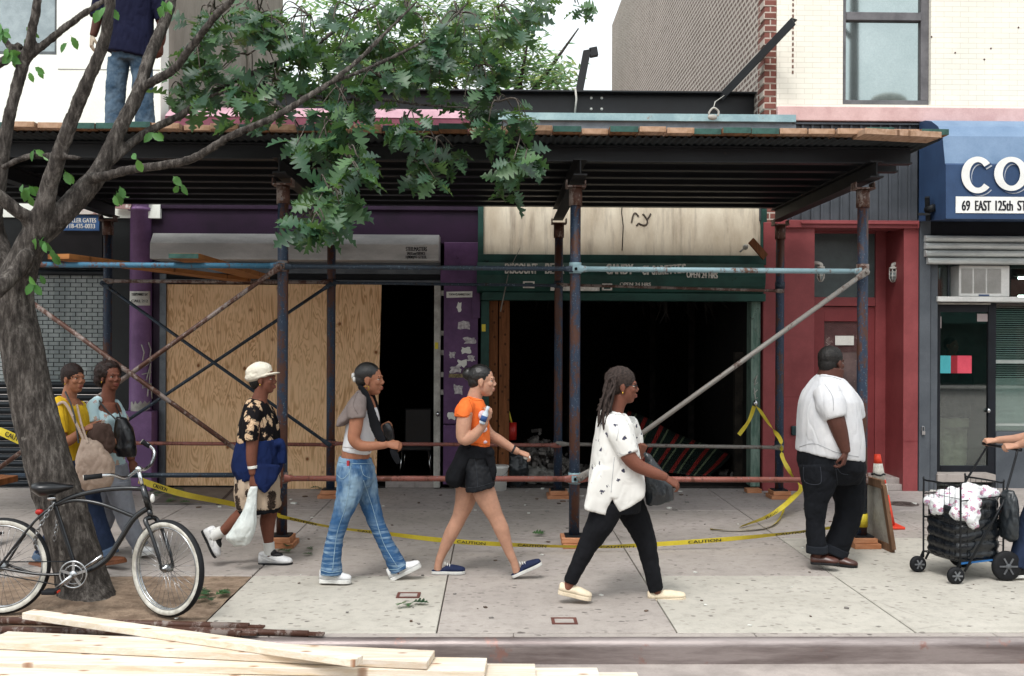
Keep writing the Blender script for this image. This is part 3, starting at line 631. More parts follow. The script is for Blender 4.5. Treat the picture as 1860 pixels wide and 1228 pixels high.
mb = MB(); FB(mb, 953, 513.5, 968, 520.5, 12.084, 12.088); FB(mb, 1097, 517, 1109, 525, 12.084, 12.088); mb.build('sticker_print', GREEN, sh)
mb = MB(); FB(mb, 876, 532, 1391, 546, 12.2, 12.45); mb.build('shutter_guide', GREEN, b3, bevel=.004)
mb = MB(); FB(mb, 873, 546, 888, 872, 12.38, 12.52); j = mb.build('jamb', GREEN, b3, bevel=.004); mb = MB(); FB(mb, 875, 589, 882, 602, 12.376, 12.38); mb.build('sticker', TAPE, j)
mb = MB(); FB(mb, 1364, 540, 1381, 884, 12.38, 12.6); mb.build('jamb', GREEN_J, b3, bevel=.004)
mb = MB()
for path in (((1369, 690), (1375, 682), (1370, 700), (1376, 695)), ((1369, 715), (1376, 708)), ((1370, 705), (1372, 725), (1376, 722))): mb.tube([P(u, v, 12.378) for u, v in path], .007, 6)
mb.build('graffiti', OFFWHITE, b3)
mb = MB(); FB(mb, 888, 540, 904, 876, 12.45, 12.62); mb.build('timber_post', RAWPOST, b3, bevel=.004)
mb = MB(); FB(mb, 906, 541, 925, 876, 12.44, 12.62); mb.build('timber_post', RAWPOST, b3, bevel=.004)
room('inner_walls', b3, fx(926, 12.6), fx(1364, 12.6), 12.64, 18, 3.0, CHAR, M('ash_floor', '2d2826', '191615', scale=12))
mb = MB()                                             # collapsed ceiling shreds and studs inside
for i in range(46):
    u = rnd.uniform(1130, 1345) if i < 34 else rnd.uniform(930, 1130); D = rnd.uniform(12.8, 15); a = P(u, 535, D); l = rnd.uniform(.08, .42) * (1 if u > 1150 else .6)
    mb.tube([a + V((0, 0, .05)), a + V((rnd.uniform(-.05, .05), 0, -l * .6)), a + V((rnd.uniform(-.1, .1), 0, -l))], [.02, .014, .004], 5)
for u, D in ((1250, 15.5), (1180, 16.5), (1030, 16), (1330, 14.2)): a = P(u, 860, D); mb.box(a.x, a.x + .09, D, D + .05, 0, 2.9)
cre = mb.build('charred_remains', M('charred_wood', '2c2825', '12100f', rough=.9, scale=9), b3); cre['kind'] = 'stuff'
mb = MB(); FB(mb, 1335, 640, 1362, 880, 13.0, 13.1); mb.build('burnt_partition', M('burnt_plaster', '3b352e', '1a1715', scale=5), b3)
mb = MB(); mb.tube([P(945, 450, 12.3), P(925, 490, 12.02), P(909, 566, 12.0)], [.004, .006, .009], 6); mb.build('hanging_strip', M('grey_strip', '77736c'), b3)
mb = MB(); mb.bar(P(1364, 437, 12.15), P(1390, 467, 12.2), .03, .09); mb.build('loose_board', RAWPOST, b3)
mb = MB(); c = P(1354, 449, 12.3); mb.prim(ell(c, (.035, .05, .035))); mb.tube([c + V((-.07, 0, -.06)), c], .012, 8); mb.build('lamp_socket', OFFWHITE, b3)
# flashing, roof beam, leaning steel
mb = MB(); FB(mb, 872, 206, 1446, 219, 12.28, 12.6); mb.build('flashing', M('pale_blue_flashing', '9db9bd', '84a1a8', rough=.6, scale=4, spots=('8b6f60', 7, .62)), b3)
mb = MB(); FB(mb, 872, 219, 1446, 240, 12.33, 12.6); mb.build('parapet_face', M('grey_parapet', '7d868e', '6a737b', scale=5, spots=('574f4c', 5, .66)), b3)
mb = MB(); FB(mb, 872, 240, 1446, 342, 12.4, 12.6); mb.build('parapet_face', bpy.data.materials['grey_parapet'], b3)
mb = MB(); a, c_ = fx(498, 12.75, 190), fx(1384, 12.75, 190); zt, zb = P(930, 163.5, 12.75).z, P(930, 207, 12.75).z
mb.box(a, c_, 12.85, 12.87, zb, zt - .02); mb.box(a, c_, 12.72, 12.99, zt - .022, zt); mb.box(a, c_, 12.72, 12.99, zb - .02, zb + .002)
rb = mb.build('roof_beam', STEEL_BLK, b3, bevel=.003)
mb = MB()
for u in (1074, 1093):
    for v in (178, 198): mb.tube([P(u, v, 12.845), P(u, v, 12.85)], .018, 10)
mb.build('bolt_hole', PAPER, rb)
mb = MB(); mb.tube([P(1045, 160, 12.73), P(1047, 180, 12.70), P(1044, 208, 12.70)], .014, 6); mb.build('rope', OFFWHITE, rb)
def angle(a, b, wdt, name):
    mb = MB(); a, b = V(a), V(b); mb.bar(a, b, wdt, .012); d = (b - a).normalized(); s_ = d.cross(V((0, 0, 1))).normalized(); u_ = s_.cross(d)
    mb.bar(a + s_ * wdt / 2 - u_ * wdt / 2 * 1.02, b + s_ * wdt / 2 - u_ * wdt / 2 * 1.02, .012, wdt); return mb.build(name, STEEL_BLK, b3, bevel=.002)
angle(P(1312, 172, 12.8), P(1443, 34, 11.9), .11, 'steel_angle')
mb = MB(); mb.obox(P(1059, 130, 12.8), V((.05, 0, .008)), (0, .05, 0), V((-.045, 0, .26)) * 1.0 @ Matrix.Rotation(0, 3, 'Y') if False else (.05, 0, .27)); mb.obox(P(1078, 95, 12.8), (.05, 0, .01), (0, .05, 0), (-.01, 0, .055)); mb.build('steel_stub', STEEL_BLK, b3, bevel=.003)
t = empty('padlock_bundle', P(1296, 209, 12.2), 'white and grey clamp hanging on the pale blue flashing', 'clamp')
mb = MB(); mb.tube(curve([P(1290, 215, 12.22), P(1288, 205, 12.2), P(1296, 196, 12.2), P(1305, 202, 12.2), P(1304, 211, 12.2)], 5), .012, 8); mb.prim(ell(P(1294, 213, 12.2), (.06, .03, .035))); mb.tube([P(1296, 196, 12.2), P(1299, 185, 12.3), P(1318, 172, 12.75)], .006, 6); mb.build('clamp', OFFWHITE, t)
mb = MB(); mb.box(fx(186, DW), fx(292, 12.6) - .1, DW + .3, 13.4, 0, 3.3); mb.build('party_wall', CHAR, b2)
mb = MB(); mb.box(fx(803, 12.6) + .1, fx(926, 12.6) - .1, 12.82, 13.6, 0, 3.3); mb.build('party_wall', CHAR, b2)
mb = MB(); mb.box(fx(1364, 12.6) + .1, fx(1420, 12.6), 12.7, 13.6, 0, 3.3); mb.build('party_wall', CHAR, b3)
# ================================================================== BRICK BUILDING ON THE RIGHT
b4 = empty('brick_building', (5.6, DW, 0), 'white painted brick building with red doorway and grey storefront', 'building')
xb = fx(1389, DW, 100); xw = fx(1411, DW, 100); yb = 28.7
mb = MB(); mb.box(xb, xb + .4, DW + .32, yb, 0, 11); mb.build('side_wall', BRICK, b4)
mb = MB(); mb.box(xb + .002, xw, DW + .012, DW + .32, 3.3, 11)
z = 4.6
while z < 11: mb.box(xb - .012, xw - .03, DW + .004, DW + .2, z, z + .07); z += .16
mb.build('brick_corner', BRICK_RED, b4, bevel=.004, seg=1)
w0, w1, wz = fx(1531, DW, 90), fx(1691, DW, 90), P(1610, 190, DW).z; wzt = wz + 2.1
zbnd = P(1640, 196, DW).z
mb = MB(); mb.box(xw, w0, DW, DW + .32, zbnd, 11); mb.box(w1, 14, DW, DW + .32, zbnd, 11); mb.box(w0, w1, DW, DW + .32, wzt, 11); mb.box(w0, w1, DW + .001, DW + .32, zbnd, wz)
mb.build('front_wall', BRICK_WHITE, b4)
mb = MB(); mb.box(xb + .4, 14, DW + .32, yb, 4.5, 11); mb.build('upper_floor', BRICK, b4)
mb = MB(); z2 = P(1640, 222, DW).z; mb.box(xw, 14, DW - .05, DW + .2, z2, zbnd); mb.build('stone_band', PINKBAND, b4, bevel=.01)
mb = MB(); mb.box(w0, w1, DW + .06, DW + .16, wz, wz + .07); mb.box(w0, w0 + .06, DW + .06, DW + .16, wz + .07, wzt); mb.box(w1 - .10, w1, DW + .06, DW + .16, wz + .07, wzt)
zm = P(1610, 27, DW).z; mb.box(w0 + .06, w1 - .10, DW + .05, DW + .14, zm - .05, zm + .05)
wf = mb.build('window', M('grey_sash', '6c6b6e', '5a595c'), b4, bevel=.005)
mb = MB(); mb.box(w0 + .05, w1 - .09, DW + .11, DW + .12, wz + .06, wzt); mb.build('pane', GLASS_UP, wf)
mb = MB(); z = 5.2
while z < 7: mb.box(xw + .19, xw + .2 + .01, DW - .006, DW, z, z + .04); z += .07
mb.build('wall_scar', M('scar_brown', '7b5c50'), b4)
mb = MB()
for u, v in ((1735, 96), (1788, 108), (1850, 50), (1692, 67), (1800, 88)): mb.prim(ell(P(u, v, DW - .002), (.011, .006, .012)))
mb.build('wall_anchor', M('anchor_rust', '5b4038'), b4)
# grey ribbed cladding
c0, c1, cz_t, cz_b = fx(1438, DW, 300), fx(1668, DW, 300), P(1560, 223, DW).z, P(1560, 402, DW).z
mb = MB(); mb.box(xw - .2, c1, DW + .02, DW + .3, cz_b, cz_t - .002); x = c0
while x < c1 - .05: mb.box(x, x + .028, DW - .01, DW + .02, cz_b, cz_t - .02); x += .122
mb.box(c0, c1, DW - .03, DW + .02, cz_t - .03, cz_t - .004); mb.build('metal_cladding', CLAD, b4, bevel=.003, seg=1)
# red doorway
ry = 12.91
mb = MB(); FB(mb, 1386, 404, 1479, 892, DW - .01, DW + .28); mb.build('red_pier', RED, b4, bevel=.006)
mb = MB(); FB(mb, 1641, 414, 1668, 893, DW - .01, ry + .1); mb.build('red_pier', RED, b4, bevel=.006)
mb = MB(); FB(mb, 1412, 400, 1670, 414, DW - .05, DW + .3); FB(mb, 1456, 403, 1668, 407, DW - .08, DW - .05); mb.build('door_lintel', RED, b4, bevel=.005)
mb = MB(); FB(mb, 1417, 720, 1470, 722, DW - .013, DW - .01); FB(mb, 1641, 800, 1667, 803, DW - .013, DW - .01); mb.build('paint_ridge', RED_D, b4)
x0, x1 = fx(1440, ry, 600), fx(1609, ry, 600)
mb = MB(); xs0 = P(1479, 600, DW).x; xs1 = P(1641, 600, DW).x
mb.box(xs0 - .1, xs0 + .003, DW + .28, ry, 0, 3.35); mb.box(xs0, xs1 + .01, DW + .3, ry, P(1560, 408, DW).z, 3.5); mb.build('recess_lining', RED_D, b4)
mb = MB(); FB(mb, 1462, 412, 1478, 870, ry, ry + .12); FB(mb, 1590, 412, 1612, 870, ry, ry + .12); FB(mb, 1478, 540, 1590, 556, ry, ry + .12); FB(mb, 1478, 412, 1590, 424, ry, ry + .12); mb.build('door_casing', RED, b4, bevel=.006)
mb = MB(); FB(mb, 1476, 423, 1592, 541, ry + .04, ry + .06); mb.build('transom_glass', GLASS_TRANS, b4)
d0, d1 = (1478, 557), (1591, 868)
mb = MB(); yd = ry + .03; FB(mb, 1478, 557, 1497, 868, yd, yd + .05); FB(mb, 1562, 557, 1591, 868, yd, yd + .05); FB(mb, 1497, 557, 1562, 584, yd, yd + .05); FB(mb, 1497, 722, 1562, 868, yd, yd + .05)
dr = mb.build('door', RED_D, b4, bevel=.006)
mb = MB(); FB(mb, 1496, 583, 1563, 723, yd + .03, yd + .04); mb.build('pane', M('dusty_wired_glass', '6a5a58', '4d4140', rough=.3, scale=4, bump=0, spots=('9a8f8a', 7, .6)), dr)
mb = MB()
for k in range(-18, 24):
    a = 1496 + k * 5
    for s_ in (1, -1):
        u0, u1 = (a, a + 70) if s_ > 0 else (a + 70, a)
        v0, v1 = 583, 640
        lo = max(min(u0, u1), 1497); hi = min(max(u0, u1), 1562)
        if hi - lo < 8: continue
        f0, f1 = (lo - u0) / (u1 - u0), (hi - u0) / (u1 - u0); mb.tube([P(lo, v0 + (v1 - v0) * f0, yd + .022), P(hi, v0 + (v1 - v0) * f1, yd + .022)], .0016, 4)
mb.build('wire_mesh', RED_D, dr)
flat([(1517, 610), (1551, 610), (1551, 627), (1517, 627)], yd + .01, 'notice', PAPER, dr)
mb = MB(); FB(mb, 1572, 560, 1575, 868, ry + .024, ry + .03); mb.build('door_edge', CHAR, dr)
mb = MB(); FB(mb, 1479, 868, 1641, 880, DW + .1, ry + .12); FB(mb, 1479, 880, 1641, 891, DW + .02, ry + .1); mb.build('step', CONC[3], b4, bevel=.006)
mb = MB(); FB(mb, 1438, 774, 1450, 791, DW - .05, DW - .01); mb.build('intercom', M('intercom_teal', '31474a', '22363a', rough=.4), b4, bevel=.01)
def cage(u, v, side, D):                               # jelly-jar lamp on an arm
    c = P(u, v, D); s_ = .075
    mb = MB(); mb.tube(curve([c + V((side * .11, .06, .09)), c + V((side * .05, .02, .10)), c + V((0, 0, .08)), c + V((0, 0, .05))], 5), .026, 12); mb.tube([c + V((0, 0, .055)), c + V((0, 0, .03))], [.045, .05], 16); mb.tube([c + V((side * .10, .06, .09)), c + V((side * .125, .065, .09))], .05, 14)
    l = mb.build('wall_lamp', OFFWHITE, b4)
    mb = MB(); mb.prim(ell(c + V((0, 0, -.05)), (.036, .036, .075))); mb.build('glass_jar', M('jar_glass', '8a9494', '7a8484', rough=.15, bump=0), l)
    mb = MB()
    for k in range(6):
        a = k * math.pi / 3; r_ = .046
        mb.tube([c + V((r_ * math.cos(a), r_ * math.sin(a), .03)), c + V((r_ * math.cos(a), r_ * math.sin(a), -.09)), c + V((r_ * .5 * math.cos(a), r_ * .5 * math.sin(a), -.13)), c + V((0, 0, -.14))], .0045, 6)
    for z in (-.01, -.06): mb.tube([c + V((.046 * math.cos(k * .5236), .046 * math.sin(k * .5236), z)) for k in range(12)], .004, 6, closed=True)
    mb.build('cage', OFFWHITE, l)
cage(1491, 492, -1, 12.6); cage(1622, 493, 1, 12.6)
# grey storefront
mb = MB(); FB(mb, 1670, 396, 1690, 893, DW - .02, DW + .5); FB(mb, 1690, 480, 1703, 893, DW + .06, DW + .5); mb.build('grey_pillar', GREYPIL, b4, bevel=.006)
mb = MB(); c = P(1677, 783, DW - .04); mb.box(c.x - .02, c.x + .02, c.y - .012, c.y + .012, c.z - .045, c.z); mb.tube(curve([c + V((-.014, 0, 0)), c + V((-.014, 0, .045)), c + V((0, 0, .06)), c + V((.014, 0, .045)), c + V((.014, 0, 0))], 4), .005, 8); mb.build('padlock', CHROME, b4)
mb = MB(); mb.box(fx(1688, 12.3), 14, 12.42, 12.8, fz(430, 12.4, 1770), 4.5); mb.build('shutter_recess', DARKFRAME, b4)
mb = MB(); z = P(1770, 479, 12.2).z; x0 = fx(1686, 12.2, 450)
for k in range(4): mb.prism([(x0 + (.03 if k == 0 else 0), 12.3 + y, z + k * .092 + q) for y, q in ((0, 0), (-.035, .012), (-.045, .045), (-.035, .07), (0, .082), (.03, .082), (.03, 0))], (14 - x0, 0, 0))
mb.build('roller_shutter', SLATSILVER, b4, bevel=.004)
gy = 12.62; X0, X1 = fx(1702, gy, 700), 14
mb = MB(); FB(mb, 1703, 550, 1708, 862, gy, gy + .06); FB(mb, 1795, 552, 1809, 862, gy, gy + .06); FB(mb, 1708, 550, 1795, 567, gy, gy + .06); FB(mb, 1708, 846, 1795, 862, gy, gy + .06)
d2 = mb.build('shop_door', DARKFRAME, b4, bevel=.004)
mb = MB(); FB(mb, 1707, 566, 1796, 847, gy + .025, gy + .032); mb.build('pane', GLASS_DOOR, d2)
mb = MB(); c = P(1796, 746, gy - .02); mb.prim(ell(c, (.022, .02, .03))); mb.tube([c, c + V((0, .03, 0))], .012, 8); mb.build('handle', CHROME, d2)
for (u0, u1, m_) in ((1700, 1727, M('cyan_flyer', '52b3bb', '47a3ab', bump=0)), (1727, 1739, M('dark_red_flyer', '9c2430', '86202b', bump=0)), (1739, 1765, M('pink_flyer', 'dc5667', 'cf4a5c', bump=0))):
    mb = MB(); FB(mb, max(u0, 1704), 646, u1, 678, gy + .015, gy + .018); mb.build('flyer', m_, d2)
for q in ((1775, 570, 1794, 584), (1705, 575, 1710, 596)): mb = MB(); FB(mb, *q, gy + .015, gy + .018); mb.build('flyer', M('pale_flyer', 'b3a7a6', 'a39796', bump=0), d2)
mb = MB(); FB(mb, 1703, 540, 2330, 549, gy - .25, gy + .05); mb.build('air_conditioner_shelf', WHITE, b4, bevel=.004)
mb = MB(); FB(mb, 1700, 550, 1800, 553, gy - .1, gy - .02); mb.build('door_closer', OFFWHITE, b4, bevel=.003)
# air conditioner
ay = gy - .22; ac = MB(); FB(ac, 1742, 482, 1834, 538.5, ay + .012, gy + .3); a_ = ac.build('air_conditioner', WHITE, b4, bevel=.01)
mb = MB(); zz0, zz1 = P(1788, 534, ay).z, P(1788, 486, ay).z
for (u0, u1) in ((1747, 1767), (1770, 1791), (1794, 1819)):
    x0, x1 = fx(u0, ay, 510), fx(u1, ay, 510); z = zz0 + .01
    while z < zz1 - .01: mb.box(x0, x1, ay + .003, ay + .013, z, z + .007); z += .013
mb.build('grille', M('ac_grille_grey', 'b3b1ae', '96948f', bump=0), a_)
mb = MB(); FB(mb, 1778, 535, 1797, 537.5, ay + .006, ay + .012); mb.build('badge', INKBLUE, a_)
for u0, u1 in ((1703, 1742), (1836, 2330)): mb = MB(); FB(mb, u0, 482, u1, 540, gy + .02, gy + .03); mb.build('upper_pane', GLASS_DOOR, b4)
mb = MB(); FB(mb, 1722, 482, 1725, 540, gy + .0, gy + .02); FB(mb, 1733, 482, 1742, 540, gy + .0, gy + .02); mb.build('window_bar', GREYPIL, b4)
# window with blinds, stall riser
mb = MB(); FB(mb, 1809, 549, 2330, 784, gy + .03, gy + .037); mb.build('window_glass', GLASS_DOOR, b4)
mb = MB(); z0, z1, zr = P(1840, 784, gy).z, P(1840, 550, gy).z, P(1840, 690, gy).z; z = z0; xx = fx(1810, gy, 650)
while z < z1:
    st = .028 if z > zr else .016
    mb.obox((xx + 1.2, gy + .13, z), (1.2, 0, 0), (0, .011, .006), (0, -.0004, .0006)); z += st
mb.build('venetian_blind', M('blind_white', 'f0f2ee', 'e2e5e0', bump=0), b4)
mb = MB(); FB(mb, 1809, 655, 2330, 661, gy + .01, gy + .06); FB(mb, 1809, 770, 2330, 774, gy + .01, gy + .06); mb.build('window_bar', M('pale_bar', 'a4aaa6', '8d938f'), b4)
mb = MB(); FB(mb, 1809, 785, 2330, 893, gy - .02, gy + .2); mb.build('stall_riser', GREYPIL, b4, bevel=.005)
mb = MB(); FB(mb, 1703, 862, 1809, 876, gy - .25, gy + .1); mb.build('door_step', CONC[2], b4, bevel=.005)
room('shop_inner_walls', b4, fx(1703, gy), 14, gy + .4, 17, 4.0, M('dim_shop_wall', '3a3d3a', '2a2c2a'), M('dim_shop_floor', '3a3836', '2a2827'))
# awning with its profiled end
awn = MB(); ax0 = P(1668, 300, DW).x; zt = P(1690, 222, 12.3).z; zb = P(1780, 398, 11.6).z; zk = P(1780, 300, 11.6).z
prof = [(DW - .02, zt), (12.16, zt - .01), (11.98, zt - .06), (11.8, zt - .16), (11.68, zt - .30), (11.61, zk + .02), (11.59, zk), (11.58, zb), (11.62, zb - .005), (DW - .02, zb + .06)]
n = len(prof)
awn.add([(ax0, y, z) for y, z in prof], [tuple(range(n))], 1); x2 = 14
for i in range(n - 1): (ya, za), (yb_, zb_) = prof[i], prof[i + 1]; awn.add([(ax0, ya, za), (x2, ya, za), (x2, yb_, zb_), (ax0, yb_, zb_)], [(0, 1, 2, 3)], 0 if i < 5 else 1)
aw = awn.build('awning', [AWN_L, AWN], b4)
yA = 11.574
def ringletter(cx_, cz_, rx, rz, a0, a1, serif, y, mat, name, grow=0.0):
    mb = MB(); n = 40; o_, i_ = [], []
    for k in range(n + 1):
        a = a0 + (a1 - a0) * k / n; c_, s_ = math.cos(a), math.sin(a)
        o_.append((cx_ + (rx + grow) * c_, y, cz_ + (rz + grow) * s_)); i_.append((cx_ + (rx * .52 - grow) * c_ + rx * .02, y, cz_ + (rz * .70 - grow) * s_))
    vs = o_ + i_ + [(x, y + .006, z) for x, y, z in o_ + i_]; m_ = n + 1; fs = []
    for k in range(n): fs += [(k, k + 1, m_ + k + 1, m_ + k), (k, 2 * m_ + k, 2 * m_ + k + 1, k + 1), (m_ + k, m_ + k + 1, 3 * m_ + k + 1, 3 * m_ + k)]
    mb.add(vs, fs)
    if serif:
        for sg in (1, -1): mb.box(cx_ + rx * .62 - grow, cx_ + rx * .98 + grow, y, y + .006, cz_ + sg * rz * .64 - rz * .22 - grow, cz_ + sg * rz * .64 + rz * .22 + grow)
    return mb.build(name, mat, aw)
cC, cO = P(1775, 318, yA), P(1836, 316, yA); LIGHT_EDGE = M('letter_outline', 'c9cdd4', 'b9bec6', bump=0)
for k, (c_, rx, rz, a0, a1, sf) in enumerate(((cC, .19, .215, R(40), R(318), True), (cO, .20, .20, 0, R(360), False))):
    ringletter(c_.x + .035, c_.z - .03, rx, rz, a0, a1, False, yA + .006, LIGHT_EDGE, 'letter_shadow'); ringletter(c_.x + .02, c_.z - .016, rx, rz, a0, a1, False, yA + .003 - .004, AWN, 'letter_gap', .006); ringletter(c_.x, c_.z, rx, rz, a0, a1, False, yA - .010, WHITE, 'lettering')
mb = MB(); FB(mb, 1736, 358, 2050, 388, yA - .001, yA + .004); st_ = mb.build('address_strip', WHITE, aw, bevel=.002)
for s_, u0, u1 in (('69', 1747, 1761), ('EAST', 1771, 1799), ('125th', 1808, 1839), ('ST', 1848, 1864)):
    p = P(u0, 382.5, yA - .005); text('lettering', s_, p.x, p.z, p.y, .118, INK, st_, w=fx(u1, yA) - fx(u0, yA), depth=.003, off=.0)
mb = MB(); c = P(1683, 382, 11.95); mb.tube([c, c + V((.05, -.1, .02))], .045, 14); mb.bar(P(1668, 389, 11.95), P(1690, 389, 11.9), .02, .03); mb.bar(P(1684, 358, 11.9), P(1686, 400, 12.0), .05, .06); mb.build('awning_bracket', STEEL_DK, b4)

mb = MB(); c = P(1850, 505, 14.6)
for dx in (0, .0):
    pass
mb.tube([c, c + V((1.3, 0, 0))], .018, 10); mb.tube([c + V((0, 0, -.27)), c + V((1.3, 0, -.27))], .018, 10)
LT = NT('lit_fluorescent'); LT.b.inputs['Emission Color'].default_value = (.85, 1, .9, 1); LT.b.inputs['Emission Strength'].default_value = 9
lt = mb.build('fluorescent_tubes', LT.mat, None, origin=c); tag(lt, 'lit fluorescent tubes on the ceiling of the right shop', 'ceiling light')
mb = MB(); mb.box(c.x - .05, c.x + 1.35, c.y - .05, c.y + .05, c.z + .022, c.z + .05); mb.build('fixture', OFFWHITE, lt)
# ================================================================== SIDEWALK SHED
XS1 = fx(1666, 8.95, 280); XS0 = -6.6
shed = empty('sidewalk_shed', (0, 10.4, 0), 'sidewalk shed of blue steel pipe posts with a dark corrugated deck', 'scaffold')
ZB0, ZB1, ZJ1 = 3.31, 3.46, 3.605
fu = [-17, 513, 1044, 1566]; bu = [195, 601, 1014, 1416]
fxs = [P(u, 700, DF).x for u in fu]; bxs = [P(u, 700, DB).x for u in bu]
def post(x, y, r, m):
    mb = MB(); mb.tube([(x, y, .105), (x, y, 1.2), (x, y, 2.4), (x, y, 3.24)], r, 18); p = mb.build('post', m, shed)
    mb = MB(); mb.box(x - .085, x + .085, y - .085, y + .085, .092, .105); mb.build('base_plate', STEEL_DK, p)
    mb = MB(); mb.box(x - .09, x + .09, y - .075, y + .075, 3.24, 3.255); mb.box(x - .09, x - .078, y - .06, y + .06, 3.255, 3.305); mb.box(x + .078, x + .09, y - .06, y + .06, 3.255, 3.305)
    mb.tube([(x, y, 3.08), (x, y, 3.24)], r + .012, 16); mb.build('head_clamp', PIPE_RUST, p)
for x in fxs: post(x, DF, .048, PIPE_BLUE)
for x in bxs: post(x, DB, .05, PIPE_BLUE)
def ibeam(a, b, z0, z1, wd, name, m):
    mb = MB(); a, b = V(a), V(b); t = .014
    mb.bar(a + V((0, 0, z1 - t / 2)), b + V((0, 0, z1 - t / 2)), wd, t); mb.bar(a + V((0, 0, z0 + t / 2)), b + V((0, 0, z0 + t / 2)), wd, t); mb.bar(a + V((0, 0, (z0 + z1) / 2)), b + V((0, 0, (z0 + z1) / 2)), .012, z1 - z0 - 2 * t)
    return mb.build(name, m, shed)
CB = M('cross_beam_steel', '1c1e21', '131416', rough=.6, spots=('52352a', 4, .62))
for xf, xb_ in zip(fxs, bxs):
    ibeam((xf + .02, 8.72, 0), (xb_, 12.0, 0), ZB0, ZB1 - .002, .12, 'cross_beam', CB)
JY = [8.93 + .42 * k for k in range(8)]
for y in JY: ibeam((XS0, y, 0), (XS1 - rnd.uniform(0, .08), y, 0), ZB1, ZJ1, .10, 'joist', STEEL_BLK)
mb = MB(); vs, fs = [], []; k = 0; x = XS0; top = []
while x < XS1 + .08:
    z = ZJ1 + .017 + .011 * math.sin(2 * math.pi * x / .068); vs += [(x, 8.60, z), (x, 12.02, z), (x, 12.02, z + .003), (x, 8.60, z + .003)]; x += .0085
m_ = len(vs) // 4
for i in range(m_ - 1):
    for q in range(4): fs.append((i * 4 + q, i * 4 + (q + 1) % 4, i * 4 + 4 + (q + 1) % 4, i * 4 + 4 + q))
mb.add(vs, fs, 0, True); mb.build('corrugated_deck', M('deck_sheet', '2a2e30', '1b1e20', rough=.5, metal=.3, scale=3), shed)
# rails
def rail(a, b, r, m, name='rail', flat=True, cl=True):
    a, b = V(a), V(b); d = (b - a).normalized()
    mb = MB(); mb.tube([a + d * .10, a + (b - a) * .5, b - d * .10] if flat else [a, b], r, 14); o = mb.build(name, m, shed)
    if flat:
        mb = MB()
        for e, s_ in ((a, 1), (b, -1)):
            rings = []
            for q, (ry_, rz_) in ((.11, (r, r)), (.07, (r * .7, r * 1.25)), (.03, (r * .4, r * 1.5)), (-.02, (r * .35, r * 1.5)), (-.035, (r * .3, r * 1.0))):
                c = e + d * s_ * q; side = V((-d.z, 0, d.x)).normalized() if abs(d.y) < .3 else V((0, 0, 1)); nrm = d.cross(side)
                rings.append([c + nrm * ry_ * math.cos(k * math.pi / 8) + side * rz_ * math.sin(k * math.pi / 8) for k in range(16)])
            mb.prim(loft(rings))
            c = e; mb.tube([c + V((0, -.03, 0)), c + V((0, -.012, 0))], .014, 6)
        mb.build('flattened_end', m, o)
    return o
zt, zl = 2.515, .615; yf = DF - .06
rail((fxs[0], yf, zt), (fxs[1], yf, zt), .025, PIPE_CYAN2); rail((fxs[1], yf, zt - .004), (fxs[2], yf, zt - .012), .021, PIPE_DARK); rail((fxs[2], yf, zt - .012), (fxs[3], yf, zt - .02), .024, PIPE_CYAN)
rail((fxs[0], yf, zl + .02), (fxs[1], yf, zl + .03), .022, PIPE_DARK); rail((fxs[1], yf, zl), (fxs[2], yf, zl), .025, PIPE_RED); rail((fxs[2], yf, zl), (fxs[3], yf, zl - .005), .025, PIPE_RED)
yb = DB - .06
rail((bxs[0], yb, 2.535), (bxs[1], yb, 2.535), .022, PIPE_RUST); rail((bxs[1], yb, 2.53), (bxs[2], yb, 2.51), .018, PIPE_DARK); rail((bxs[2], yb, 2.52), (bxs[3], yb, 2.46), .017, PIPE_RUST)
for i in range(3): rail((bxs[i], yb, .64), (bxs[i + 1], yb, .625 - .02 * (i == 2)), .022, PIPE_RED if i < 2 else PIPE_STEEL)
yx = DF - .10
rail((fxs[1] - .02, yx, zt - .02), (fxs[0], yx, zl - .0), .021, PIPE_RUST, 'brace'); rail((fxs[0], yx - .05, zt - .03), (fxs[1], yx - .05, zl), .021, PIPE_RUST, 'brace')
rail((fxs[3] - .01, yx, zt - .03), (fxs[2] + .05, yx, zl + .02), .022, PIPE_STEEL, 'brace')
rail((bxs[1], yb - .05, 2.50), (bxs[0], yb - .05, .72), .019, PIPE_DARK, 'brace'); rail((bxs[0], yb - .09, 2.50), (bxs[1], yb - .09, .64), .019, PIPE_DARK, 'brace')
# connectors on the posts
for i, x in enumerate(fxs):
    for z in (zt, zl):
        mb = MB(); mb.tube([(x, DF, z - .05), (x, DF, z + .05)], .056, 16); mb.box(x - .03, x + .03, DF - .075, DF - .04, z - .03, z + .03); mb.build('coupler', PIPE_CYAN if i == 2 else PIPE_RUST, shed)
for x in bxs:
    for z in (2.53, .64): mb = MB(); mb.tube([(x, DB, z - .04), (x, DB, z + .04)], .057, 16); mb.build('coupler', PIPE_DARK, shed)
# deck planks, each loose on the corrugated sheet
pl = {}
def plank_proto(m_end, body, h, w_):
    mb = MB(); L = 3.35; mb.box(-w_ / 2, w_ / 2, .002, L, 0, h); mb.box(-w_ / 2, w_ / 2, -.001, .0019, 0, h, 1)
    return mb
x = -6.55; k = 0; last = None; protos = []
GE, OE = 'green-painted end of a deck plank on the scaffold roof edge', 'bare orange end of a deck plank on the scaffold roof edge'
gset = lambda k: (k * 37 % 11) in (1, 3, 4, 6, 8)
for kind in range(4):
    mb = plank_proto(None, None, (.047, .05, .045, .05)[kind], (.232, .24, .225, .236)[kind])
    me_o = mb.build('deck_plank', [PLANK if kind % 2 == 0 else PLANK2, GREENEND if kind in (1, 3) else ORANGEEND], None, bevel=.003, seg=1)
    tag(me_o, GE if kind in (1, 3) else OE, 'plank', 'planks laid across the scaffold deck'); protos.append(me_o)
used = [False] * 4
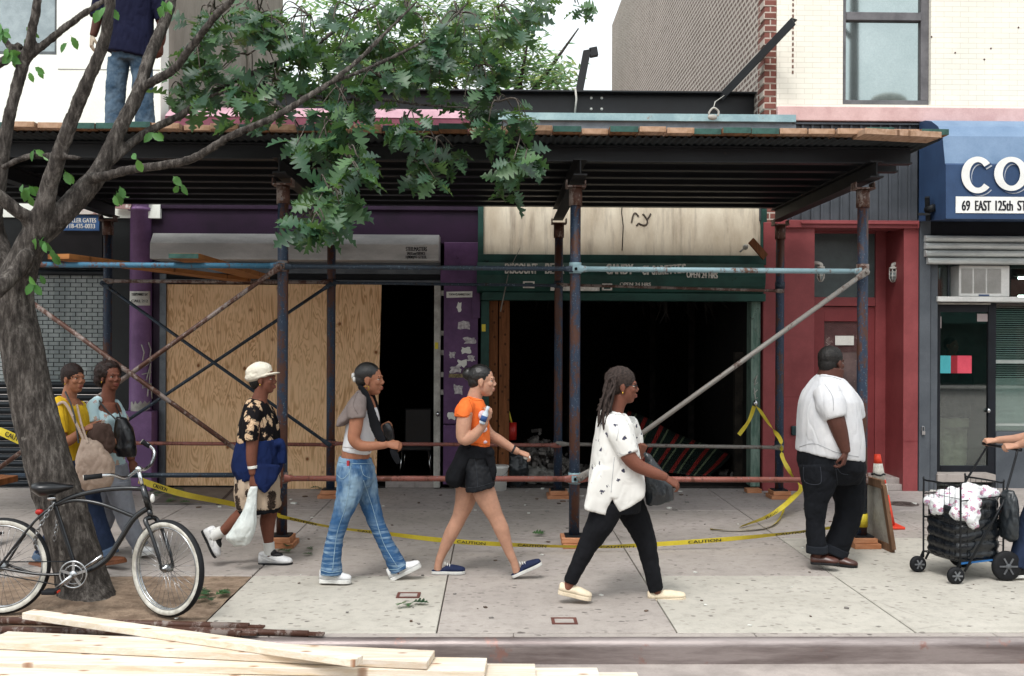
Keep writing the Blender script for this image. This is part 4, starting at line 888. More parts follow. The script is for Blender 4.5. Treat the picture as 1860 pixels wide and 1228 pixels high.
while x < XS1 - .02:
    kind = (1 if k % 2 else 3) if gset(k) else (0 if k % 2 else 2)
    o = protos[kind] if not used[kind] else protos[kind].copy()
    if used[kind]: col.objects.link(o)
    used[kind] = True
    o.location = (x + .115, 8.47 + rnd.uniform(-.02, .06) + .06 * math.sin(k * 1.7) * .5, ZJ1 + .032 + (.004 if k % 3 else .0)); o.rotation_euler = (R(rnd.uniform(-.1, .15)), 0, R(rnd.uniform(-.6, .6)))
    x += .243; k += 1
# overhanging plank at the right end and the loose planks lying inside on the rails
mb = MB(); mb.bar(P(1560, 243, 8.44), P(1697, 250, 8.5), .24, .05); o = mb.build('loose_plank', [PLANK], None, bevel=.003, origin=P(1560, 243, 8.5)); tag(o, 'loose plank lying lengthwise over the right end of the scaffold deck', 'plank')
mb = MB(); mb.bar(P(106, 466, 8.85), P(440, 508, 11.7), .23, .045); o = mb.build('loose_plank', [m_wood('inner_plank', 'a8703f', '8a5a33', stretch=(2, 2, 12))], None, bevel=.003, origin=P(200, 470, 9)); tag(o, 'long orange plank laid over the top rails left of the posts', 'plank')
mb = MB(); mb.bar(P(334, 465, 8.8), P(470, 503, 11.7), .26, .05); o = mb.build('loose_plank', [bpy.data.materials['inner_plank']], None, bevel=.003, origin=P(334, 465, 8.8)); tag(o, 'short looking green-ended plank laid over the rails before the shutter housing', 'plank')
c = P(334, 465, 8.79); mb = MB(); mb.box(c.x - .13, c.x + .13, c.y - .012, c.y - .002, c.z - .022, c.z + .022); mb.build('painted_end', GREENEND, o)
# wooden sole blocks under the posts
lab = {513: 'stacked wooden blocks under the post behind the woman with the white cap', 1044: 'wooden block under the front post beside the woman with dreadlocks', 1566: 'wooden block under the blue post by the big man'}
for x, u in zip(fxs, fu):
    if u < 0: continue
    mb = MB(); mb.box(x - .11, x + .13, DF - .14, DF + .14, .001, .046); mb.box(x - .12, x + .10, DF - .13, DF + .13, .048, .0915)
    tag(mb.build('sole_block', BLOCK, None, bevel=.004, origin=(x, DF, 0)), lab[u], 'wood block')
labb = ['wooden block under the back post behind the tree couple', 'wooden block under the dark post before the plywood', 'wooden block under the back post in front of the burnt shop', 'wooden blocks under the back post before the red wall']
for x, l in zip(bxs, labb):
    mb = MB(); mb.box(x - .13, x + .14, DB - .15, DB + .12, .001, .044); mb.box(x - .10, x + .11, DB - .12, DB + .12, .046, .0915)
    tag(mb.build('sole_block', BLOCK, None, bevel=.004, origin=(x, DB, 0)), l, 'wood block')
c = G(1370, 895); mb = MB(); mb.box(c.x - .1, c.x + .08, c.y - .05, c.y + .1, .001, .05); tag(mb.build('sole_block', BLOCK, None, bevel=.004, origin=c), 'stray wooden block lying by the burnt shop doorway', 'wood block')
# ================================================================== STREET THINGS
# traffic cone
c = G(1602, 957); t = empty('traffic_cone', c, 'orange and white striped traffic cone by the red doorway', 'cone')
mb = MB(); mb.box(c.x - .17, c.x + .17, c.y - .17, c.y + .17, .002, .03); mb.build('base', CONE_O, t, bevel=.01)
def cone_seg(z0, z1, m_, n_):
    f = lambda z: .125 - (.125 - .03) * z / .70
    mb = MB(); mb.prim(loft([[(c.x - .05 * z / .7 + f(z) * math.cos(k * math.pi / 16), c.y + f(z) * math.sin(k * math.pi / 16), .03 + z) for k in range(32)] for z in (z0, (z0 + z1) / 2, z1)])); mb.build(n_, m_, t)
cone_seg(0, .30, CONE_O, 'body'); cone_seg(.30, .41, CONE_W, 'reflective_band'); cone_seg(.41, .45, CONE_O, 'body'); cone_seg(.45, .61, CONE_W, 'reflective_band'); cone_seg(.61, .70, CONE_O, 'body')
mb = MB(); mb.tube([(c.x - .04 + .062 * math.cos(k * .5236), c.y + .062 * math.sin(k * .5236), .53 + .008 * math.sin(k * 2)) for k in range(12)], .009, 8, closed=True); mb.build('wire_loop', STEEL_DK, t)
# leaning framed board
t = empty('leaning_board', G(1600, 1003), 'wooden framed grey board leaning against the blue post', 'board')
A = [P(1574, 872, 9.2), P(1604, 880, 8.75), P(1622, 1002, 8.72), P(1573, 985, 9.25)]
A[2].z = .03; A[3].z = .03
mb = MB(); nrm = (A[1] - A[0]).cross(A[3] - A[0]).normalized()
for i in range(4): mb.bar(A[i], A[(i + 1) % 4], .035, .075, up=nrm.cross(A[(i + 1) % 4] - A[i]))
mb.build('frame', m_wood('frame_brown', '7b5f4a', '5f4634', stretch=(8, 8, 2)), t, bevel=.004)
mb = MB(); mb.prism([p + nrm * .008 for p in A], nrm * -.012); mb.build('panel', M('board_grey', 'a9a79f', '8e8c85', scale=7), t)
# red dust pan bucket, white bucket, trash bag, plastic, rug, rubble, chair in the shops
c = P(926, 783, 12.7); t = empty('red_bucket', (c.x, c.y, c.z - .1), 'red plastic bucket with yellow broom handle in the burnt shop', 'bucket')
mb = MB(); mb.prim(loft([[(c.x + (z * .12) + r * math.cos(k * .3927), c.y + r * .8 * math.sin(k * .3927), c.z - .11 + z) for k in range(16)] for z, r in ((0, .085), (.11, .075), (.22, .06))])); mb.build('body', PLASTIC_R, t)
mb = MB(); mb.tube([P(932, 780, 12.72), P(921, 737, 12.72)], .014, 8); mb.build('broom_handle', TAPE, t)
mb = MB(); p = P(917, 767, 12.66); mb.box(p.x - .03, p.x + .03, p.y, p.y + .04, p.z - .02, p.z + .02); mb.build('label', PAPER, t, bevel=.005)
c = G(900, 882); c.y = 12.35; t = empty('white_bucket', (c.x, c.y, 0), 'white paint bucket behind the shorts of the orange top woman', 'bucket')
mb = MB(); mb.prim(loft([[(c.x + .03 + r * math.cos(k * .2618), c.y + r * math.sin(k * .2618), z) for k in range(24)] for z, r in ((.005, .105), (.28, .125), (.285, .135), (.31, .135), (.312, .12))])); mb.build('body', WHITE, t)
mb = MB(); mb.tube([(c.x + .03 + .13 * math.cos(a * .3), c.y - .135 * math.sin(a * .3), .28 - .09 * math.sin(a * .3)) for a in range(11)], .003, 6); mb.build('handle', CHROME, t)
def lump(name, c, r, amp, sc_, mats, label, cat, vox=.02, seed=0):
    o = fuse(name, [ell(V(c) + V((0, 0, r[2] * .8)), r, nu=28, nv=18)], vox, mats, None, 1, (amp, sc_, sc_, sc_), origin=(c[0], c[1], 0)); return tag(o, label, cat)
c = P(934, 868, 12.55); lump('trash_bag', (c.x, 12.62, .04), (.17, .16, .24), .05, 9, [BLKBAG], 'black rubbish bag standing at the timber post', 'rubbish bag')
c = P(975, 850, 12.8); lump('plastic_sheet', (c.x, 12.85, .03), (.27, .2, .1), .09, 8, [M('crumpled_poly', '8c8b86', '6c6b67', rough=.35, bump=.8, bscale=20, bdist=.01)], 'crumpled grey plastic sheet on the burnt shop floor', 'plastic sheet')
mb = MB(); rr_ = random.Random(5)
for i in range(420):
    a = rr_.uniform(0, 1); u = rr_.gauss(975, 38) if i < 300 else rr_.uniform(930, 1360); D = rr_.uniform(12.9, 14.4); h = max(0, .52 - abs(u - 975) * .006) * rr_.random() if i < 300 else .02
    p = P(u, 800, D); s_ = rr_.uniform(.015, .06)
    M_ = Matrix.Rotation(rr_.uniform(0, 6), 3, V((rr_.random(), rr_.random(), rr_.random() + .01)).normalized())
    mb.obox((p.x, D, .05 + h), M_ @ V((s_, 0, 0)), M_ @ V((0, s_ * .8, 0)), M_ @ V((0, 0, s_ * .4)))
o = mb.build('rubble', M('ash_rubble', '8a8580', '3f3b38', scale=12, lo=.3, hi=.7)); tag(o, 'heap of grey fire debris on the burnt shop floor', 'rubble', kind='stuff')
# striped rug draped over wreckage
vs, fs = [], []; A_, B_, C_ = P(1135, 745, 14.0), P(1330, 830, 13.6), P(1155, 862, 13.1)
def rugpt(s_, t_):
    p = A_.lerp(B_, s_); q = P(1085, 858, 13.0).lerp(P(1290, 862, 13.0), s_); return p.lerp(q, t_) + V((0, 0, .02 * math.sin(9 * s_ + 3 * t_)))
mb = MB(); ns = 60
stripe = [0, 0, 1, 1, 0, 0, 2, 0, 0]
for i in range(ns):
    s0_, s1_ = i / ns, (i + 1) / ns
    pts = [(rugpt(s0_, k / 12), rugpt(s1_, k / 12)) for k in range(13)]
    vs = [p for pr in pts for p in pr]; mb.add(vs, [(2 * k, 2 * k + 1, 2 * k + 3, 2 * k + 2) for k in range(12)], stripe[i % 9], True)
o = mb.build('striped_rug', [M('rug_green', '14241f', '0f1a17'), M('rug_red', '8c2a26', '7a221f'), M('rug_pale', '6d7a5f', '556049')], None, origin=C_, fix=False); s_ = o.modifiers.new('s', 'SOLIDIFY'); s_.thickness = .012
tag(o, 'red and green striped rug slumped in the burnt shop', 'rug')
c = P(757, 860, 13.3); c.z = .03; t = empty('metal_chair', c, 'dark chair with chrome legs inside the boarded doorway', 'chair')
mb = MB(); mb.box(c.x - .17, c.x + .2, 13.3, 13.34, .45, .95); mb.build('backrest', LEATH_BLK, t, bevel=.02)
mb = MB(); mb.box(c.x - .2, c.x + .22, 12.95, 13.3, .42, .47); mb.build('seat', LEATH_BLK, t, bevel=.015)
for dx, dy in ((-.2, 12.9), (.22, 12.92), (-.19, 13.34), (.21, 13.34)): mb = MB(); mb.tube([(c.x + dx * .8, dy + (.03 if dy < 13 else -.03), .43), (c.x + dx, dy, .03)], .011, 8); mb.build('leg', CHROME, t)
# lying steel tubes by the kerb
def ltube(u0, v0, u1, v1, r, lab):
    a, b = G(u0, v0, r), G(u1, v1, r); d = (b - a).normalized(); mb = MB(); mb.tube([a, b], r, 12)
    mb.bar(b - d * .01, b + d * .10, .045, .012); mb.tube([b + d * .07 - V((0, 0, .008)), b + d * .07 + V((0, 0, .012))], .012, 8)
    tag(mb.build('scaffold_tube', PIPE_RUST, None, origin=(a + b) / 2), lab, 'tube')
ltube(-30, 1126, 452, 1138, .024, 'longer rusty scaffold tube lying on the earth under the bicycle'); ltube(-30, 1143, 438, 1151, .022, 'rusty scaffold tube lying half hidden by the top plank'); ltube(300, 1143, 560, 1151, .02, 'rusty scaffold tube reaching farthest onto the pale slab')
# fresh lumber stacked in the gutter
def lum(u0, D0, u1, D1, zt, wd, lab, m_=LUMBER, th=.042):
    a, b = P(u0, 1150, D0), P(u1, 1150, D1); a.z = b.z = zt - th / 2; d = (b - a).normalized(); s_ = V((d.y, -d.x, 0)) * (wd / 2); a, b = a + s_, b + s_
    mb = MB(); mb.bar(a, b, wd, th); o = mb.build('lumber_plank', m_, None, bevel=.004, origin=(a + b) / 2); tag(o, lab, 'plank')
lum(62, 6.36, 660, 5.43, .141, .095, 'topmost pale plank slanting over the others from the bicycle wheel')
lum(14, 6.03, 790, 5.65, .097, .21, 'wide pale plank with dark knots just under the slanting one', LUMBER2)
lum(-60, 5.83, 885, 5.66, .051, .23, 'pale plank under the wide knotted one, ending just past it', LUMBER)
lum(-80, 5.75, 972, 5.70, .005, .27, 'pale plank fourth from the top of the lumber pile', LUMBER2)
lum(-80, 5.77, 1085, 5.77, -.041, .28, 'pale plank fifth from the top of the lumber pile', LUMBER)
lum(-80, 5.80, 1157, 5.83, -.087, .28, 'pale plank reaching farthest right along the gutter', LUMBER2)
lum(-90, 5.53, 560, 5.33, .055, .14, 'pale plank with a pinkish edge along the bottom left', LUMBER)
lum(-90, 5.37, 700, 5.36, .0, .2, 'lowest pale plank at the bottom edge of the photo', LUMBER2)
for u, D in ((120, 5.72), (560, 5.62)):
    c = P(u, 1150, D); mb = MB(); mb.box(c.x - .045, c.x + .045, c.y - .4, c.y + .1, -.149, -.132); tag(mb.build('timber_bearer', LUMBER2, None, bevel=.004, origin=c), 'pale timber bearer under the lumber pile, ' + ('left one' if u < 300 else 'right one'), 'timber')
# caution tape
def ribbon(path, wd, lab, words, twist=None, name='caution_tape'):
    pts = curve([p for p in path], 10); n = len(pts); mb = MB(); vs, fs = [], []
    for i, p in enumerate(pts):
        d = (pts[min(i + 1, n - 1)] - pts[max(i - 1, 0)]).normalized(); s_ = i / (n - 1)
        a = (twist(s_) if twist else .25 * math.sin(s_ * 9))
        up = V((0, 0, 1)); up = (up - d * up.dot(d)); up = up.normalized() if up.length > 1e-3 else V((0, 1, 0)); sd_ = d.cross(up)
        q = up * math.cos(a) + sd_ * math.sin(a); vs += [p - q * wd / 2, p + q * wd / 2]
    for i in range(n - 1): fs.append((2 * i, 2 * i + 2, 2 * i + 3, 2 * i + 1))
    mb.add(vs, fs, 0, True); o = mb.build(name, TAPE, None, origin=path[len(path) // 2], fix=False); tag(o, lab, 'caution tape')
    for (s_, ln, word) in words:
        i = min(n - 2, int(s_ * (n - 1))); c, d = pts[i], (pts[min(i + 2, n - 1)] - pts[max(i - 2, 0)]).normalized()
        up = V((vs[2 * i + 1] - vs[2 * i])).normalized(); nn = d.cross(up)
        Mx = Matrix((d, -nn, up)).transposed() if nn.y < 0 else Matrix((d, nn, up)).transposed()
        text('lettering', word, c.x, c.y * 0 + (c - up * wd * .3).z, (c + V((0, -.006, 0))).y, wd * .6, INK, o, w=ln, depth=.001, rot=Mx.to_4x4())
    return o
tp = [P(252, 872, 7.05), P(330, 897, 7.9), P(420, 915, 8.7), P(508, 936, 8.93)]
ribbon(tp, .046, 'yellow caution tape stretched from the bicycle to the first post', [(.16, .30, 'CAUTION'), (.72, .26, 'CAUTION')], lambda s_: .15 + .5 * s_)
tp2 = [P(505, 937, 8.93), P(600, 957, 8.86), P(700, 969, 8.8), P(800, 981, 8.74), P(900, 988, 8.7), P(1000, 992, 8.72), P(1100, 993, 8.75), P(1200, 988, 8.8), P(1300, 981, 8.85), P(1400, 972, 8.9), P(1470, 964, 8.92), P(1556, 952, 8.93)]
ribbon(tp2, .042, 'long sagging yellow caution tape between the front posts', [(.03, .25, 'CAUTION'), (.14, .25, 'CAUTION'), (.30, .25, 'CAUTION'), (.40, .25, 'CAUTION'), (.54, .3, 'CAUTION'), (.69, .3, 'CAUTION'), (.83, .3, 'CAUTION')], lambda s_: .45 + .4 * math.sin(s_ * 16))
mb = MB(); x = fxs[3]; mb.tube([(x, DF, .18), (x, DF, .30)], .054, 16); tag(mb.build('caution_tape', TAPE, None, origin=(x, DF, .2)), 'yellow tape wound round the blue post foot', 'caution tape')
tp3 = [P(1372, 735, 12.3), P(1380, 745, 12.2), P(1400, 775, 11.75), P(1418, 800, 11.7), P(1421, 830, 11.7), P(1438, 862, 11.6), P(1455, 885, 11.2), P(1440, 905, 10.6), P(1400, 935, 10.2), P(1345, 962, 9.85)]
for i, p in enumerate(tp3[-1:]): p.z = .02
ribbon(tp3, .05, 'yellow caution tape trailing from the green jamb past the back post', [(.86, .25, 'CAUTION')], lambda s_: .3 + 1.2 * math.sin(s_ * 11))
tp4 = [G(1290, 961, .012), G(1345, 963, .015), G(1400, 955, .02), G(1420, 935, .03), P(1428, 912, 10.6), P(1450, 893, 11.0)]
ribbon(tp4, .05, 'loose end of yellow caution tape curled on the pavement', [(.25, .2, 'CAUTION')], lambda s_: 1.1 + .3 * math.sin(s_ * 8))
tp5 = [P(1370, 738, 12.3), P(1360, 765, 12.28), P(1342, 790, 12.25)]
ribbon(tp5, .05, 'short end of yellow caution tape knotted on the green jamb', [])
tp6 = [P(-17, 778, 8.95), P(6, 786, 8.9), P(36, 800, 8.9)]
ribbon(tp6, .075, 'yellow caution tape at the left edge behind the trunk', [(.55, .22, 'CAUTION')], lambda s_: .1)
mb = MB(); c = P(1372, 733, 12.33); mb.prim(ell(c, (.03, .03, .045))); o = mb.build('padlock', CHROME, None, origin=c); tag(o, 'steel padlock hanging on the green jamb with knotted tape', 'padlock')
# a short rusty pole end at the left edge, the plank corner there
mb = MB(); mb.bar(P(-60, 885, 7.6), P(14, 868, 8.0), .2, .05); tag(mb.build('loose_plank', RAWPOST, None, bevel=.004, origin=P(0, 870, 8)), 'brown plank end poking in at the left edge', 'plank')
# litter and fallen leaves
def leafpoly(L, wd):
    return [(0, .012), (.13, .014), (.22, .05), (.29, .34), (.34, .30), (.375, .085), (.47, .50), (.53, .44), (.56, .11), (.66, .50), (.72, .40), (.755, .12), (.86, .28), (.90, .10), (1, 0)]
def leaf_mesh(mb, base, d, n, L, wd, mi=0, droop=.25, pr=None):
    d = d.normalized(); n = (n - d * n.dot(d)).normalized(); s_ = d.cross(n); pr = pr or leafpoly(L, wd); k = len(pr)
    mid, l_, r_ = [], [], []
    for (a, b) in pr:
        c = base + d * a * L - n * droop * L * a * a; lift = n * b * wd * .30
        mid.append(c); l_.append(c + s_ * b * wd + lift); r_.append(c - s_ * b * wd + lift)
    vs = mid + l_ + r_; fs = []
    for i in range(k - 1): fs.append((i, i + 1, k + i + 1, k + i)); fs.append((i, 2 * k + i, 2 * k + i + 1, i + 1))
    mb.add(vs, fs, mi, True)
mb = MB(); rl = random.Random(11)
for (u, v, n_, sp) in ((385, 1080, 10, 18), (745, 1095, 3, 10), (536, 1000, 5, 22), (300, 893, 16, 30), (995, 968, 2, 8), (330, 905, 10, 25), (580, 885, 3, 15)):
    for i in range(n_):
        p = G(u + rl.uniform(-sp, sp), v + rl.uniform(-sp, sp) * .3, .012 + rl.uniform(0, .02)); a = rl.uniform(0, 6.28)
        leaf_mesh(mb, p, V((math.cos(a), math.sin(a), .1)), V((rl.uniform(-.3, .3), rl.uniform(-.3, .3), 1)), rl.uniform(.09, .15), .09, 0, .1)
tag(mb.build('fallen_leaves', LEAF, fix=False), 'green oak leaves fallen on the pavement', 'leaves', kind='stuff')
mb = MB()
for i in range(150):
    u, v = rl.uniform(200, 1860), (rl.uniform(882, 930) if i < 90 else rl.uniform(930, 1140)); p = G(u, v, .004); a = rl.uniform(0, 3); s_ = rl.uniform(.008, .03) * (1 if i < 90 else .55)
    mb.obox(p + V((0, 0, s_ * .2)), (s_ * math.cos(a), s_ * math.sin(a), 0), (-s_ * .7 * math.sin(a), s_ * .7 * math.cos(a), 0), (0, 0, s_ * .25), i % 3)
tag(mb.build('litter', [PAPER, M('litter_brown', '6b594d', '4a3d35'), M('litter_grey', '8c8884', '6e6a66')]), 'small scraps of litter along the shop fronts', 'litter', kind='stuff')

lp = empty('street_lamp', (7.03, 5.5, 0), 'grey street lamp post reflected in the upstairs window', 'street lamp')
mb = MB(); mb.tube([(7.03, 5.5, 0), (7.03, 5.5, .6), (7.03, 5.5, .62), (7.03, 5.5, 5), (7.03, 5.5, 9.4)], [.2, .18, .12, .1, .075], 16); mb.build('pole', STEEL_DK, lp)
mb = MB(); mb.tube(curve([(7.03, 5.5, 7.75), (6.5, 5.5, 8.35), (5.9, 5.5, 8.75), (5.2, 5.5, 8.85)], 6), .045, 10); mb.tube(curve([(7.03, 5.5, 8.9), (6.4, 5.5, 9.1), (5.2, 5.5, 8.9)], 6), .045, 10); mb.build('arm', STEEL_DK, lp)
mb = MB(); mb.tube([(7.03, 5.5, 6.25), (7.4, 5.5, 6.5), (7.7, 5.5, 6.62)], .035, 10); mb.prim(ell((7.72, 5.5, 6.6), (.36, .2, .16))); mb.build('lamp_head', OFFWHITE, lp)

ob = empty('opposite_building', (8, -17, 0), 'low brick shop row across the street, seen only mirrored in the shop door glass', 'building')
mb = MB()
for i in range(9):
    x = -12 + i * 5; mb.box(x, x + .8, -19, -17, 0, 3.4)
mb.box(-12, 33.8, -19, -17, 3.4, 4.6)
for i in range(17): x = -12 + i * 2.7; mb.box(x, x + 1.3, -19, -17, 4.6, 6.2)
mb.box(-12, 33.8, -19, -17, 6.2, 7.2); mb.build('wall', m_brick('opposite_brick', '7d4f48', '6a423c', 'a1958c', 3.3), ob)
for i, m_ in enumerate((RED, GREEN, PURPLE, AWN, OFFWHITE, ROSE, GREEN, RED)):
    x = -11.2 + i * 5; mb = MB(); mb.box(x, x + 4.2, -18.4, -18.2, 0, 3.4); mb.build('shopfront', m_, ob); mb = MB(); mb.prism([(x, -17.02, 3.3), (x, -16.0, 2.7), (x, -16.02, 2.66), (x, -17.02, 3.2)], (4.2, 0, 0)); mb.build('awning', m_, ob)
mb = MB(); mb.box(-12, 33, -18.6, -18.5, 4.5, 6.3); mb.build('window', GLASS_UP, ob)
# ================================================================== STREET TREE
def br(pts, n=5):
    return tube(curve([P(u, v, D) for u, v, D, r in pts], n), lerps([r * D / FP for u, v, D, r in pts], n), 12)
tree = empty('street_tree', G(158, 1092), 'leaning oak street tree with rough bark spreading over the bicycle', 'tree')
limbs = [
    [(162, 1130, 7.13, 66), (160, 1108, 7.15, 57), (157, 1090, 7.17, 51), (151, 1062, 7.2, 46), (136, 1000, 7.2, 42), (106, 900, 7.2, 41), (96, 871, 7.2, 41), (58, 727, 7.2, 37.5), (38, 620, 7.2, 36), (27, 570, 7.2, 35), (28, 520, 7.2, 33), (44, 472, 7.2, 28), (66, 425, 7.18, 24)],
    [(64, 430, 7.18, 24), (72, 410, 7.15, 18), (88, 342, 7.12, 15.5), (116, 256, 7.05, 14), (149, 171, 7.0, 12.5), (171, 120, 6.97, 11.5), (191, 68, 6.94, 11), (200, 0, 6.9, 10), (206, -60, 6.85, 9)],
    [(64, 432, 7.2, 24), (84, 415, 7.22, 22), (113, 388, 7.25, 21), (157, 342, 7.3, 19.5), (183, 308, 7.35, 17.5), (215, 239, 7.42, 14.5), (250, 171, 7.5, 13), (272, 103, 7.6, 12), (301, 34, 7.7, 10.5), (311, 0, 7.8, 10), (325, -60, 7.9, 9)],
    [(250, 165, 7.5, 9), (274, 150, 7.48, 9), (315, 126, 7.4, 8.5), (342, 92, 7.35, 8), (369, 58, 7.3, 7.5), (393, 27, 7.25, 7), (421, 0, 7.2, 6), (445, -40, 7.1, 5)],
    [(140, 350, 7.3, 14), (165, 326, 7.25, 11), (191, 320, 7.2, 9.5), (239, 308, 7.12, 8.5), (291, 301, 7.08, 8.5), (342, 291, 7.05, 8.5), (376, 274, 7.02, 8), (427, 243, 7.0, 7.5), (500, 212, 7.0, 7), (560, 175, 7.05, 6), (600, 150, 7.1, 5.5), (650, 110, 7.2, 5), (705, 55, 7.3, 4), (760, 0, 7.4, 3)],
    [(600, 150, 7.1, 4.5), (650, 132, 7.3, 4.2), (710, 105, 7.5, 3.8), (790, 62, 7.7, 3.2), (850, 5, 7.9, 2.4)],
    [(195, 295, 7.36, 10), (212, 284, 7.4, 9), (239, 260, 7.5, 8.5), (274, 236, 7.6, 8), (308, 219, 7.65, 7.5), (335, 205, 7.7, 7), (420, 150, 7.8, 6), (480, 125, 7.9, 5.5), (560, 90, 8.0, 5), (610, 55, 8.0, 4), (690, 5, 8.0, 3)],
    [(335, 206, 7.7, 5), (380, 175, 7.6, 4), (440, 165, 7.5, 3.5), (500, 190, 7.4, 3), (540, 205, 7.4, 2.2)],
    [(450, 137, 7.85, 3), (520, 168, 7.8, 3), (600, 180, 7.8, 2.6), (700, 182, 7.8, 3), (760, 190, 7.8, 3), (850, 196, 7.8, 2.4)],
    [(-14, 420, 7.35, 18), (-10, 380, 7.3, 15), (0, 325, 7.3, 13.5), (12, 239, 7.3, 11.5), (27, 171, 7.3, 10.5), (41, 120, 7.3, 11.5), (52, 84, 7.27, 9.5), (63, 34, 7.22, 8.5), (68, 0, 7.2, 8), (72, -50, 7.2, 7)],
    [(40, 112, 7.3, 8), (31, 99, 7.28, 7.5), (10, 75, 7.25, 6.5), (-5, 45, 7.2, 6), (-30, 5, 7.2, 5)],
    [(44, 112, 7.3, 9), (62, 96, 7.3, 8), (103, 62, 7.3, 7.5), (144, 31, 7.3, 6.5), (185, 3, 7.3, 5), (215, -20, 7.3, 4)],
    [(62, 432, 7.2, 16), (51, 398, 7.12, 12.5), (27, 380, 7.05, 12), (0, 358, 7.0, 12), (-40, 330, 6.9, 11)],
    [(28, 520, 7.2, 22), (50, 462, 7.05, 12), (30, 492, 7.0, 14), (0, 522, 6.9, 15), (-50, 560, 6.8, 14)],
    [(12, 540, 7.25, 26), (0, 480, 7.3, 24), (-15, 420, 7.4, 22), (-40, 350, 7.4, 20)],
    [(5, 305, 7.2, 5.5), (40, 288, 7.15, 6), (75, 282, 7.1, 5.5), (145, 287, 7.0, 4.5)],
    [(-20, 122, 7.3, 9), (5, 112, 7.3, 9), (22, 98, 7.3, 8), (38, 80, 7.3, 7)],
]
limbs = [l if k == 0 else [(u, v, D, r * (.9 if v < 330 else 1)) for u, v, D, r in l] for k, l in enumerate(limbs)]
fuse('trunk', [br(l) for l in limbs], .014, [BARK], tree, 1, (.008, 26, 26, 9))
mb = MB(); mt = MB(); rt = random.Random(21)
clusters = [(390, 40, 90, 50, 46, 7.5), (360, 120, 75, 45, 40, 7.5), (470, 55, 100, 60, 50, 7.6), (560, 60, 90, 65, 52, 7.6), (650, 55, 85, 70, 58, 7.6), (740, 50, 90, 65, 62, 7.8), (830, 50, 80, 55, 46, 7.9), (905, 35, 80, 45, 36, 8.0), (975, 20, 55, 28, 15, 8.1), (780, 125, 90, 50, 52, 7.8), (860, 150, 60, 48, 34, 7.9), (425, 190, 85, 38, 34, 7.4), (500, 165, 60, 40, 26, 7.5), (620, 200, 60, 55, 42, 7.3), (690, 165, 60, 50, 38, 7.5), (340, 185, 55, 40, 22, 7.5), (545, 140, 60, 40, 26, 7.6),
            (612, 250, 45, 48, 44, 7.2), (632, 310, 30, 46, 40, 7.1), (598, 365, 46, 40, 48, 7.0), (565, 410, 38, 32, 34, 7.0), (735, 245, 50, 38, 30, 7.5), (790, 272, 50, 38, 32, 7.5), (772, 315, 32, 26, 15, 7.5), (905, 205, 70, 40, 36, 7.6), (935, 258, 45, 40, 30, 7.6), (962, 300, 36, 30, 24, 7.5), (932, 335, 32, 20, 12, 7.5), (545, 248, 36, 28, 16, 7.2), (1045, 12, 40, 14, 8, 8.1), (450, 120, 70, 40, 24, 7.7), (700, 110, 70, 50, 40, 7.7)]
sparse = [(75, 270, 14, 18, 4), (72, 440, 22, 14, 5), (95, 445, 10, 20, 3), (60, 490, 14, 16, 4), (218, 340, 12, 14, 4), (320, 315, 10, 12, 3), (288, 252, 9, 16, 3), (65, 130, 10, 10, 3), (35, 75, 26, 22, 8), (75, 55, 20, 10, 4), (118, 68, 8, 6, 2), (128, 305, 8, 10, 2), (30, 340, 30, 20, 8), (15, 50, 14, 30, 6), (300, 8, 20, 10, 6), (185, 15, 14, 10, 4), (245, 275, 8, 6, 2)]
YOUNG = [(0, .015), (.12, .02), (.24, .2), (.36, .36), (.44, .33), (.56, .44), (.64, .38), (.76, .36), (.88, .2), (1, 0)]
def spray(u0, v0, ru, rv, n, D0, L0, big):
    k = max(1, n // 6)
    hubs = []
    for h in range(k):
        a, q = rt.uniform(0, 6.28), math.sqrt(rt.random()) * .85
        hubs.append((u0 + ru * q * math.cos(a), v0 + rv * q * math.sin(a), D0 + rt.uniform(-.45, .45)))
    c = P(u0, v0 - rv * .5, D0)
    for (u, v, D) in hubs:
        hub = P(u, v, D)
        if big:
            m_ = (c + hub) / 2 + V((rt.uniform(-.05, .05), rt.uniform(-.1, .1), .08)); mt.tube(curve([c, m_, hub], 4), [.006] * 4 + [.0045] * 4 + [.003], 6)
        for i in range(max(1, round(n / k))):
            az = rt.uniform(0, 6.28); d = V((math.cos(az) * 1.0, math.sin(az) * .8, rt.uniform(-1.2, .35)))
            nn = V((rt.uniform(-.5, .5), rt.uniform(-1.1, .3), rt.uniform(.2, 1)))
            L = L0 * rt.uniform(.7, 1.15); b = hub + V((rt.uniform(-.035, .035), rt.uniform(-.04, .04), rt.uniform(-.05, .03)))
            if not big: d = V((d.x * .6, d.y * .5, -abs(d.z) - .25)); nn = V((rt.uniform(-.5, .5), -1, rt.uniform(-.2, .5)))
            leaf_mesh(mb, b, d, nn, L, L * (.72 if big else .6), 0, rt.uniform(.05, .45), None if big else YOUNG)
for (u, v, a, b, n, D) in clusters: spray(u, v, a, b, int(n * 1.22), D + (.28 if D > 7.15 else 0), .198, True)
mb.build('crown', LEAF, tree, fix=False); mt.build('twig', TWIG, tree)
mb = MB()
for (u, v, a, b, n) in sparse: spray(u, v, a, b, n, 7.05, .105, False)
mb.build('leaf_shoot', LEAF_YG, tree, fix=False)
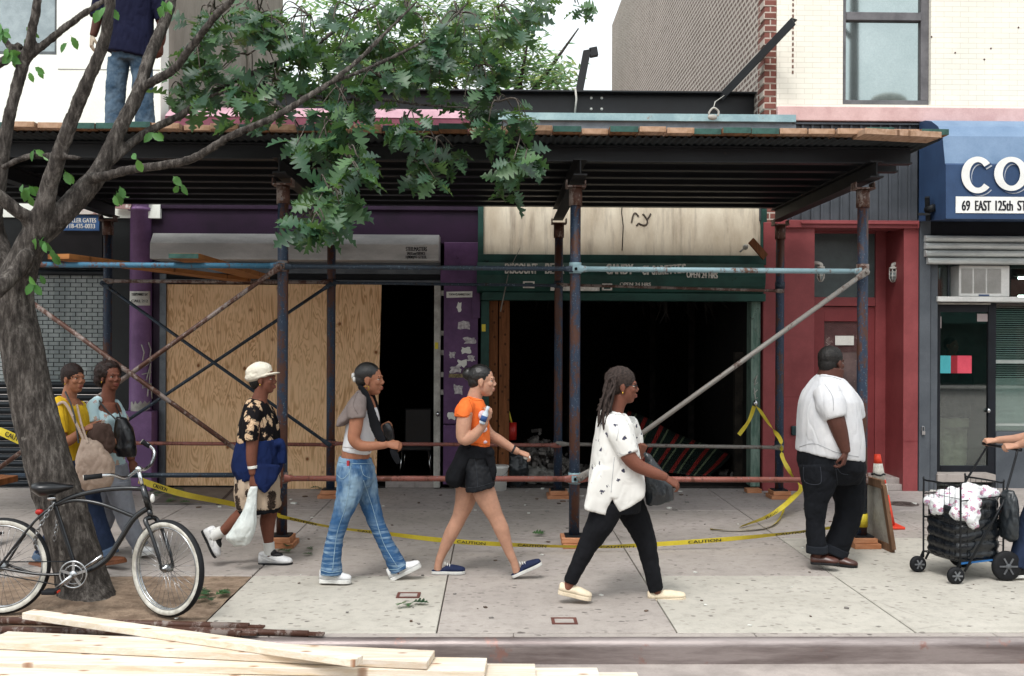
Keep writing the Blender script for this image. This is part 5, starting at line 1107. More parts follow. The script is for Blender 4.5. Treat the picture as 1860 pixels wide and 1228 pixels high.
# ------------------------------------------------------------------ tree behind the roofs
t = empty('far_tree', (P(930, 165, 27).x, 27, 0), 'pale green tree rising behind the low shop roof in the gap', 'tree')
x = t.location.x
mb = MB(); mb.tube([(x, 27, 0), (x + .1, 27, 4), (x - .1, 27, 6.5), (x + .2, 27, 9)], [.3, .25, .2, .1], 12)
for q in range(9): a = q * .7; mb.tube([(x, 27, 5.5 + q * .3), (x + 1.2 * math.cos(a), 27 + math.sin(a), 7 + q * .25), (x + 2.2 * math.cos(a), 27 + 1.8 * math.sin(a), 7.6 + q * .3)], [.1, .06, .02], 6)
mb.build('trunk', BARK, t)
mb = MB(); rf = random.Random(3)
for (u, v, a, b, n) in ((930, 110, 60, 55, 800), (870, 80, 70, 70, 1000), (800, 110, 70, 55, 1000), (740, 120, 60, 45, 800), (980, 135, 55, 30, 460), (1015, 140, 32, 22, 220), (900, 30, 80, 50, 600), (820, -10, 110, 50, 900), (600, 60, 80, 90, 900), (955, 60, 40, 30, 70), (720, 60, 70, 60, 800), (660, 110, 60, 60, 700)):
    for h in range(n // 6):
        th, q = rf.uniform(0, 6.28), math.sqrt(rf.random()); c = P(u + a * q * math.cos(th), v + b * q * math.sin(th), 27 + rf.uniform(-1.6, 1.6))
        for i in range(6):
            p = c + V((rf.gauss(0, .22), rf.gauss(0, .22), rf.gauss(0, .16))); az = rf.uniform(0, 6.28); d = V((math.cos(az), math.sin(az) * .6, rf.uniform(-.8, .3))).normalized(); s_ = d.cross(V((rf.uniform(-.3, .3), -.6, .8))).normalized(); L = rf.uniform(.16, .34)
            mb.add([p, p + d * L * .5 + s_ * L * .2, p + d * L, p + d * L * .5 - s_ * L * .2], [(0, 1, 2, 3)])
mb.build('crown', LEAF_FAR, t, fix=False)
# ================================================================== BICYCLE
bk = empty('bicycle', G(140, 1110, -.01), 'black cruiser bicycle with whitewall tyres chained to the tree', 'bicycle')
BLACKP = M('bike_black_paint', '15191d', '0e1114', rough=.25, spec=.6, bump=0, spots=('4a4d50', 18, .7)); BSILV = M('bike_alloy', 'b9bbbc', '8e9092', rough=.25, metal=.9, bump=0)
WALL = M('cream_tyre_wall', 'cfcdc4', 'a9a59a', rough=.7, scale=14)
BD = 6.75
def B(u, v, dy=0): return P(u, v, BD + dy)
def wheel(c, fwd, upv, name, Rw=.318, back=False):
    fwd, upv = V(fwd).normalized(), V(upv).normalized(); ax = fwd.cross(upv).normalized()
    mb = MB(); n, m_ = 64, 16; vs, fs, mi = [], [], []; rm, rt_ = Rw - .027, .027
    for i in range(n):
        a = 2 * math.pi * i / n; rd = fwd * math.cos(a) + upv * math.sin(a)
        for j in range(m_): b = 2 * math.pi * j / m_; vs.append(c + rd * (rm + rt_ * math.cos(b)) + ax * rt_ * .95 * math.sin(b))
    for j in range(m_):
        outer = math.cos(2 * math.pi * (j + .5) / m_) > .55
        mb.add(vs, [(i * m_ + j, i * m_ + (j + 1) % m_, (i + 1) % n * m_ + (j + 1) % m_, (i + 1) % n * m_ + j) for i in range(n)], 0 if outer else 1, True) if False else fs.append([( (i * m_ + j, i * m_ + (j + 1) % m_, (i + 1) % n * m_ + (j + 1) % m_, (i + 1) % n * m_ + j), 0 if outer else 1) for i in range(n)])
    b0 = len(mb.v); mb.v += [tuple(p) for p in vs]
    for fl in fs:
        for f, k in fl: mb.f.append([q + b0 for q in f]); mb.m.append(k); mb.sm.append(True)
    wh = mb.build(name, [RUBBER, WALL], bk)
    mb = MB()
    for s_ in (-.013, .013): mb.tube([c + (fwd * math.cos(i * .098175) + upv * math.sin(i * .098175)) * (rm - rt_ * .95) + ax * s_ for i in range(64)], .0065, 8, closed=True)
    mb.build('rim', BSILV, wh)
    mb = MB()
    for k in range(36):
        a = 2 * math.pi * k / 36; h = a + (.5 if k % 2 else -.5); s_ = .028 * (1 if k % 4 < 2 else -1)
        mb.tube([c + (fwd * math.cos(h) + upv * math.sin(h)) * .022 + ax * s_, c + (fwd * math.cos(a) + upv * math.sin(a)) * (rm - rt_ * .9)], .0014, 4)
    mb.build('spokes', BSILV, wh)
    mb = MB(); mb.tube([c - ax * .05, c - ax * .03, c - ax * .029, c + ax * .029, c + ax * .03, c + ax * .05], [.012, .012, .028, .028, .012, .012] if not back else [.012, .03, .035, .035, .012, .012], 14); mb.build('hub', BSILV, wh)
    return wh
cr = B(4, 1028); wheel(cr, (1, .02, 0), (0, .06, 1), 'wheel', .322, True)
cf = B(304, 1032, -.06); ff = V((math.cos(R(28)), -math.sin(R(28)), 0)); fu_ = V((.0, .05, 1))
wheel(cf, ff, fu_, 'wheel', .322)
axf = ff.cross(fu_).normalized()
mb = MB(); r_ = .0155
hd1, hd0 = B(259, 882), B(271, 925); bb = B(140, 1040); st = B(100, 918)
mb.tube([hd1, hd0], .021, 14); mb.tube(curve([st, B(130, 903), B(180, 891), B(225, 887), B(262, 888)], 6), r_, 12); mb.tube(curve([st, B(135, 909), B(185, 916), B(247, 940)], 6), .013, 12)
mb.tube(curve([B(270, 922), B(243, 942), B(216, 984), B(196, 1014), B(168, 1033), bb], 6), .019, 12); mb.tube([B(95, 903), st, B(135, 1026), bb], .0165, 12)
mb.tube([bb + V((0, -.04, 0)), bb + V((0, .04, 0))], .024, 14)
for s_ in (-.055, .055):
    mb.tube(curve([bb + V((-.03, s_ * .6, -.005)), B(70, 1043, s_), cr + V((0, s_, 0))], 5), .009, 10); mb.tube(curve([st + V((0, s_ * .2, 0)), B(62, 948, s_), cr + V((0, s_, 0))], 5), .0085, 10)
mb.build('frame', BLACKP, bk)
mb = MB(); cw = B(274, 940); mb.tube([hd0, cw], .018, 12)
for s_ in (-1, 1):
    o_ = axf * s_ * .052
    mb.tube(curve([cw, cw + o_ * .9 + V((0, 0, -.015)), cw.lerp(cf, .3) + o_ + ff * .012, cw.lerp(cf, .75) + o_ + ff * .012, cf + o_], 5), [.016] * 8 + [.013] * 8 + [.010] * 5, 12)
fk = mb.build('fork', BLACKP, bk)
mb = MB(); stem = B(252, 852)
mb.tube([hd1 + V((0, 0, -.02)), stem], .0135, 12); mb.prim(ell(stem, (.024, .026, .022)))
gn, gf = P(152, 868, 6.42), P(258, 802, 6.98); cbar = stem
bar = curve([gn, P(186, 864, 6.46), P(205, 863, 6.52), P(228, 868, 6.62), cbar, P(262, 853, 6.8), P(275, 842, 6.9), P(281, 822, 6.98), P(270, 808, 6.98), gf], 6)
mb.tube(bar, .0115, 12); mb.build('handlebar', CHROME, bk)
for a, b in ((gn, P(186, 864, 6.46)), (gf, P(272, 811, 6.98))):
    mb = MB(); d = (b - a); mb.tube([a, a + d * .15, a + d * .2, a + d], [.018, .019, .0165, .0165], 14); g_ = mb.build('grip', RUBBER, bk)
    mb = MB(); mb.tube([a - d * .03, a + d * .06], .0175, 14); mb.build('grip_end', WALL, g_)
mb = MB(); mb.prim(loft([[B(u, v, y) for u, v, y in ring] for ring in ([(57, 886 + 7 * math.sin(k), .12 * math.cos(k)) for k in [i * .5236 for i in range(12)]], [(72, 889 + 14 * math.sin(k), .13 * math.cos(k)) for k in [i * .5236 for i in range(12)]], [(95, 888 + 13 * math.sin(k), .09 * math.cos(k)) for k in [i * .5236 for i in range(12)]], [(115, 886 + 7 * math.sin(k), .045 * math.cos(k)) for k in [i * .5236 for i in range(12)]], [(133, 884 + 4 * math.sin(k), .03 * math.cos(k)) for k in [i * .5236 for i in range(12)]])]))
mb.build('saddle', LEATH_BLK, bk)
mb = MB(); mb.tube([B(92, 895), B(97, 912)], .013, 12); mb.prim(ell(B(94, 905, -.02), (.03, .02, .018))); mb.build('seat_post', CHROME, bk)
cc = bb + V((0, -.06, 0)); mb = MB()
mb.tube([cc + V((math.cos(i * .1309) * .088, 0, math.sin(i * .1309) * .088)) for i in range(48)], .0065, 8, closed=True); mb.tube([cc + V((math.cos(i * .1309) * .062, 0, math.sin(i * .1309) * .062)) for i in range(48)], .004, 6, closed=True)
for k in range(5): a = k * 1.2566 + .3; mb.bar(cc, cc + V((math.cos(a) * .085, 0, math.sin(a) * .085)), .018, .006, up=(0, 1, 0))
mb.tube([cc + V((0, -.012, 0)), cc + V((0, .02, 0))], .026, 14); mb.build('chainring', BSILV, bk)
ca = cc + V((0, -.03, 0)); ped = B(102, 1069, -.1)
mb = MB(); mb.tube([ca, ped], [.012, .010], 12); mb.tube([bb + V((0, .07, 0)), bb + V((.14, .07, .1))], .011, 10); mb.build('crank', CHROME, bk)
mb = MB(); mb.box(ped.x - .06, ped.x + .03, ped.y - .09, ped.y + .0, ped.z - .022, ped.z + .004); mb.build('pedal', RUBBER, bk, bevel=.006)
mb = MB(); mb.box(ped.x + .031, ped.x + .036, ped.y - .06, ped.y - .02, ped.z - .016, ped.z - .002); mb.build('reflector', CONE_O, bk)
mb = MB(); mb.tube([cc + V((0, 0, .088)), cr + V((0, -.06, .04))], .004, 6); mb.tube([cc + V((0, 0, -.088)), cr + V((0, -.06, -.04))], .004, 6); mb.build('drive_chain', STEEL_DK, bk)
mb = MB(); p = B(277, 905, -.03); mb.prim(ell(p, (.014, .02, .03))); mb.build('front_reflector', PAPER, bk)
mb = MB(); p = B(72, 930, -.01); mb.prim(ell(p, (.03, .02, .02))); mb.build('rear_reflector', PLASTIC_R, bk)
def chain(path, mb, lk=.034):
    pts = curve(path, 12); L = 0; out = [pts[0]]
    for a, b in zip(pts, pts[1:]):
        if (b - out[-1]).length > lk * .72: out.append(b)
    for i in range(len(out) - 1):
        a, b = out[i], out[i + 1]; d = (b - a).normalized(); c = (a + b) / 2; s_ = d.cross(V((0, 1, .2))).normalized(); n_ = d.cross(s_)
        w_ = s_ if i % 2 else n_
        mb.tube([c + d * (.022 * math.cos(k * .5236)) + w_ * (.011 * math.sin(k * .5236)) for k in range(12)], .0042, 6, closed=True)
mb = MB(); chain([B(98, 914, -.05), B(88, 930, -.05), B(76, 950, -.06), B(66, 972, -.05), B(64, 990, 0), B(70, 1000, .05)], mb); chain([B(104, 925, .03), B(105, 945, .03), B(101, 965, .03), B(98, 985, .05)], mb)
ch = mb.build('lock_chain', BSILV, None, origin=B(90, 930)); tag(ch, 'galvanised chain looped from the bicycle saddle to the rear wheel', 'chain')
# ================================================================== SHOPPING CART
FN, FF_, RN, RF = V((3.59, 7.60, 0)), V((3.47, 7.98, 0)), V((3.99, 7.73, 0)), V((3.87, 8.11, 0))
ct = empty('shopping_cart', (3.73, 7.85, 0), 'black folding shopping cart with quilted liner full of bags', 'cart')
Z = lambda p, z: V((p.x, p.y, z)); zb, zt_ = .17, .745; WIRE = M('cart_wire', '16181c', '101215', rough=.4, bump=0)
mb = MB()
for ring in ((FN, FF_, RF, RN),):
    for z in (zb, .45): mb.tube([Z(p, z) for p in ring], .005, 8, closed=True)
def panel(a, b, z1, ncol, nrow):
    cr_ = .03; d = (b - a).normalized()
    mb.tube(curve([Z(a, zb - .05), Z(a, z1 - cr_), Z(a + d * cr_, z1), Z(b - d * cr_, z1), Z(b, z1 - cr_), Z(b, zb - .05)], 5), .0075, 10)
    for k in range(1, ncol): p = a.lerp(b, k / ncol); mb.tube([Z(p, zb), Z(p, z1)], .0022, 6)
    for k in range(1, nrow): z = zb + (z1 - zb) * k / nrow; mb.tube([Z(a, z), Z(b, z)], .0022, 6)
panel(FN, FF_, zt_, 7, 6); panel(RN, RF, zt_ + .01, 7, 6)
for a, b in ((FN, RN), (FF_, RF)):
    for k in range(1, 6): p = a.lerp(b, k / 6); mb.tube([Z(p, zb), Z(p, .62)], .002, 6)
    for z in (.3, .42, .54): mb.tube([Z(a, z), Z(b, z)], .002, 6)
    mb.tube([Z(a, .635), Z(b, .655)], .005, 8)
mb.build('wire_basket', WIRE, ct)
hn, hf = P(1848, 817, 7.78), P(1792, 806, 8.05)
mb = MB(); off = V((.03, -.035, 0)); mb.tube([Z(FN, .10) + V((.02, -.03, 0)), Z(RN, .6) + V((-.02, -.03, 0)), hn + V((-.01, 0, -.05)), hn], .009, 10); mb.tube([Z(FF_, .10) + V((.03, .03, 0)), P(1735, 905, 8.1), hf + V((0, 0, -.03)), hf], .009, 10); mb.tube([hf + V((-.02, .02, 0)), hn + V((.02, -.02, 0))], .013, 12); mb.build('handle', WIRE, ct)
ax_ = (FF_ - FN).normalized()
def cwheel(p, r, wd, name):
    mb = MB(); a = ax_
    ring = lambda rr, o: [p + a * o + V((math.cos(k * .2618) * rr * .95, -math.cos(k * .2618) * 0 + 0, math.sin(k * .2618) * rr)) for k in range(24)]
    mb.prim(loft([ring(r * .62, -wd), ring(r * .9, -wd), ring(r, -wd * .5), ring(r, wd * .5), ring(r * .9, wd), ring(r * .62, wd)]))
    wl = mb.build(name, RUBBER, ct)
    mb = MB()
    for k in range(6):
        t_ = k * 1.047; mb.bar(p - a * (wd + .004), p - a * (wd + .004) + V((math.cos(t_) * r * .6, 0, math.sin(t_) * r * .6)), .012, .006, up=(0, 1, 0))
    mb.tube([p - a * (wd + .012), p + a * (wd + .01)], r * .18, 12); mb.build('wheel_spokes', M('wheel_grey', '6d6f71', '55575a', bump=0), wl)
cwheel(Z(RN, .118) + V((.0, -.05, 0)), .118, .02, 'wheel'); cwheel(Z(RF, .118) + V((.0, .05, 0)), .118, .02, 'wheel'); cwheel(Z(FN, .066) + V((-.045, -.02, 0)), .066, .017, 'caster'); cwheel(Z(FF_, .066) + V((-.045, .0, 0)), .066, .017, 'caster')
mb = MB()
for p in (FN, FF_): mb.bar(Z(p, .17), Z(p, .066) + V((-.045, -.0, 0)), .03, .008)
mb.tube([Z(RN, .118) + V((0, -.05, 0)), Z(RF, .118) + V((0, .05, 0))], .007, 8); mb.build('axle', WIRE, ct)
cen = (FN + RF) / 2; e1, e2 = (RN - FN) / 2, (FF_ - FN) / 2
rings = []
for i in range(40):
    f = i / 39; z = .15 + .50 * f; row = abs(math.sin(f * math.pi * 6.0)); r_ = []
    for k in range(60):
        t_ = 2 * math.pi * k / 60; cx_, cy_ = math.cos(t_), math.sin(t_); q = 1 / (abs(cx_) ** 5 + abs(cy_) ** 5) ** .2
        colq = abs(math.sin(k / 60 * math.pi * 14)); bul = .94 + .085 * (row ** .6) * (.4 + .6 * colq ** .6) + (.03 if f < .7 else .0) - .12 * max(0, .1 - f) / .1
        zz = z + (-.07 * (1 - cx_) * .5 * f * f) + .02 * math.sin(3 * t_) * f
        p = cen + e1 * cx_ * q * bul + e2 * cy_ * q * bul; r_.append(V((p.x, p.y, zz)))
    rings.append(r_)
mb = MB(); mb.prim(loft(rings)); mb.build('quilted_liner', QUILT, ct)
mb = MB(); mb.bar(Z(FN, .155), Z(RN, .165), .02, .012); mb.build('blue_strap', M('blue_strap', '2c6ba8', '245a90', bump=0), ct)
pr = [loft([[V((RN.x + .035 + .005 * math.sin(k * .7), RN.y - .02, z)) + V((a * math.cos(k * .3927), b * math.sin(k * .3927), 0)) for k in range(16)] for z, a, b in ((.31, .02, .05), (.34, .05, .10), (.44, .06, .115), (.56, .05, .10), (.66, .045, .08), (.70, .03, .05))])]
fuse('hanging_pouch', pr, .012, [BLKBAG], ct, 2, (.016, 16, 16, 8))
rb_ = random.Random(8); pr = []
for i in range(40):
    a, b = rb_.uniform(-.95, .85), rb_.uniform(-.85, .8); p = cen + e1 * a + e2 * b; pr.append(ell((p.x, p.y, .585 + rb_.uniform(-.03, .06) + .05 * a), (rb_.uniform(.05, .09), rb_.uniform(.05, .08), rb_.uniform(.04, .07))))
pr.append(ell((FN.x + .1, FN.y + .02, .52), (.06, .05, .1)))
o = fuse('grocery_bags', pr, .012, [P_BAG], None, 1, (.02, 16, 16, 16), origin=(cen.x, cen.y, .5)); tag(o, 'white plastic grocery bags with red and yellow print heaped in the cart', 'shopping bags')
# ================================================================== PEOPLE
def sil(rows, D, n=26, e=2.3):
    """solid traced from its left and right outline: rows of (uL,vL,uR,vR,half depth[,depth shift])"""
    pts = []
    for r in rows:
        dy = r[5] if len(r) > 5 else 0; a, b = P(r[0], r[1], D + dy), P(r[2], r[3], D + dy); pts.append(((a + b) / 2, (b - a) / 2, r[4]))
    cs, aa, dd = curve([p[0] for p in pts], 5), curve([p[1] for p in pts], 5), lerps([p[2] for p in pts], 5)
    rings = []
    for c, a, d in zip(cs, aa, dd):
        ring = []
        for k in range(n):
            t = 2 * math.pi * k / n; x, y = math.cos(t), math.sin(t); q = 1 / (abs(x) ** e + abs(y) ** e) ** (1 / e); ring.append(c + a * x * q + V((0, d, 0)) * y * q)
        rings.append(ring)
    return loft(rings)
def limb(pts, D, ratio=1.0, n=4): return tube(curve([P(u, v, D + dy) for u, v, dy, r in pts], n), lerps([r * (D + dy) / FP for u, v, dy, r in pts], n), 16, ratio)
def headM(yaw, pitch=0, roll=0): return Matrix.Rotation(-R(yaw), 3, 'Z') @ Matrix.Rotation(R(pitch), 3, 'Y') @ Matrix.Rotation(R(roll), 3, 'X')
class Head:
    def __init__(s, c, sc_, yaw, pitch=0, wide=1.0): s.c, s.s, s.M, s.w = V(c), sc_, headM(yaw, pitch), wide
    def p(s, x, y, z): return s.c + s.M @ (V((x, y * s.w, z)) * s.s)
    def e(s, x, y, z, a, b, c, nu=18, nv=12): return ell(s.p(x, y, z), (a * s.s, b * s.s * s.w, c * s.s), s.M, nu, nv)
    def skin(s, nose=1.0, jaw=1.0):
        out = [s.e(-.012, 0, .03, .093, .073, .085), s.e(.028, 0, -.03, .061, .058, .085), s.e(.047, 0, -.086, .034 * jaw, .034 * jaw, .026), s.e(.012, 0, -.062, .058, .055 * jaw, .04), s.e(.076, 0, .024, .016, .046, .012),
               tube([s.p(.083, 0, .014), s.p(.091, 0, -.008), s.p(.0975 + .003 * nose, 0, -.024)], [.0085 * s.s, .010 * s.s, .0125 * nose * s.s], 12),
               s.e(.092, .013, -.028, .011, .009, .008), s.e(.092, -.013, -.028, .011, .009, .008), s.e(.069, .031, .0125, .012, .017, .0058), s.e(.069, -.031, .0125, .012, .017, .0058), s.e(.0865, 0, -.054, .013, .024, .008), s.e(.085, 0, -.066, .013, .021, .009), s.e(.060, .035, -.02, .026, .022, .022), s.e(.060, -.035, -.02, .026, .022, .022)]
        for k in (1, -1): out += [s.e(-.004, .073 * k, -.008, .019, .009, .03), s.e(-.001, .073 * k, -.03, .011, .008, .013)]
        return out
    def parts(s, parent, ear=None, brow=True, lipm=None):
        mb = MB()
        for k in (1, -1): mb.prim(s.e(.0668, .031 * k, .003, .0115, .0125, .0068, 14, 10))
        ey = mb.build('eyes', EYEW, parent)
        mb = MB()
        for k in (1, -1): mb.prim(s.e(.0765, .030 * k, .003, .0030, .0062, .0062, 10, 8))
        mb.build('irises', EYED, ey)
        mb = MB()
        for k in (1, -1): mb.tube([s.p(.0865, .014 * k, .0235), s.p(.084, .03 * k, .028), s.p(.070, .047 * k, .022)], [.003 * s.s, .004 * s.s, .002 * s.s], 8); mb.tube([s.p(.0785, .018 * k, .0105), s.p(.0795, .03 * k, .0135), s.p(.071, .044 * k, .008)], [.0016 * s.s, .0024 * s.s, .0014 * s.s], 6)
        mb.build('eyebrows', HAIR, parent)
        mb = MB(); mb.prim(s.e(.0905, 0, -.0550, .0098, .0205, .0056, 16, 10)); mb.prim(s.e(.0895, 0, -.0655, .0098, .018, .0066, 16, 10)); mb.build('lips', lipm or LIP, parent)
        if ear:
            mb = MB()
            for k in (1, -1): mb.tube([s.p(-.002 + math.cos(i * .5236) * ear, .082 * k, -.045 - ear + math.sin(i * .5236) * ear) for i in range(12)], .0028, 6, closed=True) if ear > .008 else mb.prim(s.e(-.002, .080 * k, -.042, .006, .006, .008))
            mb.build('earrings', GOLD, parent)
    def cap(s, grow=1.0, low=0.0): return [s.e(-.022, 0, .040, .097 * grow, .079 * grow, .0865 * grow), s.e(-.050, 0, .0 - low, .060 * grow, .068 * grow, .07)]
def hand(w, d, nrm, sc_=1.0, curl=.5, side=1, curls=None, thumb=.5):
    """palm, four unequal bent fingers and a thumb from the side of the palm; w wrist, d along the hand, nrm back of the hand"""
    d = V(d).normalized(); n = V(nrm); n = (n - d * n.dot(d)).normalized(); s_ = n.cross(d) * side
    pt = lambda x, y, z: V(w) + (d * x + s_ * y + n * z) * sc_
    out = []; rings = []
    for x, hy, hz in ((-.03, .024, .019), (.0, .026, .019), (.03, .036, .019), (.06, .042, .017), (.09, .041, .014)):
        rings.append([pt(x, hy * math.cos(k * .3927) * 1.0, hz * math.sin(k * .3927)) for k in range(16)])
    out.append(loft(rings))
    for i, (y, L, r) in enumerate(((.030, .070, .0088), (.010, .078, .0092), (-.011, .073, .0088), (-.030, .057, .0078))):
        cu = curls[i] if curls else curl * (1 + .08 * i); a = .12 * curl; x, z = .084 - abs(y) * .15, .001; ps = [pt(x - .02, y * .9, z), pt(x, y, z)]
        for f in (.46, .30, .24): a += cu * .8; x += math.cos(a) * L * f; z -= math.sin(a) * L * f; ps.append(pt(x, y * (1 + .1 * f), z))
        out.append(tube(ps, [r * sc_, r * sc_, r * .95 * sc_, r * .88 * sc_, r * .72 * sc_], 10))
    ps = [pt(.012, .020, -.004), pt(.040, .044, -.014), pt(.066, .050 - .012 * thumb, -.026 - .014 * thumb), pt(.088, .046 - .022 * thumb, -.034 - .018 * thumb)]
    out.append(tube(ps, [.013 * sc_, .0125 * sc_, .0105 * sc_, .008 * sc_], 10))
    return out
def shoe(parent, heel, toe, up=(0, 0, 1), wd=.047, hgt=1.0, upper=SHOE_W, sole=SOLE_W, sole_h=.024, name='shoe', low=False, trim=None, lace=None, mule=False, tongue=None):
    heel, toe = V(heel), V(toe); f = (toe - heel); L = f.length; f.normalize(); up = V(up); up = (up - f * up.dot(f)).normalized(); s_ = up.cross(f)
    T = (0, .03, .12, .28, .45, .62, .78, .9, .97, 1.0); W = (.35, .62, .76, .74, .78, .95, 1.0, .86, .55, .25); H = (.060, .074, .082, .084, .076, .058, .044, .036, .028, .016) if not low else (.045, .056, .058, .052, .056, .052, .042, .034, .027, .016)
    if mule: H = (.004, .006, .008, .012, .044, .05, .042, .034, .027, .016)
    rings = []
    for t_, w_, h in zip(T, W, H):
        c = heel + f * (t_ * L) + up * sole_h; w2 = wd * w_; h *= hgt
        rings.append([c + s_ * (w2 * math.cos(k * math.pi / 8)) * (1 - .25 * max(0, math.sin(k * math.pi / 8))) + up * (h * max(0, math.sin(k * math.pi / 8)) ** .8) for k in range(16)])
    mb = MB(); mb.prim(loft(rings)); o = mb.build(name, upper, parent)
    rings = [[heel + f * (t_ * L + (k_ - .5) * .0) + s_ * wd * w_ * 1.07 * sg + up * z for sg, z in ((-1, .0), (1, .0), (1.02, sole_h), (-1.02, sole_h))] for t_, w_, k_ in zip(T, W, T)]
    mb = MB(); mb.prim(loft(rings), smooth=False); mb.build('sole', sole, o, bevel=.004)
    if tongue:
        mb = MB(); A_ = Matrix((f, s_, up)).transposed(); mb.prim(ell(heel + f * (L * .36) + up * (sole_h + .066 * hgt), (.055, wd * .68, .036), A_)); mb.prim(ell(heel + f * (L * .52) + up * (sole_h + .050 * hgt), (.06, wd * .6, .026), A_)); mb.build('tongue', tongue, o)
    if trim:
        mb = MB()
        for sg in (-1, 1):
            for a, b, z0, z1 in trim: mb.tube(curve([heel + f * (L * (a + (b - a) * q)) + s_ * sg * (wd * (.80 + .18 * (a + (b - a) * q)) + .001) * (1 - .1 * (z0 + (z1 - z0) * q) / .05) + up * (sole_h + z0 + (z1 - z0) * q) for q in (0, .3, .6, 1)], 3), .004, 6)
        mb.build('trim', lace or SHOE_N, o)
    if lace:
        mb = MB()
        for q in range(5):
            t_ = .40 + q * .07; hh = (.080, .070, .060, .053, .048)[q] * hgt * (1 if not low else .78); c = heel + f * (t_ * L) + up * (sole_h + hh); mb.tube([c - s_ * wd * .42 - up * .012, c + up * .003, c + s_ * wd * .42 - up * .012], .0045, 6)
        mb.build('laces', lace, o)
    return o
def strap(path, wd, m, name, parent, th=.006):
    pts = curve(path, 6); mb = MB(); vs, fs = [], []
    for i, p in enumerate(pts):
        d = (pts[min(i + 1, len(pts) - 1)] - pts[max(i - 1, 0)]).normalized(); s_ = d.cross(V((0, -1, .15))).normalized(); n_ = s_.cross(d)
        vs += [p + s_ * wd / 2, p - s_ * wd / 2, p - s_ * wd / 2 + n_ * th, p + s_ * wd / 2 + n_ * th]
    for i in range(len(pts) - 1):
        for q in range(4): fs.append((i * 4 + q, i * 4 + (q + 1) % 4, i * 4 + 4 + (q + 1) % 4, i * 4 + 4 + q))
    mb.add(vs, fs, 0, True); return mb.build(name, m, parent)
from mathutils.bvhtree import BVHTree
def seam(o, paths, D, m, name, r=.0022):
    """stitched seams lying on the cloth: each path is followed on the surface of the garment"""
    me = o.data; org = wloc(o); T = BVHTree.FromPolygons([v.co.copy() for v in me.vertices], [tuple(p.vertices) for p in me.polygons]); mb = MB()
    for path in paths:
        q = curve([P(u, v, D) for u, v in path], 6); run = []
        for p in q:
            d = (p - V((0, 0, HC))).normalized(); hit = T.ray_cast(V((0, 0, HC)) - org, d)
            if hit[0] is not None and (not run or (hit[0] + org - run[-1]).length < .12): run.append(hit[0] + org + hit[1] * r * .25)
        if len(run) > 2: mb.tube(run, r, 6)
    if mb.v: mb.build(name, m, o)
def fuzz(o, n, L, r=.0009, m=None, back=0.0, seed=1):
    """loose hairs standing off the hair's surface"""
    me = o.data; org = wloc(o); rr_ = random.Random(seed); mb = MB(); vs = me.vertices
    for i in range(n):
        v = vs[rr_.randrange(len(vs))]; nn = v.normal; a = v.co + org - nn * .003
        t = V((rr_.gauss(0, 1), rr_.gauss(0, 1), rr_.gauss(0, 1))).normalized(); l = L * rr_.uniform(.5, 1.3)
        b = a + nn * l * .5 + t * l * .3; c = b + nn * l * .25 + t * l * .45 + V((-back * l, 0, -.2 * l)); mb.tube([a, b, c], [r, r * .8, r * .3], 3)
    mb.build('loose_hair', m or me.materials[0], o, fix=False)
VB, VC = .0052, .0085
FOLD = (.007, 16, 16, 7)
def person(u, v, label, D=None):
    p = G(u, v); return empty('person', (p.x, D or p.y, max(0, p.z)), label, 'person')
# ------------------------------------------------------------------ woman with the white cap
D = 8.2; t = person(480, 1025, 'woman in a white cap and floral clothes carrying a white bag', D)
h = Head(P(479, 689, D), 1.02, 6)
bd = h.skin() + [sil([(457, 724, 482, 726, .09), (446, 740, 490, 742, .16), (440, 772, 494, 772, .17), (440, 800, 496, 800, .16), (437, 840, 502, 840, .17), (438, 880, 502, 880, .17)], D), limb([(468, 738, 0, 16), (474, 716, 0, 13), (479, 700, 0, 13)], D),
    limb([(463, 748, -.16, 13), (459, 795, -.20, 11.5), (457, 832, -.215, 10), (459, 852, -.215, 8), (460, 862, -.215, 6.8)], D), limb([(480, 750, .16, 12), (494, 800, .2, 10), (505, 845, .2, 8), (509, 868, .19, 6)], D),
    limb([(486, 880, .07, 22), (489, 925, .07, 15), (486, 950, .07, 14), (488, 985, .07, 8.5), (490, 1012, .07, 8)], D), limb([(462, 890, -.06, 22), (450, 925, -.06, 16), (428, 945, -.05, 13), (404, 966, -.05, 8), (392, 976, -.05, 8)], D)]
bd += hand(P(460, 864, D - .215), (.05, 0, -1), (-.3, -1, 0), .95, 1.15, 1) + hand(P(509, 868, D + .19), (0, 0, -1), (.8, .5, 0), .9, .7, -1)
fuse('body', bd, VB, [SK2], t); h.parts(t, .004)
go = fuse('hair', h.cap(.98, .02) + [h.e(-.078, 0, -.02, .038, .055, .05)], .006, [HAIR], t, 2, (.005, 60, 60, 60))
fuzz(go, 260, .014)
cp = Head(P(474, 679, D), 1.0, 6, -16)
fuse('cap', [cp.e(-.012, 0, .020, .112, .098, .080), cp.e(-.03, 0, -.006, .105, .102, .050), cp.e(-.012, 0, -.028, .112, .098, .016), ell(cp.p(.082, 0, -.026), (.070, .088, .009), headM(6, -12))], .006, [C_CREAM], t, 2, (.006, 18, 18, 22))
go = fuse('blouse', [sil([(455, 722, 480, 727, .095), (447, 733, 489, 739, .175), (435, 772, 499, 774, .20), (431, 803, 503, 803, .20)], D), limb([(463, 742, -.14, 15), (456, 770, -.2, 16), (454, 800, -.215, 14.5)], D), limb([(482, 744, .14, 14), (492, 772, .2, 15), (496, 800, .21, 13)], D)], VC, [P_FLORAL], t, 2, FOLD)
seam(go, [[(447, 795), (455, 800), (463, 800), (470, 797)], [(470, 742), (478, 770), (476, 800)]], D, C_BLACK, 'seam')
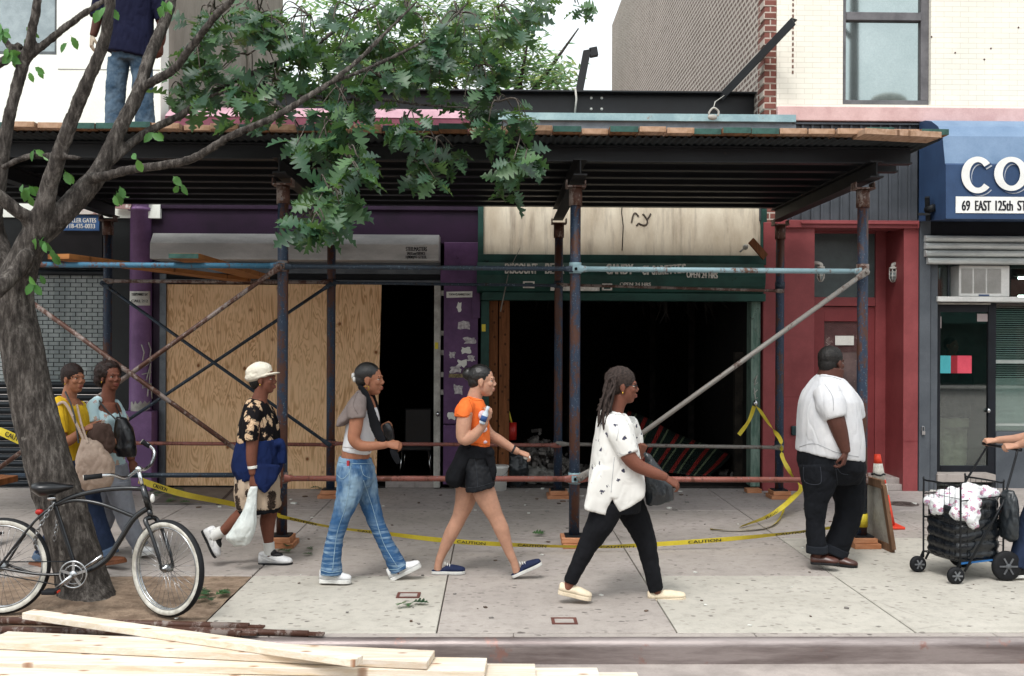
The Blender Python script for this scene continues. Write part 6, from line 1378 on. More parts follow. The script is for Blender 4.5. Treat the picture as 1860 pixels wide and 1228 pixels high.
fuse('tied_jacket', [sil([(434, 797, 503, 797, .20), (425, 830, 509, 828, .225), (424, 852, 510, 850, .225), (432, 870, 504, 864, .21)], D), sil([(446, 845, 509, 845, .03, -.2), (458, 868, 503, 868, .03, -.21), (477, 895, 484, 895, .015, -.21)], D), limb([(506, 806, -.06, 8), (513, 815, -.06, 7), (514, 842, -.06, 6)], D), ell(P(507, 806, D - .05), (.045, .06, .04))], VC, [C_NAVY], t, 2, (.012, 18, 18, 5))
fuse('skirt', [sil([(430, 858, 505, 858, .2), (427, 890, 507, 890, .2), (429, 912, 509, 912, .19), (434, 923, 507, 922, .18)], D)], VC, [P_SKIRT], t, 2, (.016, 22, 22, 4))
fuse('skirt_hem', [sil([(434, 919, 507, 919, .182), (436, 929, 505, 928, .18)], D)], VC, [C_BLACK], t, 1, (.014, 22, 22, 4))
mb = MB(); mb.prim(limb([(482, 984, .07, 9), (488, 985, .07, 10.2), (489, 996, .07, 10), (490, 1008, .07, 9.5)][1:], D)); mb.build('sock', C_SOCK, t)
mb = MB(); mb.prim(limb([(404, 964, -.05, 10), (396, 969, -.05, 11), (385, 976, -.05, 10)], D)); mb.build('sock', C_SOCK, t)
mb = MB(); mb.prim(limb([(459, 846, -.215, 9.5), (459.5, 851, -.215, 9.2)], D)); mb.build('bracelet', PAPER, t)
shoe(t, P(470, 1026, D + .07), P(531, 1026, D + .05), wd=.05, hgt=1.15, upper=SHOE_W, sole=SHOE_BK, sole_h=.022, lace=SHOE_W, tongue=SHOE_BK, trim=[(.1, .35, .05, .02), (.2, .6, .06, .02), (.05, .3, .075, .06)])
shoe(t, P(366, 964, D - .05), P(391, 1014, D - .05), up=P(400, 960, D) - P(372, 990, D), wd=.048, hgt=1.15, upper=SHOE_W, sole=SHOE_BK, sole_h=.022, lace=SHOE_W, tongue=SHOE_BK, trim=[(.1, .35, .05, .02), (.2, .6, .06, .02)])
o = fuse('plastic_bag', [sil([(455, 884, 468, 884, .012), (447, 908, 466, 906, .025), (438, 932, 465, 930, .045), (420, 962, 466, 950, .07), (411, 978, 463, 970, .07), (428, 992, 452, 988, .04)], D - .24, e=2)], .008, [PLBAG], None, 1, (.012, 16, 16, 5), origin=P(450, 930, D - .24)); tag(o, 'full white plastic bag hanging from the hand of the woman in the cap', 'plastic bag')
# ------------------------------------------------------------------ girl in jeans
D = 7.65; t = person(660, 1057, 'girl in blue jeans and white tank top with white hair tie', D)
h = Head(P(672, 689, D), 1.05, 6, 2)
bd = h.skin(1.05) + [sil([(652, 718, 676, 720, .085), (638, 735, 682, 737, .14), (630, 762, 687, 765, .14), (625, 800, 675, 800, .125), (621, 826, 671, 830, .13), (618, 850, 672, 850, .12), (632, 876, 660, 876, .05)], D), limb([(658, 726, 0, 13), (664, 708, 0, 11.5), (671, 696, 0, 12)], D),
    limb([(650, 742, -.16, 13.5), (646, 775, -.19, 12.5), (643, 797, -.2, 11.5), (657, 810, -.2, 10), (690, 809, -.2, 7.6), (703, 807, -.2, 6.6)], D), limb([(660, 742, .15, 12), (638, 788, .18, 10.5), (652, 800, .18, 9), (686, 790, .14, 6.8), (692, 786, .13, 6.2)], D),
    limb([(638, 875, -.08, 18), (621, 935, -.08, 9), (602, 1040, -.08, 7), (600, 1048, -.08, 8)], D), limb([(664, 875, .08, 15), (684, 950, .08, 8), (722, 1034, .08, 8), (726, 1042, .08, 8)], D)]
bd += hand(P(704, 807, D - .2), (1, 0, -.08), (0, -.75, .6), .95, .85, 1, thumb=.9) + hand(P(693, 785, D + .13), (.7, 0, .65), (.3, -.8, .5), .9, .9, 1)
fuse('body', bd, VB, [SK1], t); h.parts(t, .017)
go = fuse('hair', h.cap(1.0), .006, [HAIR_SL], t, 3)
fuzz(go, 90, .010)
mb = MB(); [mb.prim(ell(h.p(-.112 + .012 * math.cos(k), .02 * math.sin(k), .008 + .018 * math.cos(k * 1.7)), (.016, .018, .02))) for k in range(7)]; mb.build('hair_tie', C_SOCK, t)
go = fuse('tank_top', [sil([(646, 737, 684, 740, .125), (631, 757, 689, 762, .155), (627, 785, 683, 787, .145), (622, 817, 673, 825, .137)], D)], VC, [C_WHITE], t, 2, (.004, 20, 20, 9))
seam(go, [[(623, 812), (645, 815), (672, 820)]], D, C_GREY, 'seam')
go = fuse('bolero', [sil([(652, 707, 668, 713, .085), (638, 723, 674, 727, .15), (625, 743, 672, 748, .175), (614, 762, 645, 764, .17), (613, 772, 624, 773, .14)], D), limb([(656, 722, -.11, 13), (648, 742, -.17, 18), (648, 760, -.185, 16.5)], D)], VC, [C_GREY], t, 2, (.006, 18, 18, 9))
seam(go, [[(634, 757), (648, 762), (664, 755)], [(650, 712), (642, 735), (650, 752)]], D, cloth('knit_seam', '655b57'), 'seam')
fuse('scarf', [limb([(655, 703, -.07, 4.5), (664, 715, -.12, 6), (672, 738, -.165, 8), (680, 768, -.19, 10.5), (688, 790, -.205, 10), (697, 803, -.21, 6)], D, .3), limb([(672, 708, .05, 5), (681, 735, .1, 6), (686, 765, .14, 6), (690, 782, .15, 5)], D, .4), limb([(655, 704, -.06, 5), (657, 702, 0, 5), (668, 706, .05, 5)], D)], .007, [C_BLACK], t, 2, (.004, 25, 25, 10))
o = fuse('dark_cloth', [limb([(712, 814, -.205, 6), (718, 828, -.205, 7), (724, 842, -.205, 4)], D, .4)], .007, [C_BLACK], None, 2, (.005, 25, 25, 12), origin=P(718, 828, D - .2)); tag(o, 'end of dark cloth hanging below the hand of the girl in jeans', 'cloth')
o = fuse('dark_pouch', [limb([(700, 770, .05, 7), (706, 784, .05, 10), (711, 800, .05, 6)], D, .8)], .007, [LEATH_BLK], None, 2, (.006, 25, 25, 12), origin=P(705, 784, D + .05)); tag(o, 'black pouch held in the far hand of the girl in jeans', 'pouch')
jw = [sil([(617, 829, 673, 832, .14), (612, 846, 680, 848, .16), (612, 866, 681, 866, .155), (624, 884, 674, 884, .08)], D)]
go = fuse('jeans', jw + [limb([(640, 848, -.07, 27), (637, 868, -.08, 26), (633, 900, -.08, 23), (621, 935, -.08, 17), (609, 975, -.08, 15), (603, 1010, -.08, 17), (602, 1043, -.08, 20)], D), limb([(652, 848, .06, 27), (661, 870, .07, 23), (671, 910, .08, 18.5), (684, 950, .08, 14.5), (702, 990, .08, 14), (718, 1020, .08, 16.5), (726, 1036, .08, 17.5)], D)], .0075, [DENIM], t, 2, (.006, 15, 15, 28))
seam(go, [[(612, 838), (640, 842), (674, 842)], [(636, 842), (634, 880), (628, 920), (612, 970), (604, 1036)], [(612, 862), (622, 870), (634, 858), (638, 843)], [(655, 845), (660, 862), (672, 868)], [(660, 872), (676, 920), (696, 985), (722, 1030)], [(584, 1036), (600, 1040), (620, 1037)], [(706, 1034), (722, 1034), (738, 1024)]], D, cloth('denim_stitch', '8fa6b4', '6d8799'), 'seam', .0028)
mb = MB(); p = P(632, 842, D - .165); mb.box(p.x - .008, p.x + .01, p.y - .01, p.y + .02, p.z - .02, p.z + .02); mb.build('pocket_label', M('red_label', 'a8323c', '8c2a33', bump=0), t)
shoe(t, P(580, 1058, D - .08), P(638, 1059, D - .08), wd=.045, upper=SHOE_W, sole=SOLE_W, sole_h=.03, lace=SOLE_W, trim=[(.1, .55, .045, .012), (.2, .65, .05, .018)]); shoe(t, P(711, 1056, D + .08), P(766, 1029, D + .08), up=(-.3, 0, 1), wd=.045, upper=SHOE_W, sole=SOLE_W, sole_h=.03, lace=SOLE_W, trim=[(.1, .55, .045, .012), (.2, .65, .05, .018)])
# ------------------------------------------------------------------ woman in orange
D = 7.83; t = person(860, 1045, 'woman in an orange top and black shorts with hair in a bun', D)
h = Head(P(876, 692, D), 1.05, 5, 2)
bd = h.skin() + [sil([(853, 722, 876, 726, .09), (838, 740, 883, 746, .15), (835, 765, 886, 770, .15), (847, 800, 886, 806, .125), (840, 825, 888, 825, .15), (840, 860, 888, 860, .15)], D), limb([(860, 730, 0, 14.5), (866, 708, 0, 12.5), (874, 697, 0, 13)], D),
    limb([(845, 746, -.17, 14.5), (842, 775, -.2, 14), (842, 797, -.21, 12), (858, 793, -.23, 10.5), (877, 773, -.24, 7.5), (882, 765, -.24, 6.5)], D), limb([(868, 748, .15, 12), (885, 785, .17, 11), (907, 800, .17, 9.5), (934, 817, .16, 7), (942, 821, .16, 6)], D),
    limb([(868, 860, -.07, 20), (882, 900, -.08, 20.5), (900, 938, -.08, 14.5), (911, 962, -.08, 14), (924, 1000, -.08, 8.8), (934, 1022, -.08, 7), (939, 1040, -.08, 7.5)], D), limb([(850, 868, .08, 23), (846, 905, .08, 19.5), (834, 940, .08, 13.5), (819, 970, .08, 13), (803, 1005, .08, 8.2), (797, 1022, .08, 7), (795, 1036, .08, 7.5)], D)]
bd += hand(P(882, 764, D - .24), (.30, .0, 1), (.5, -.85, 0), .92, .8, -1) + hand(P(943, 821, D + .16), (1, 0, -.35), (.2, -.35, 1), .92, .75, 1, thumb=1)
fuse('body', bd, VB, [SK4], t); h.parts(t)
go = fuse('hair', h.cap(1.0) + [h.e(-.108, 0, .048, .045, .045, .048)], .006, [HAIR_SL], t, 2, (.003, 60, 60, 60))
fuzz(go, 120, .012)
go = fuse('tee_shirt', [sil([(850, 719, 877, 726, .10), (840, 731, 884, 743, .165), (835, 765, 889, 772, .165), (845, 795, 890, 808, .145), (848, 804, 889, 812, .14)], D), limb([(852, 732, -.12, 14), (843, 745, -.17, 16.5), (840, 759, -.185, 15.8)], D), limb([(868, 738, .12, 13), (874, 752, .17, 14)], D)], VC, [C_ORANGE], t, 2, (.006, 20, 20, 9))
seam(go, [[(829, 752), (842, 757), (856, 752)], [(852, 726), (858, 742), (856, 756)], [(848, 802), (868, 806), (888, 809)], [(852, 722), (862, 727), (876, 728)]], D, cloth('orange_seam', 'b9541f'), 'seam')
fuse('tied_jacket', [sil([(840, 803, 889, 811, .15), (834, 826, 893, 832, .175)], D), sil([(834, 810, 872, 814, .165), (821, 840, 858, 846, .17), (809, 866, 846, 870, .16), (816, 880, 834, 884, .12)], D), ell(P(889, 822, D - .1), (.04, .06, .045)), limb([(890, 830, -.13, 7), (894, 850, -.13, 8), (893, 872, -.13, 7)], D, .5)], VC, [C_BLACK], t, 2, (.010, 18, 18, 8))
go = fuse('shorts', [sil([(838, 826, 891, 828, .165), (834, 850, 893, 850, .17)], D), sil([(832, 845, 876, 848, .095, .07), (829, 880, 868, 888, .1, .08)], D), sil([(842, 845, 894, 845, .115, -.06), (845, 870, 897, 868, .125, -.08), (846, 894, 899, 882, .13, -.085)], D)], VC, [C_BLKSHORT], t, 2, (.009, 18, 18, 14))
seam(go, [[(862, 832), (866, 860), (868, 888)], [(848, 886), (870, 884), (896, 876)]], D, cloth('grey_stitch', '34373c'), 'seam')
shoe(t, P(784, 1042, D + .08), P(845, 1042, D + .08), wd=.045, low=True, mule=True, upper=SHOE_N, sole=SOLE_W, sole_h=.025, lace=SOLE_W); shoe(t, P(931, 1050, D - .08), P(985, 1025, D - .08), up=(-.3, 0, 1), wd=.045, low=True, mule=True, upper=SHOE_N, sole=SOLE_W, sole_h=.025, lace=SOLE_W)
mb = MB(); mb.prim(limb([(931, 815.5, .16, 8), (934, 817, .16, 8)], D)); mb.build('bracelet', LEATH_BLK, t)
mb = MB()
for q in (0, 1, 2): mb.prim(ell(P(877, 755 + q * 24, D - .155 + .02 * q), (.035, .02, .04 - .012 * q)))
mb.build('shirt_print', M('white_pink_print', 'ddd0d2', 'c8a9b4', scale=25, bump=0), t)
mb = MB(); a, b = P(875, 770, D - .27), P(887, 738, D - .27); d = b - a; mb.tube([a, a + d * .05, a + d * .6, a + d * .75, a + d * .78, b], [.02, .024, .024, .012, .013, .013], 16); o = mb.build('water_bottle', M('bottle_white', 'c9d1d8', 'aab6c0', rough=.2, bump=0), None, origin=a); tag(o, 'small bottle with blue label in the hand of the orange top woman', 'bottle')
mb = MB(); mb.tube([a + d * .15, a + d * .45], .0248, 16); mb.build('label', INKBLUE, o)
mb = MB(); c = P(957, 831, D + .16); mb.prim(ell(c, (.03, .02, .018))); o = mb.build('tissue', PAPER, None, origin=c); tag(o, 'crumpled white tissue in the forward hand of the orange top woman', 'tissue')
# ------------------------------------------------------------------ woman with dreadlocks
D = 7.1; t = person(1125, 1092, 'woman with long dreadlocks in a white patterned blouse and black trousers', D)
h = Head(P(1131, 701, D), 1.08, 4, 3)
bd = h.skin() + [sil([(1100, 750, 1134, 752, .09), (1090, 768, 1143, 770, .16), (1084, 800, 1150, 800, .16), (1084, 850, 1156, 850, .17), (1090, 890, 1160, 890, .17), (1094, 915, 1160, 915, .17)], D), limb([(1113, 758, 0, 18), (1120, 737, 0, 15), (1128, 720, 0, 15)], D),
    limb([(1122, 780, -.18, 12), (1138, 822, -.23, 15), (1156, 844, -.245, 13), (1185, 858, -.255, 11), (1204, 865, -.26, 8.4), (1209, 868, -.26, 7.6)], D), limb([(1140, 772, .16, 14), (1152, 805, .2, 12.5), (1156, 828, .19, 11.5), (1163, 827, .14, 8.5)], D),
    limb([(1104, 915, -.08, 28), (1070, 985, -.08, 15), (1035, 1058, -.08, 9), (1030, 1070, -.08, 9)], D), limb([(1142, 915, .08, 26), (1173, 985, .08, 15), (1191, 1066, .08, 9), (1194, 1078, .08, 9)], D)]
bd += hand(P(1210, 868.5, D - .26), (1, 0, -.55), (.3, -.55, .8), 1.0, .7, 1, thumb=.9) + hand(P(1162, 827, D + .14), (.35, -.1, .9), (.6, -.8, 0), .95, 1.45, -1)
fuse('body', bd, VB, [SK2], t); h.parts(t, .006)
go = fuse('hair', h.cap(1.05), .007, [DREAD], t, 1, (.005, 55, 55, 25))
fuzz(go, 260, .016)
mb = MB(); rd = random.Random(4)
for i in range(34):
    k = i / 33; dy = rd.uniform(-.10, .10); near = dy < 0
    st_ = h.p(rd.uniform(-.08, .035), dy * .72, .06 + rd.uniform(0, .04)); L = rd.uniform(0, 1)
    mid = P(1100 + rd.uniform(-3, 18), 708 + rd.uniform(-6, 10), D + dy * 1.15 - (.02 if near else -.01)); e_ = P(1082 + rd.uniform(0, 26), 735 + L * 48 - (0 if near else 10), D + dy * 1.1 - (.09 if near else 0))
    q = curve([st_, P(1106 + rd.uniform(-2, 14), 686, D + dy * 1.05), mid, mid.lerp(e_, .6) + V((rd.uniform(-.01, .01), 0, 0)), e_], 4)
    mb.tube([p + V((rd.gauss(0, .002), rd.gauss(0, .002), 0)) for p in q], [.0095] * (len(q) - 2) + [.007, .004], 7)
mb.build('dreadlocks', DREAD, t)
mb = MB()
for k in (1, -1):
    mb.tube([h.p(.088 + .002 * math.cos(a), .031 * k + .022 * math.cos(a), .003 + .016 * math.sin(a)) for a in [i * .3927 for i in range(16)]], .0022, 6, closed=True); mb.tube([h.p(.086, .054 * k, .008), h.p(.05, .070 * k, .010), h.p(-.004, .078 * k, .006)], .0022, 6)
mb.tube([h.p(.093, -.009, .006), h.p(.096, 0, .009), h.p(.093, .009, .006)], .002, 6); mb.build('eyeglasses', DARKFRAME, t)
go = fuse('blouse', [sil([(1096, 743, 1136, 752, .10), (1087, 756, 1147, 768, .185), (1080, 795, 1155, 800, .20), (1073, 850, 1166, 850, .21), (1069, 885, 1170, 882, .21), (1067, 897, 1169, 893, .21)], D, e=3), sil([(1078, 850, 1130, 850, .035, -.172), (1068, 885, 1116, 890, .04, -.17), (1064, 908, 1109, 911, .04, -.17), (1061, 924, 1100, 935, .03, -.17)], D, e=4), sil([(1100, 850, 1160, 850, .035, -.172), (1111, 885, 1170, 882, .04, -.17), (1114, 908, 1170, 899, .04, -.17), (1125, 931, 1164, 908, .03, -.17)], D, e=4), sil([(1069, 880, 1168, 880, .1, .09), (1066, 915, 1164, 905, .1, .09)], D), limb([(1114, 762, -.11, 20), (1124, 785, -.19, 23), (1131, 800, -.21, 22), (1142, 826, -.235, 18.5)], D), limb([(1140, 766, .13, 17), (1150, 795, .2, 18), (1155, 815, .2, 15)], D)], VC, [P_STAR], t, 4, (.008, 13, 13, 6))
seam(go, [[(1124, 823), (1140, 827), (1158, 820)], [(1118, 752), (1124, 775), (1120, 800)], [(1116, 830), (1112, 870), (1110, 894)], [(1100, 745), (1116, 752), (1134, 754)]], D, cloth('blouse_seam', 'aeb0b2'), 'seam')
fuse('trousers', [sil([(1086, 890, 1164, 890, .18), (1084, 915, 1163, 915, .185), (1086, 930, 1162, 928, .17)], D), limb([(1106, 912, -.08, 31), (1090, 952, -.08, 25.5), (1071, 985, -.08, 19.5), (1055, 1016, -.08, 15), (1039, 1050, -.08, 12.5), (1035, 1059, -.08, 12)], D), limb([(1140, 912, .08, 30), (1160, 952, .08, 23.5), (1173, 985, .08, 19), (1182, 1025, .08, 15.5), (1190, 1064, .08, 14.5), (1192, 1072, .08, 14)], D)], VC, [C_BLACK], t, 2, (.007, 15, 15, 12))
shoe(t, P(1013, 1078, D - .08), P(1073, 1091, D - .08), wd=.046, low=True, upper=SHOE_C, sole=SHOE_C, sole_h=.028); shoe(t, P(1177, 1094, D + .08), P(1246, 1090, D + .06), up=(-.1, 0, 1), wd=.046, low=True, upper=SHOE_C, sole=SHOE_C, sole_h=.028)
o = fuse('black_bag', [sil([(1170, 822, 1180, 826, .02), (1172, 842, 1200, 850, .05), (1172, 870, 1218, 872, .08), (1172, 895, 1224, 895, .09), (1174, 918, 1225, 906, .07)], D - .02)], .009, [BLKBAG], None, 1, (.014, 12, 12, 7), origin=P(1190, 870, D)); tag(o, 'shiny black bag held by the woman with dreadlocks', 'bag')
# ------------------------------------------------------------------ big man in white tee
D = 8.16; t = person(1510, 1028, 'heavy man in a white tee shirt and black jeans seen from behind', D)
h = Head(P(1511, 659, D), 1.12, -32, 4, 1.06)
bd = h.skin(1.1, 1.15) + [sil([(1490, 692, 1530, 694, .16), (1468, 714, 1544, 718, .26), (1458, 745, 1553, 750, .27), (1456, 790, 1557, 790, .27), (1458, 830, 1555, 840, .24), (1480, 876, 1550, 876, .12)], D), limb([(1505, 700, 0, 27), (1508, 683, .0, 23), (1511, 668, .0, 22)], D),
    limb([(1504, 722, -.25, 20), (1519, 765, -.31, 16.5), (1527, 790, -.32, 14), (1534, 813, -.325, 10), (1536, 822, -.325, 8.4)], D), limb([(1520, 722, .25, 20), (1548, 770, .3, 16), (1555, 810, .3, 12), (1552, 830, .28, 9)], D),
    limb([(1486, 880, -.1, 17), (1482, 930, -.1, 11), (1484, 1000, -.1, 10), (1484, 1012, -.1, 10)], D), limb([(1540, 880, .1, 20), (1540, 930, .1, 14), (1514, 1004, .1, 9), (1510, 1014, .1, 10)], D)]
bd += hand(P(1536, 823, D - .325), (-.22, 0, -1), (.9, -.5, 0), 1.08, .7, -1) + hand(P(1552, 832, D + .28), (0, 0, -1), (.5, .8, 0), 1.05, .7, 1)
fuse('body', bd, VB, [SK3], t); h.parts(t)
go = fuse('hair', h.cap(1.0, .01), .006, [HAIR], t, 2, (.004, 90, 90, 90))
fuzz(go, 500, .006)
go = fuse('tee_shirt', [sil([(1488, 679, 1529, 687, .14), (1473, 696, 1541, 703, .23), (1457, 726, 1553, 729, .30), (1452, 770, 1559, 766, .31), (1451, 797, 1563, 800, .31), (1449, 819, 1564, 836, .29)], D), limb([(1500, 708, -.18, 24), (1510, 735, -.27, 27), (1518, 760, -.31, 20)], D), limb([(1525, 710, .18, 22), (1545, 740, .28, 24), (1552, 762, .3, 19)], D)], VC, [C_WHITE], t, 7, (.011, 6.5, 6.5, 2.4))
seam(go, [[(1502, 757), (1518, 761), (1535, 753)], [(1498, 698), (1512, 720), (1514, 745)], [(1452, 812), (1480, 806), (1520, 822), (1560, 830)], [(1488, 683), (1508, 684), (1528, 690)]], D, cloth('tee_seam', 'a3a5a8'), 'seam', .0026)
go = fuse('jeans', [sil([(1452, 814, 1563, 832, .275), (1453, 846, 1568, 852, .27), (1474, 876, 1560, 876, .17)], D), limb([(1488, 846, -.09, 36), (1488, 872, -.1, 33), (1482, 912, -.1, 21), (1481, 945, -.1, 17.5), (1482, 975, -.1, 17.5), (1484, 998, -.1, 17.5)], D), limb([(1532, 846, .08, 36), (1538, 872, .1, 34), (1544, 912, .1, 27), (1538, 945, .1, 23.5), (1525, 978, .1, 23), (1515, 1000, .1, 23)], D)], VC, [cloth('black_denim', '16181d', '101216', w=220)], t, 4, (.011, 8, 8, 7))
seam(go, [[(1460, 845), (1462, 875), (1490, 878), (1490, 848)], [(1515, 838), (1526, 858), (1540, 862)], [(1518, 850), (1522, 900), (1512, 960), (1505, 990)]], D, cloth('dark_stitch', '3a3d44'), 'seam', .0028)
for q in ([(1484, 990, -.1, 19.5), (1484, 1004, -.1, 19.5)], [(1519, 993, .1, 25), (1513, 1007, .1, 25)]): mb = MB(); mb.prim(limb(q, D)); mb.build('trouser_cuff', cloth('black_denim_cuff', '23262c', '191c21'), t)
shoe(t, P(1472, 1024, D - .1), P(1524, 1026, D - .16), wd=.052, low=True, upper=LEATH_BR, sole=SHOE_BK, sole_h=.02); shoe(t, P(1494, 1022, D + .1), P(1558, 1031, D - .02), wd=.052, low=True, upper=LEATH_BR, sole=SHOE_BK, sole_h=.02)
# ------------------------------------------------------------------ woman in pale floral top (behind)
D = 8.55; t = person(225, 1008, 'woman with dark afro hair in a pale floral top and grey trousers', D)
h = Head(P(201, 685, D), 1.02, 38)
bd = h.skin(1.05) + [sil([(180, 730, 212, 732, .09), (166, 747, 218, 752, .165), (170, 790, 213, 790, .16), (182, 850, 222, 850, .16), (188, 880, 228, 880, .16)], D), limb([(194, 736, 0, 14), (197, 714, 0, 11.5), (200, 698, 0, 12)], D),
    limb([(168, 755, -.19, 11), (172, 795, -.2, 10), (192, 815, -.22, 8), (203, 818, -.22, 6)], D), limb([(216, 755, .17, 11), (228, 800, .18, 9), (239, 836, .16, 6.5)], D),
    limb([(214, 880, -.05, 18), (228, 930, -.05, 12), (256, 995, -.05, 8)], D), limb([(200, 880, .08, 18), (195, 930, .08, 12), (168, 1008, .08, 8)], D)]
bd += hand(P(204, 818, D - .22), (1, 0, 0), (0, -.6, .8), .9, .8, 1) + hand(P(239, 837, D + .16), (.25, 0, -1), (.6, -.7, 0), .9, .6, 1)
fuse('body', bd, VB, [SK2], t); h.parts(t, .005)
go = fuse('hair', [h.e(-.045, 0, .045, .108, .105, .095), h.e(-.07, 0, -.02, .075, .105, .075), h.e(.0, 0, .085, .062, .07, .05)], .007, [HAIR_B], t, 1, (.009, 45, 45, 45))
fuzz(go, 900, .020)
fuse('blouse', [sil([(166, 738, 217, 748, .15), (160, 757, 221, 762, .185), (165, 790, 217, 790, .18), (178, 845, 224, 846, .175)], D), limb([(180, 724, -.07, 6), (168, 738, -.15, 11), (164, 755, -.19, 15), (167, 769, -.205, 14)], D), limb([(209, 729, .06, 6), (215, 745, .14, 10), (222, 765, .19, 13)], D)], VC, [P_PALE], t, 2, FOLD)
fuse('trousers', [sil([(181, 843, 226, 843, .18), (188, 882, 233, 882, .18)], D), limb([(214, 876, -.05, 23), (226, 930, -.05, 18), (243, 968, -.05, 15.5), (257, 994, -.05, 14)], D), limb([(200, 876, .08, 22), (195, 930, .08, 17), (180, 970, .08, 15), (168, 1004, .08, 14)], D)], VC, [C_GREYP], t, 2, FOLD)
shoe(t, P(243, 1011, D - .05), P(279, 1006, D - .1), wd=.044, low=True, upper=SHOE_W, sole=SOLE_W); shoe(t, P(150, 1012, D + .08), P(188, 1014, D + .05), wd=.044, low=True, upper=SHOE_W, sole=SOLE_W)
o = fuse('black_purse', [sil([(212, 757, 229, 760, .04), (208, 778, 240, 778, .06), (207, 810, 247, 814, .075), (213, 829, 246, 830, .05)], D - .2)], .008, [LEATH_BLK], None, 2, (.008, 14, 14, 9), origin=P(225, 800, D - .2)); tag(o, 'black leather purse of the woman in the pale floral top', 'handbag')
strap([P(176, 722, D - .1), P(193, 744, D - .19), P(212, 763, D - .25)], .012, LEATH_BLK, 'strap', o); strap([P(210, 733, D), P(216, 748, D - .15), P(222, 765, D - .24)], .012, LEATH_BLK, 'strap', o)
# ------------------------------------------------------------------ woman in yellow
D = 8.2; t = person(150, 1028, 'short haired woman in a yellow top walking behind the tree trunk', D)
h = Head(P(134, 688, D), 1.0, 30)
bd = h.skin() + [sil([(110, 722, 140, 725, .09), (99, 736, 150, 742, .165), (102, 780, 155, 780, .16), (108, 835, 156, 835, .16), (116, 872, 165, 872, .16)], D), limb([(124, 730, 0, 14), (128, 708, 0, 12), (133, 698, 0, 12)], D),
    limb([(107, 742, -.17, 12), (108, 775, -.2, 11), (113, 797, -.22, 10.5), (124, 801, -.235, 9.5), (146, 786, -.25, 7.2), (153, 781, -.25, 6.4)], D), limb([(148, 745, .16, 11), (156, 790, .18, 10), (178, 800, .1, 8), (186, 798, .06, 6)], D),
    limb([(150, 870, -.07, 19), (166, 920, -.07, 13), (200, 1012, -.07, 8)], D), limb([(138, 870, .07, 19), (122, 930, .07, 13), (74, 1022, .07, 8)], D)]
bd += hand(P(154, 780, D - .25), (.85, 0, .42), (-.2, -.6, .8), .95, .8, 1, curls=(.1, .9, 1.0, 1.0)) + hand(P(187, 798, D + .06), (1, 0, 0), (0, -.4, 1), .9, .8, 1)
fuse('body', bd, VB, [SK1], t); h.parts(t, .005)
go = fuse('hair', h.cap(1.04) + [h.e(.0, 0, .085, .055, .062, .035)], .006, [HAIR_B], t, 1, (.004, 80, 80, 80))
fuzz(go, 500, .010)
go = fuse('blouse', [sil([(107, 719, 136, 726, .10), (96, 734, 153, 744, .18), (97, 780, 159, 780, .185), (105, 815, 158, 815, .18), (114, 839, 160, 839, .178)], D), limb([(110, 732, -.12, 13), (106, 760, -.2, 16), (111, 789, -.225, 13.5)], D), limb([(142, 734, .12, 12), (152, 762, .19, 14)], D)], VC, [C_YELLOW], t, 2, (.008, 16, 16, 8))
seam(go, [[(100, 785), (112, 790), (124, 786)], [(112, 725), (116, 750), (120, 780)]], D, cloth('yellow_seam', '9c7a18'), 'seam')
fuse('jeans', [sil([(114, 832, 162, 832, .18), (120, 872, 172, 872, .18)], D), limb([(150, 866, -.07, 25), (166, 918, -.07, 19), (182, 962, -.07, 16.5), (199, 1006, -.07, 15)], D), limb([(138, 866, .07, 24), (122, 930, .07, 18), (96, 975, .07, 16), (75, 1014, .07, 14.5)], D)], VC, [C_DENIM_D], t, 2, FOLD)
for q in ([(195, 996, -.07, 16.5), (200, 1008, -.07, 16.5)], [(79, 1006, .07, 16), (74, 1017, .07, 16)]): mb = MB(); mb.prim(limb(q, D)); mb.build('trouser_cuff', cloth('pale_denim_cuff', '5d6f86', '4d5e74'), t)
shoe(t, P(190, 1028, D - .07), P(227, 1022, D - .2), wd=.045, low=True, hgt=.75, upper=SANDAL, sole=SANDAL); shoe(t, P(54, 1035, D + .07), P(90, 1036, D - .05), wd=.045, low=True, hgt=.75, upper=SANDAL, sole=SANDAL)
mb = MB(); mb.prim(limb([(144, 787.5, -.25, 8.5), (148, 785, -.25, 8.2)], D)); mb.build('wristwatch', GOLD, t)
o = fuse('tan_bag', [sil([(150, 795, 178, 800, .05), (142, 825, 204, 835, .09), (139, 850, 206, 858, .10), (141, 872, 202, 880, .09), (155, 889, 190, 893, .05)], D - .3)], .008, [C_TAN], None, 2, (.014, 12, 12, 7), origin=P(172, 850, D - .3)); tag(o, 'large slouchy tan shoulder bag of the woman in yellow', 'handbag')
strap([P(101, 738, D - .21), P(118, 732, D - .21), P(138, 768, D - .26), P(155, 805, D - .34)], .022, C_TAN, 'strap', o); strap([P(140, 735, D - .16), P(148, 770, D - .25), P(160, 805, D - .36)], .018, C_TAN, 'strap', o); strap([P(119, 712, D - .1), P(131, 740, D - .21), P(139, 775, D - .27), P(143, 805, D - .3)], .014, LEATH_BLK, 'strap', o)
o = fuse('brown_jacket', [sil([(166, 768, 196, 772, .06), (160, 790, 207, 795, .09), (166, 808, 209, 812, .08), (182, 822, 204, 824, .05)], D - .22)], .009, [C_BROWN], None, 2, (.018, 14, 14, 10), origin=P(185, 795, D - .2)); tag(o, 'folded brown jacket carried over the tan bag', 'jacket')
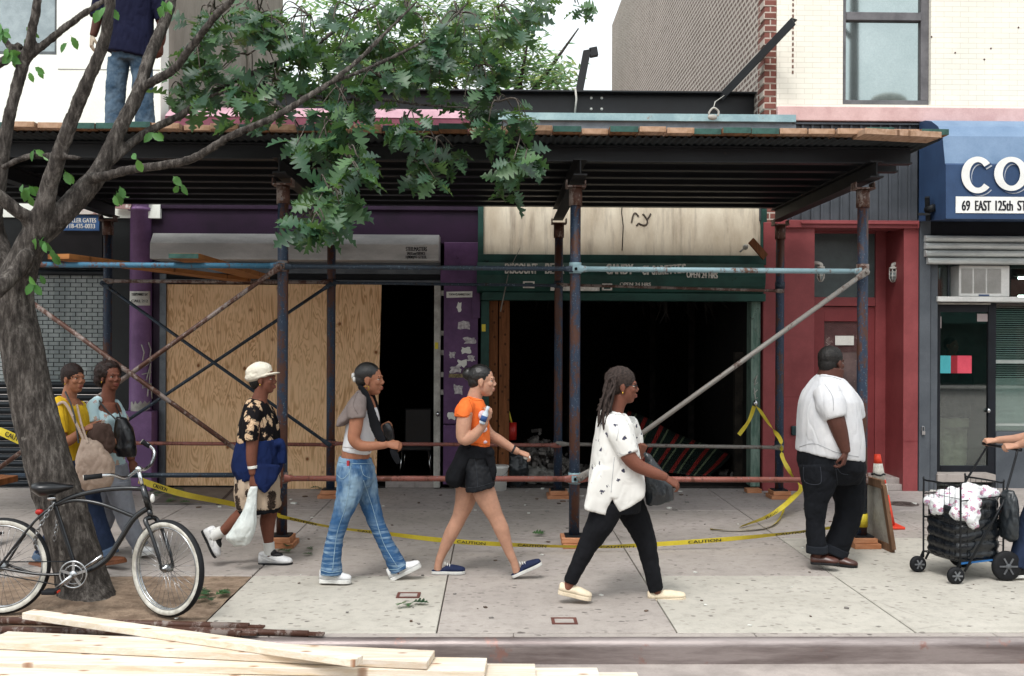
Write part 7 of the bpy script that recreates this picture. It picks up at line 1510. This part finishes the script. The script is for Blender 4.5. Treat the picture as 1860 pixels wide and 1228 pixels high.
# ------------------------------------------------------------------ worker on the scaffold deck
D = 9.5; zdk = 3.70; t = empty('person', (P(236, 200, D).x, D, zdk), 'worker in a dark shirt and worn jeans standing on the scaffold deck', 'person')
vf = HOR - (zdk - HC) / D * FP
h = Head(P(238, -82, D), 1.0, 80)
bd = h.skin() + [sil([(222, -52, 252, -52, .07), (200, -40, 274, -40, .12), (198, 10, 274, 10, .13), (206, 70, 268, 70, .12), (204, 100, 270, 100, .12)], D), limb([(237, -48, 0, 13), (238, -66, 0, 11)], D),
    limb([(194, -30, 0, 11), (182, 15, -.02, 9.5), (173, 52, -.03, 7.5), (169, 66, -.03, 6)], D), limb([(280, -30, 0, 11), (291, 20, 0, 9.5), (294, 65, 0, 7.5), (292, 80, 0, 6)], D),
    limb([(216, 105, 0, 15), (210, 180, 0, 9), (208, vf - 8, 0, 8)], D), limb([(257, 105, 0, 15), (262, 180, 0, 9), (264, vf - 8, 0, 8)], D)]
bd += hand(P(292, 81, D), (-.1, -.1, -1), (.8, -.5, 0), 1, .5, -1)
fuse('body', bd, .007, [SK3], t); h.parts(t)
fuse('hair', h.cap(1.0), .008, [HAIR], t, 1)
fuse('work_glove', hand(P(168, 67, D - .03), (-.05, -.1, -1), (-.8, -.5, 0), 1.08, .5, 1), .006, [cloth('pale_glove', 'b9ab98', '9c8f7f')], t, 2)
fuse('shirt', [sil([(220, -54, 254, -54, .08), (196, -42, 278, -42, .14), (193, 10, 279, 10, .155), (195, 60, 278, 60, .175), (196, 94, 277, 110, .175)], D), limb([(198, -34, 0, 14), (184, 2, -.02, 15), (176, 32, -.02, 13)], D), limb([(276, -34, 0, 14), (289, 2, 0, 15), (296, 38, 0, 13)], D)], .010, [C_NAVYT], t, 2, (.012, 14, 14, 5))
fuse('jeans', [sil([(206, 92, 270, 92, .13), (204, 112, 270, 112, .12)], D), limb([(216, 108, 0, 19.5), (210, 170, 0, 17), (209, 210, 0, 17), (208, vf - 12, 0, 17)], D), limb([(256, 108, 0, 19.5), (260, 170, 0, 17), (263, 210, 0, 17), (264, vf - 12, 0, 17)], D)], .010, [DENIM_WORN], t, 2, (.012, 13, 13, 11))
for u in (208, 264): a = P(u, vf, D + .08); a.z = zdk; b = P(u, vf, D - .2); b.z = zdk; shoe(t, a, b, wd=.05, upper=LEATH_BR, sole=SHOE_BK, sole_h=.03)
# ------------------------------------------------------------------ person pushing the cart, mostly beyond the frame
D = 7.8; t = person(1900, 1055, 'person in white and dark jeans pushing the shopping cart at the right edge', D)
h = Head(P(1918, 685, D), 1.0, 180)
bd = h.skin() + [sil([(1900, 722, 1935, 720, .09), (1885, 742, 1948, 740, .16), (1882, 790, 1950, 790, .16), (1888, 850, 1948, 850, .16), (1886, 880, 1950, 880, .16)], D), limb([(1920, 730, 0, 14), (1919, 700, 0, 12)], D),
    limb([(1914, 752, -.15, 10), (1905, 790, -.18, 11), (1880, 798, -.1, 9.5), (1852, 808, -.02, 7), (1846, 810, -.02, 6.3)], D), limb([(1905, 745, .16, 12), (1885, 785, .22, 10.5), (1850, 797, .24, 9), (1818, 799, .24, 6.8), (1810, 800, .24, 6.2)], D),
    limb([(1910, 880, -.08, 22), (1872, 945, -.08, 14), (1848, 1030, -.08, 8), (1847, 1040, -.08, 8)], D), limb([(1926, 880, .08, 22), (1942, 960, .08, 14), (1965, 1030, .08, 8)], D)]
bd += hand(P(1845, 810, D - .02), (-1, .1, -.05), (-.2, -.5, .9), .95, 1.2, -1) + hand(P(1809, 800, D + .24), (-1, .1, -.05), (-.2, -.4, .9), .95, 1.2, -1)
fuse('body', bd, .006, [SK4], t); h.parts(t); fuse('hair', h.cap(1.03), .008, [HAIR_B], t, 1, (.006, 60, 60, 60))
fuse('shirt', [sil([(1898, 720, 1937, 718, .1), (1883, 738, 1950, 738, .18), (1878, 790, 1954, 790, .185), (1880, 862, 1954, 862, .19)], D), limb([(1916, 742, -.13, 16), (1908, 775, -.18, 15)], D), limb([(1905, 742, .13, 15), (1892, 775, .19, 14)], D)], .01, [C_WHITE], t, 2, FOLD)
fuse('jeans', [sil([(1882, 858, 1952, 858, .18), (1884, 885, 1952, 885, .18)], D), limb([(1910, 878, -.08, 27), (1874, 945, -.08, 20), (1849, 1030, -.08, 16)], D), limb([(1926, 878, .08, 27), (1942, 960, .08, 19), (1964, 1028, .08, 16)], D)], .01, [C_DENIM_D], t, 2, FOLD)
shoe(t, P(1866, 1048, D - .08), P(1812, 1050, D - .08), wd=.047, upper=SHOE_BK, sole=SOLE_W); shoe(t, P(1985, 1040, D + .08), P(1935, 1044, D + .08), wd=.047, upper=SHOE_BK, sole=SOLE_W)
# ------------------------------------------------------------------ person inside the right shop, behind the door glass
D = 13.3; t = empty('person', (P(1732, 860, D).x, D, .03), 'person in khaki trousers and dark jacket behind the shop door glass', 'person')
h = Head(P(1728, 628, D), 1.0, 60)
bd = h.skin() + [sil([(1712, 652, 1745, 652, .09), (1702, 662, 1756, 662, .15), (1706, 740, 1752, 740, .15)], D), limb([(1729, 655, 0, 9), (1728, 636, 0, 7)], D), limb([(1705, 665, 0, 8), (1700, 710, 0, 7), (1704, 745, 0, 5)], D), limb([(1754, 665, 0, 8), (1760, 710, 0, 7), (1757, 745, 0, 5)], D), limb([(1718, 760, 0, 9), (1720, 850, 0, 6)], D), limb([(1742, 760, 0, 9), (1741, 850, 0, 6)], D)]
bd += hand(P(1704, 746, D), (0, 0, -1), (-.8, -.5, 0), .95, .6, 1) + hand(P(1757, 746, D), (0, 0, -1), (.8, -.5, 0), .95, .6, -1)
fuse('body', bd, .009, [SK2], t); h.parts(t); fuse('hair', h.cap(1.0), .01, [HAIR], t, 1)
fuse('jacket', [sil([(1712, 650, 1746, 650, .1), (1699, 662, 1760, 662, .17), (1700, 758, 1760, 758, .18)], D), limb([(1703, 664, 0, 10), (1698, 735, 0, 8.5)], D), limb([(1757, 664, 0, 10), (1762, 735, 0, 8.5)], D)], .012, [cloth('dark_jacket', '1a2429', '12191d')], t, 2, (.015, 12, 12, 8))
fuse('trousers', [sil([(1704, 750, 1757, 750, .16), (1704, 775, 1757, 775, .16)], D), limb([(1718, 770, 0, 14), (1719, 810, 0, 13), (1719, 850, 0, 12)], D), limb([(1743, 770, 0, 14), (1742, 810, 0, 13), (1741, 850, 0, 12)], D)], .012, [C_KHAKI], t, 2, (.02, 9, 9, 9))
for u in (1719, 1741): a = P(u, 860, D + .05); a.z = .03; b = P(u, 860, D - .2); b.z = .03; shoe(t, a, b, wd=.05, upper=SHOE_BK, sole=SHOE_BK)
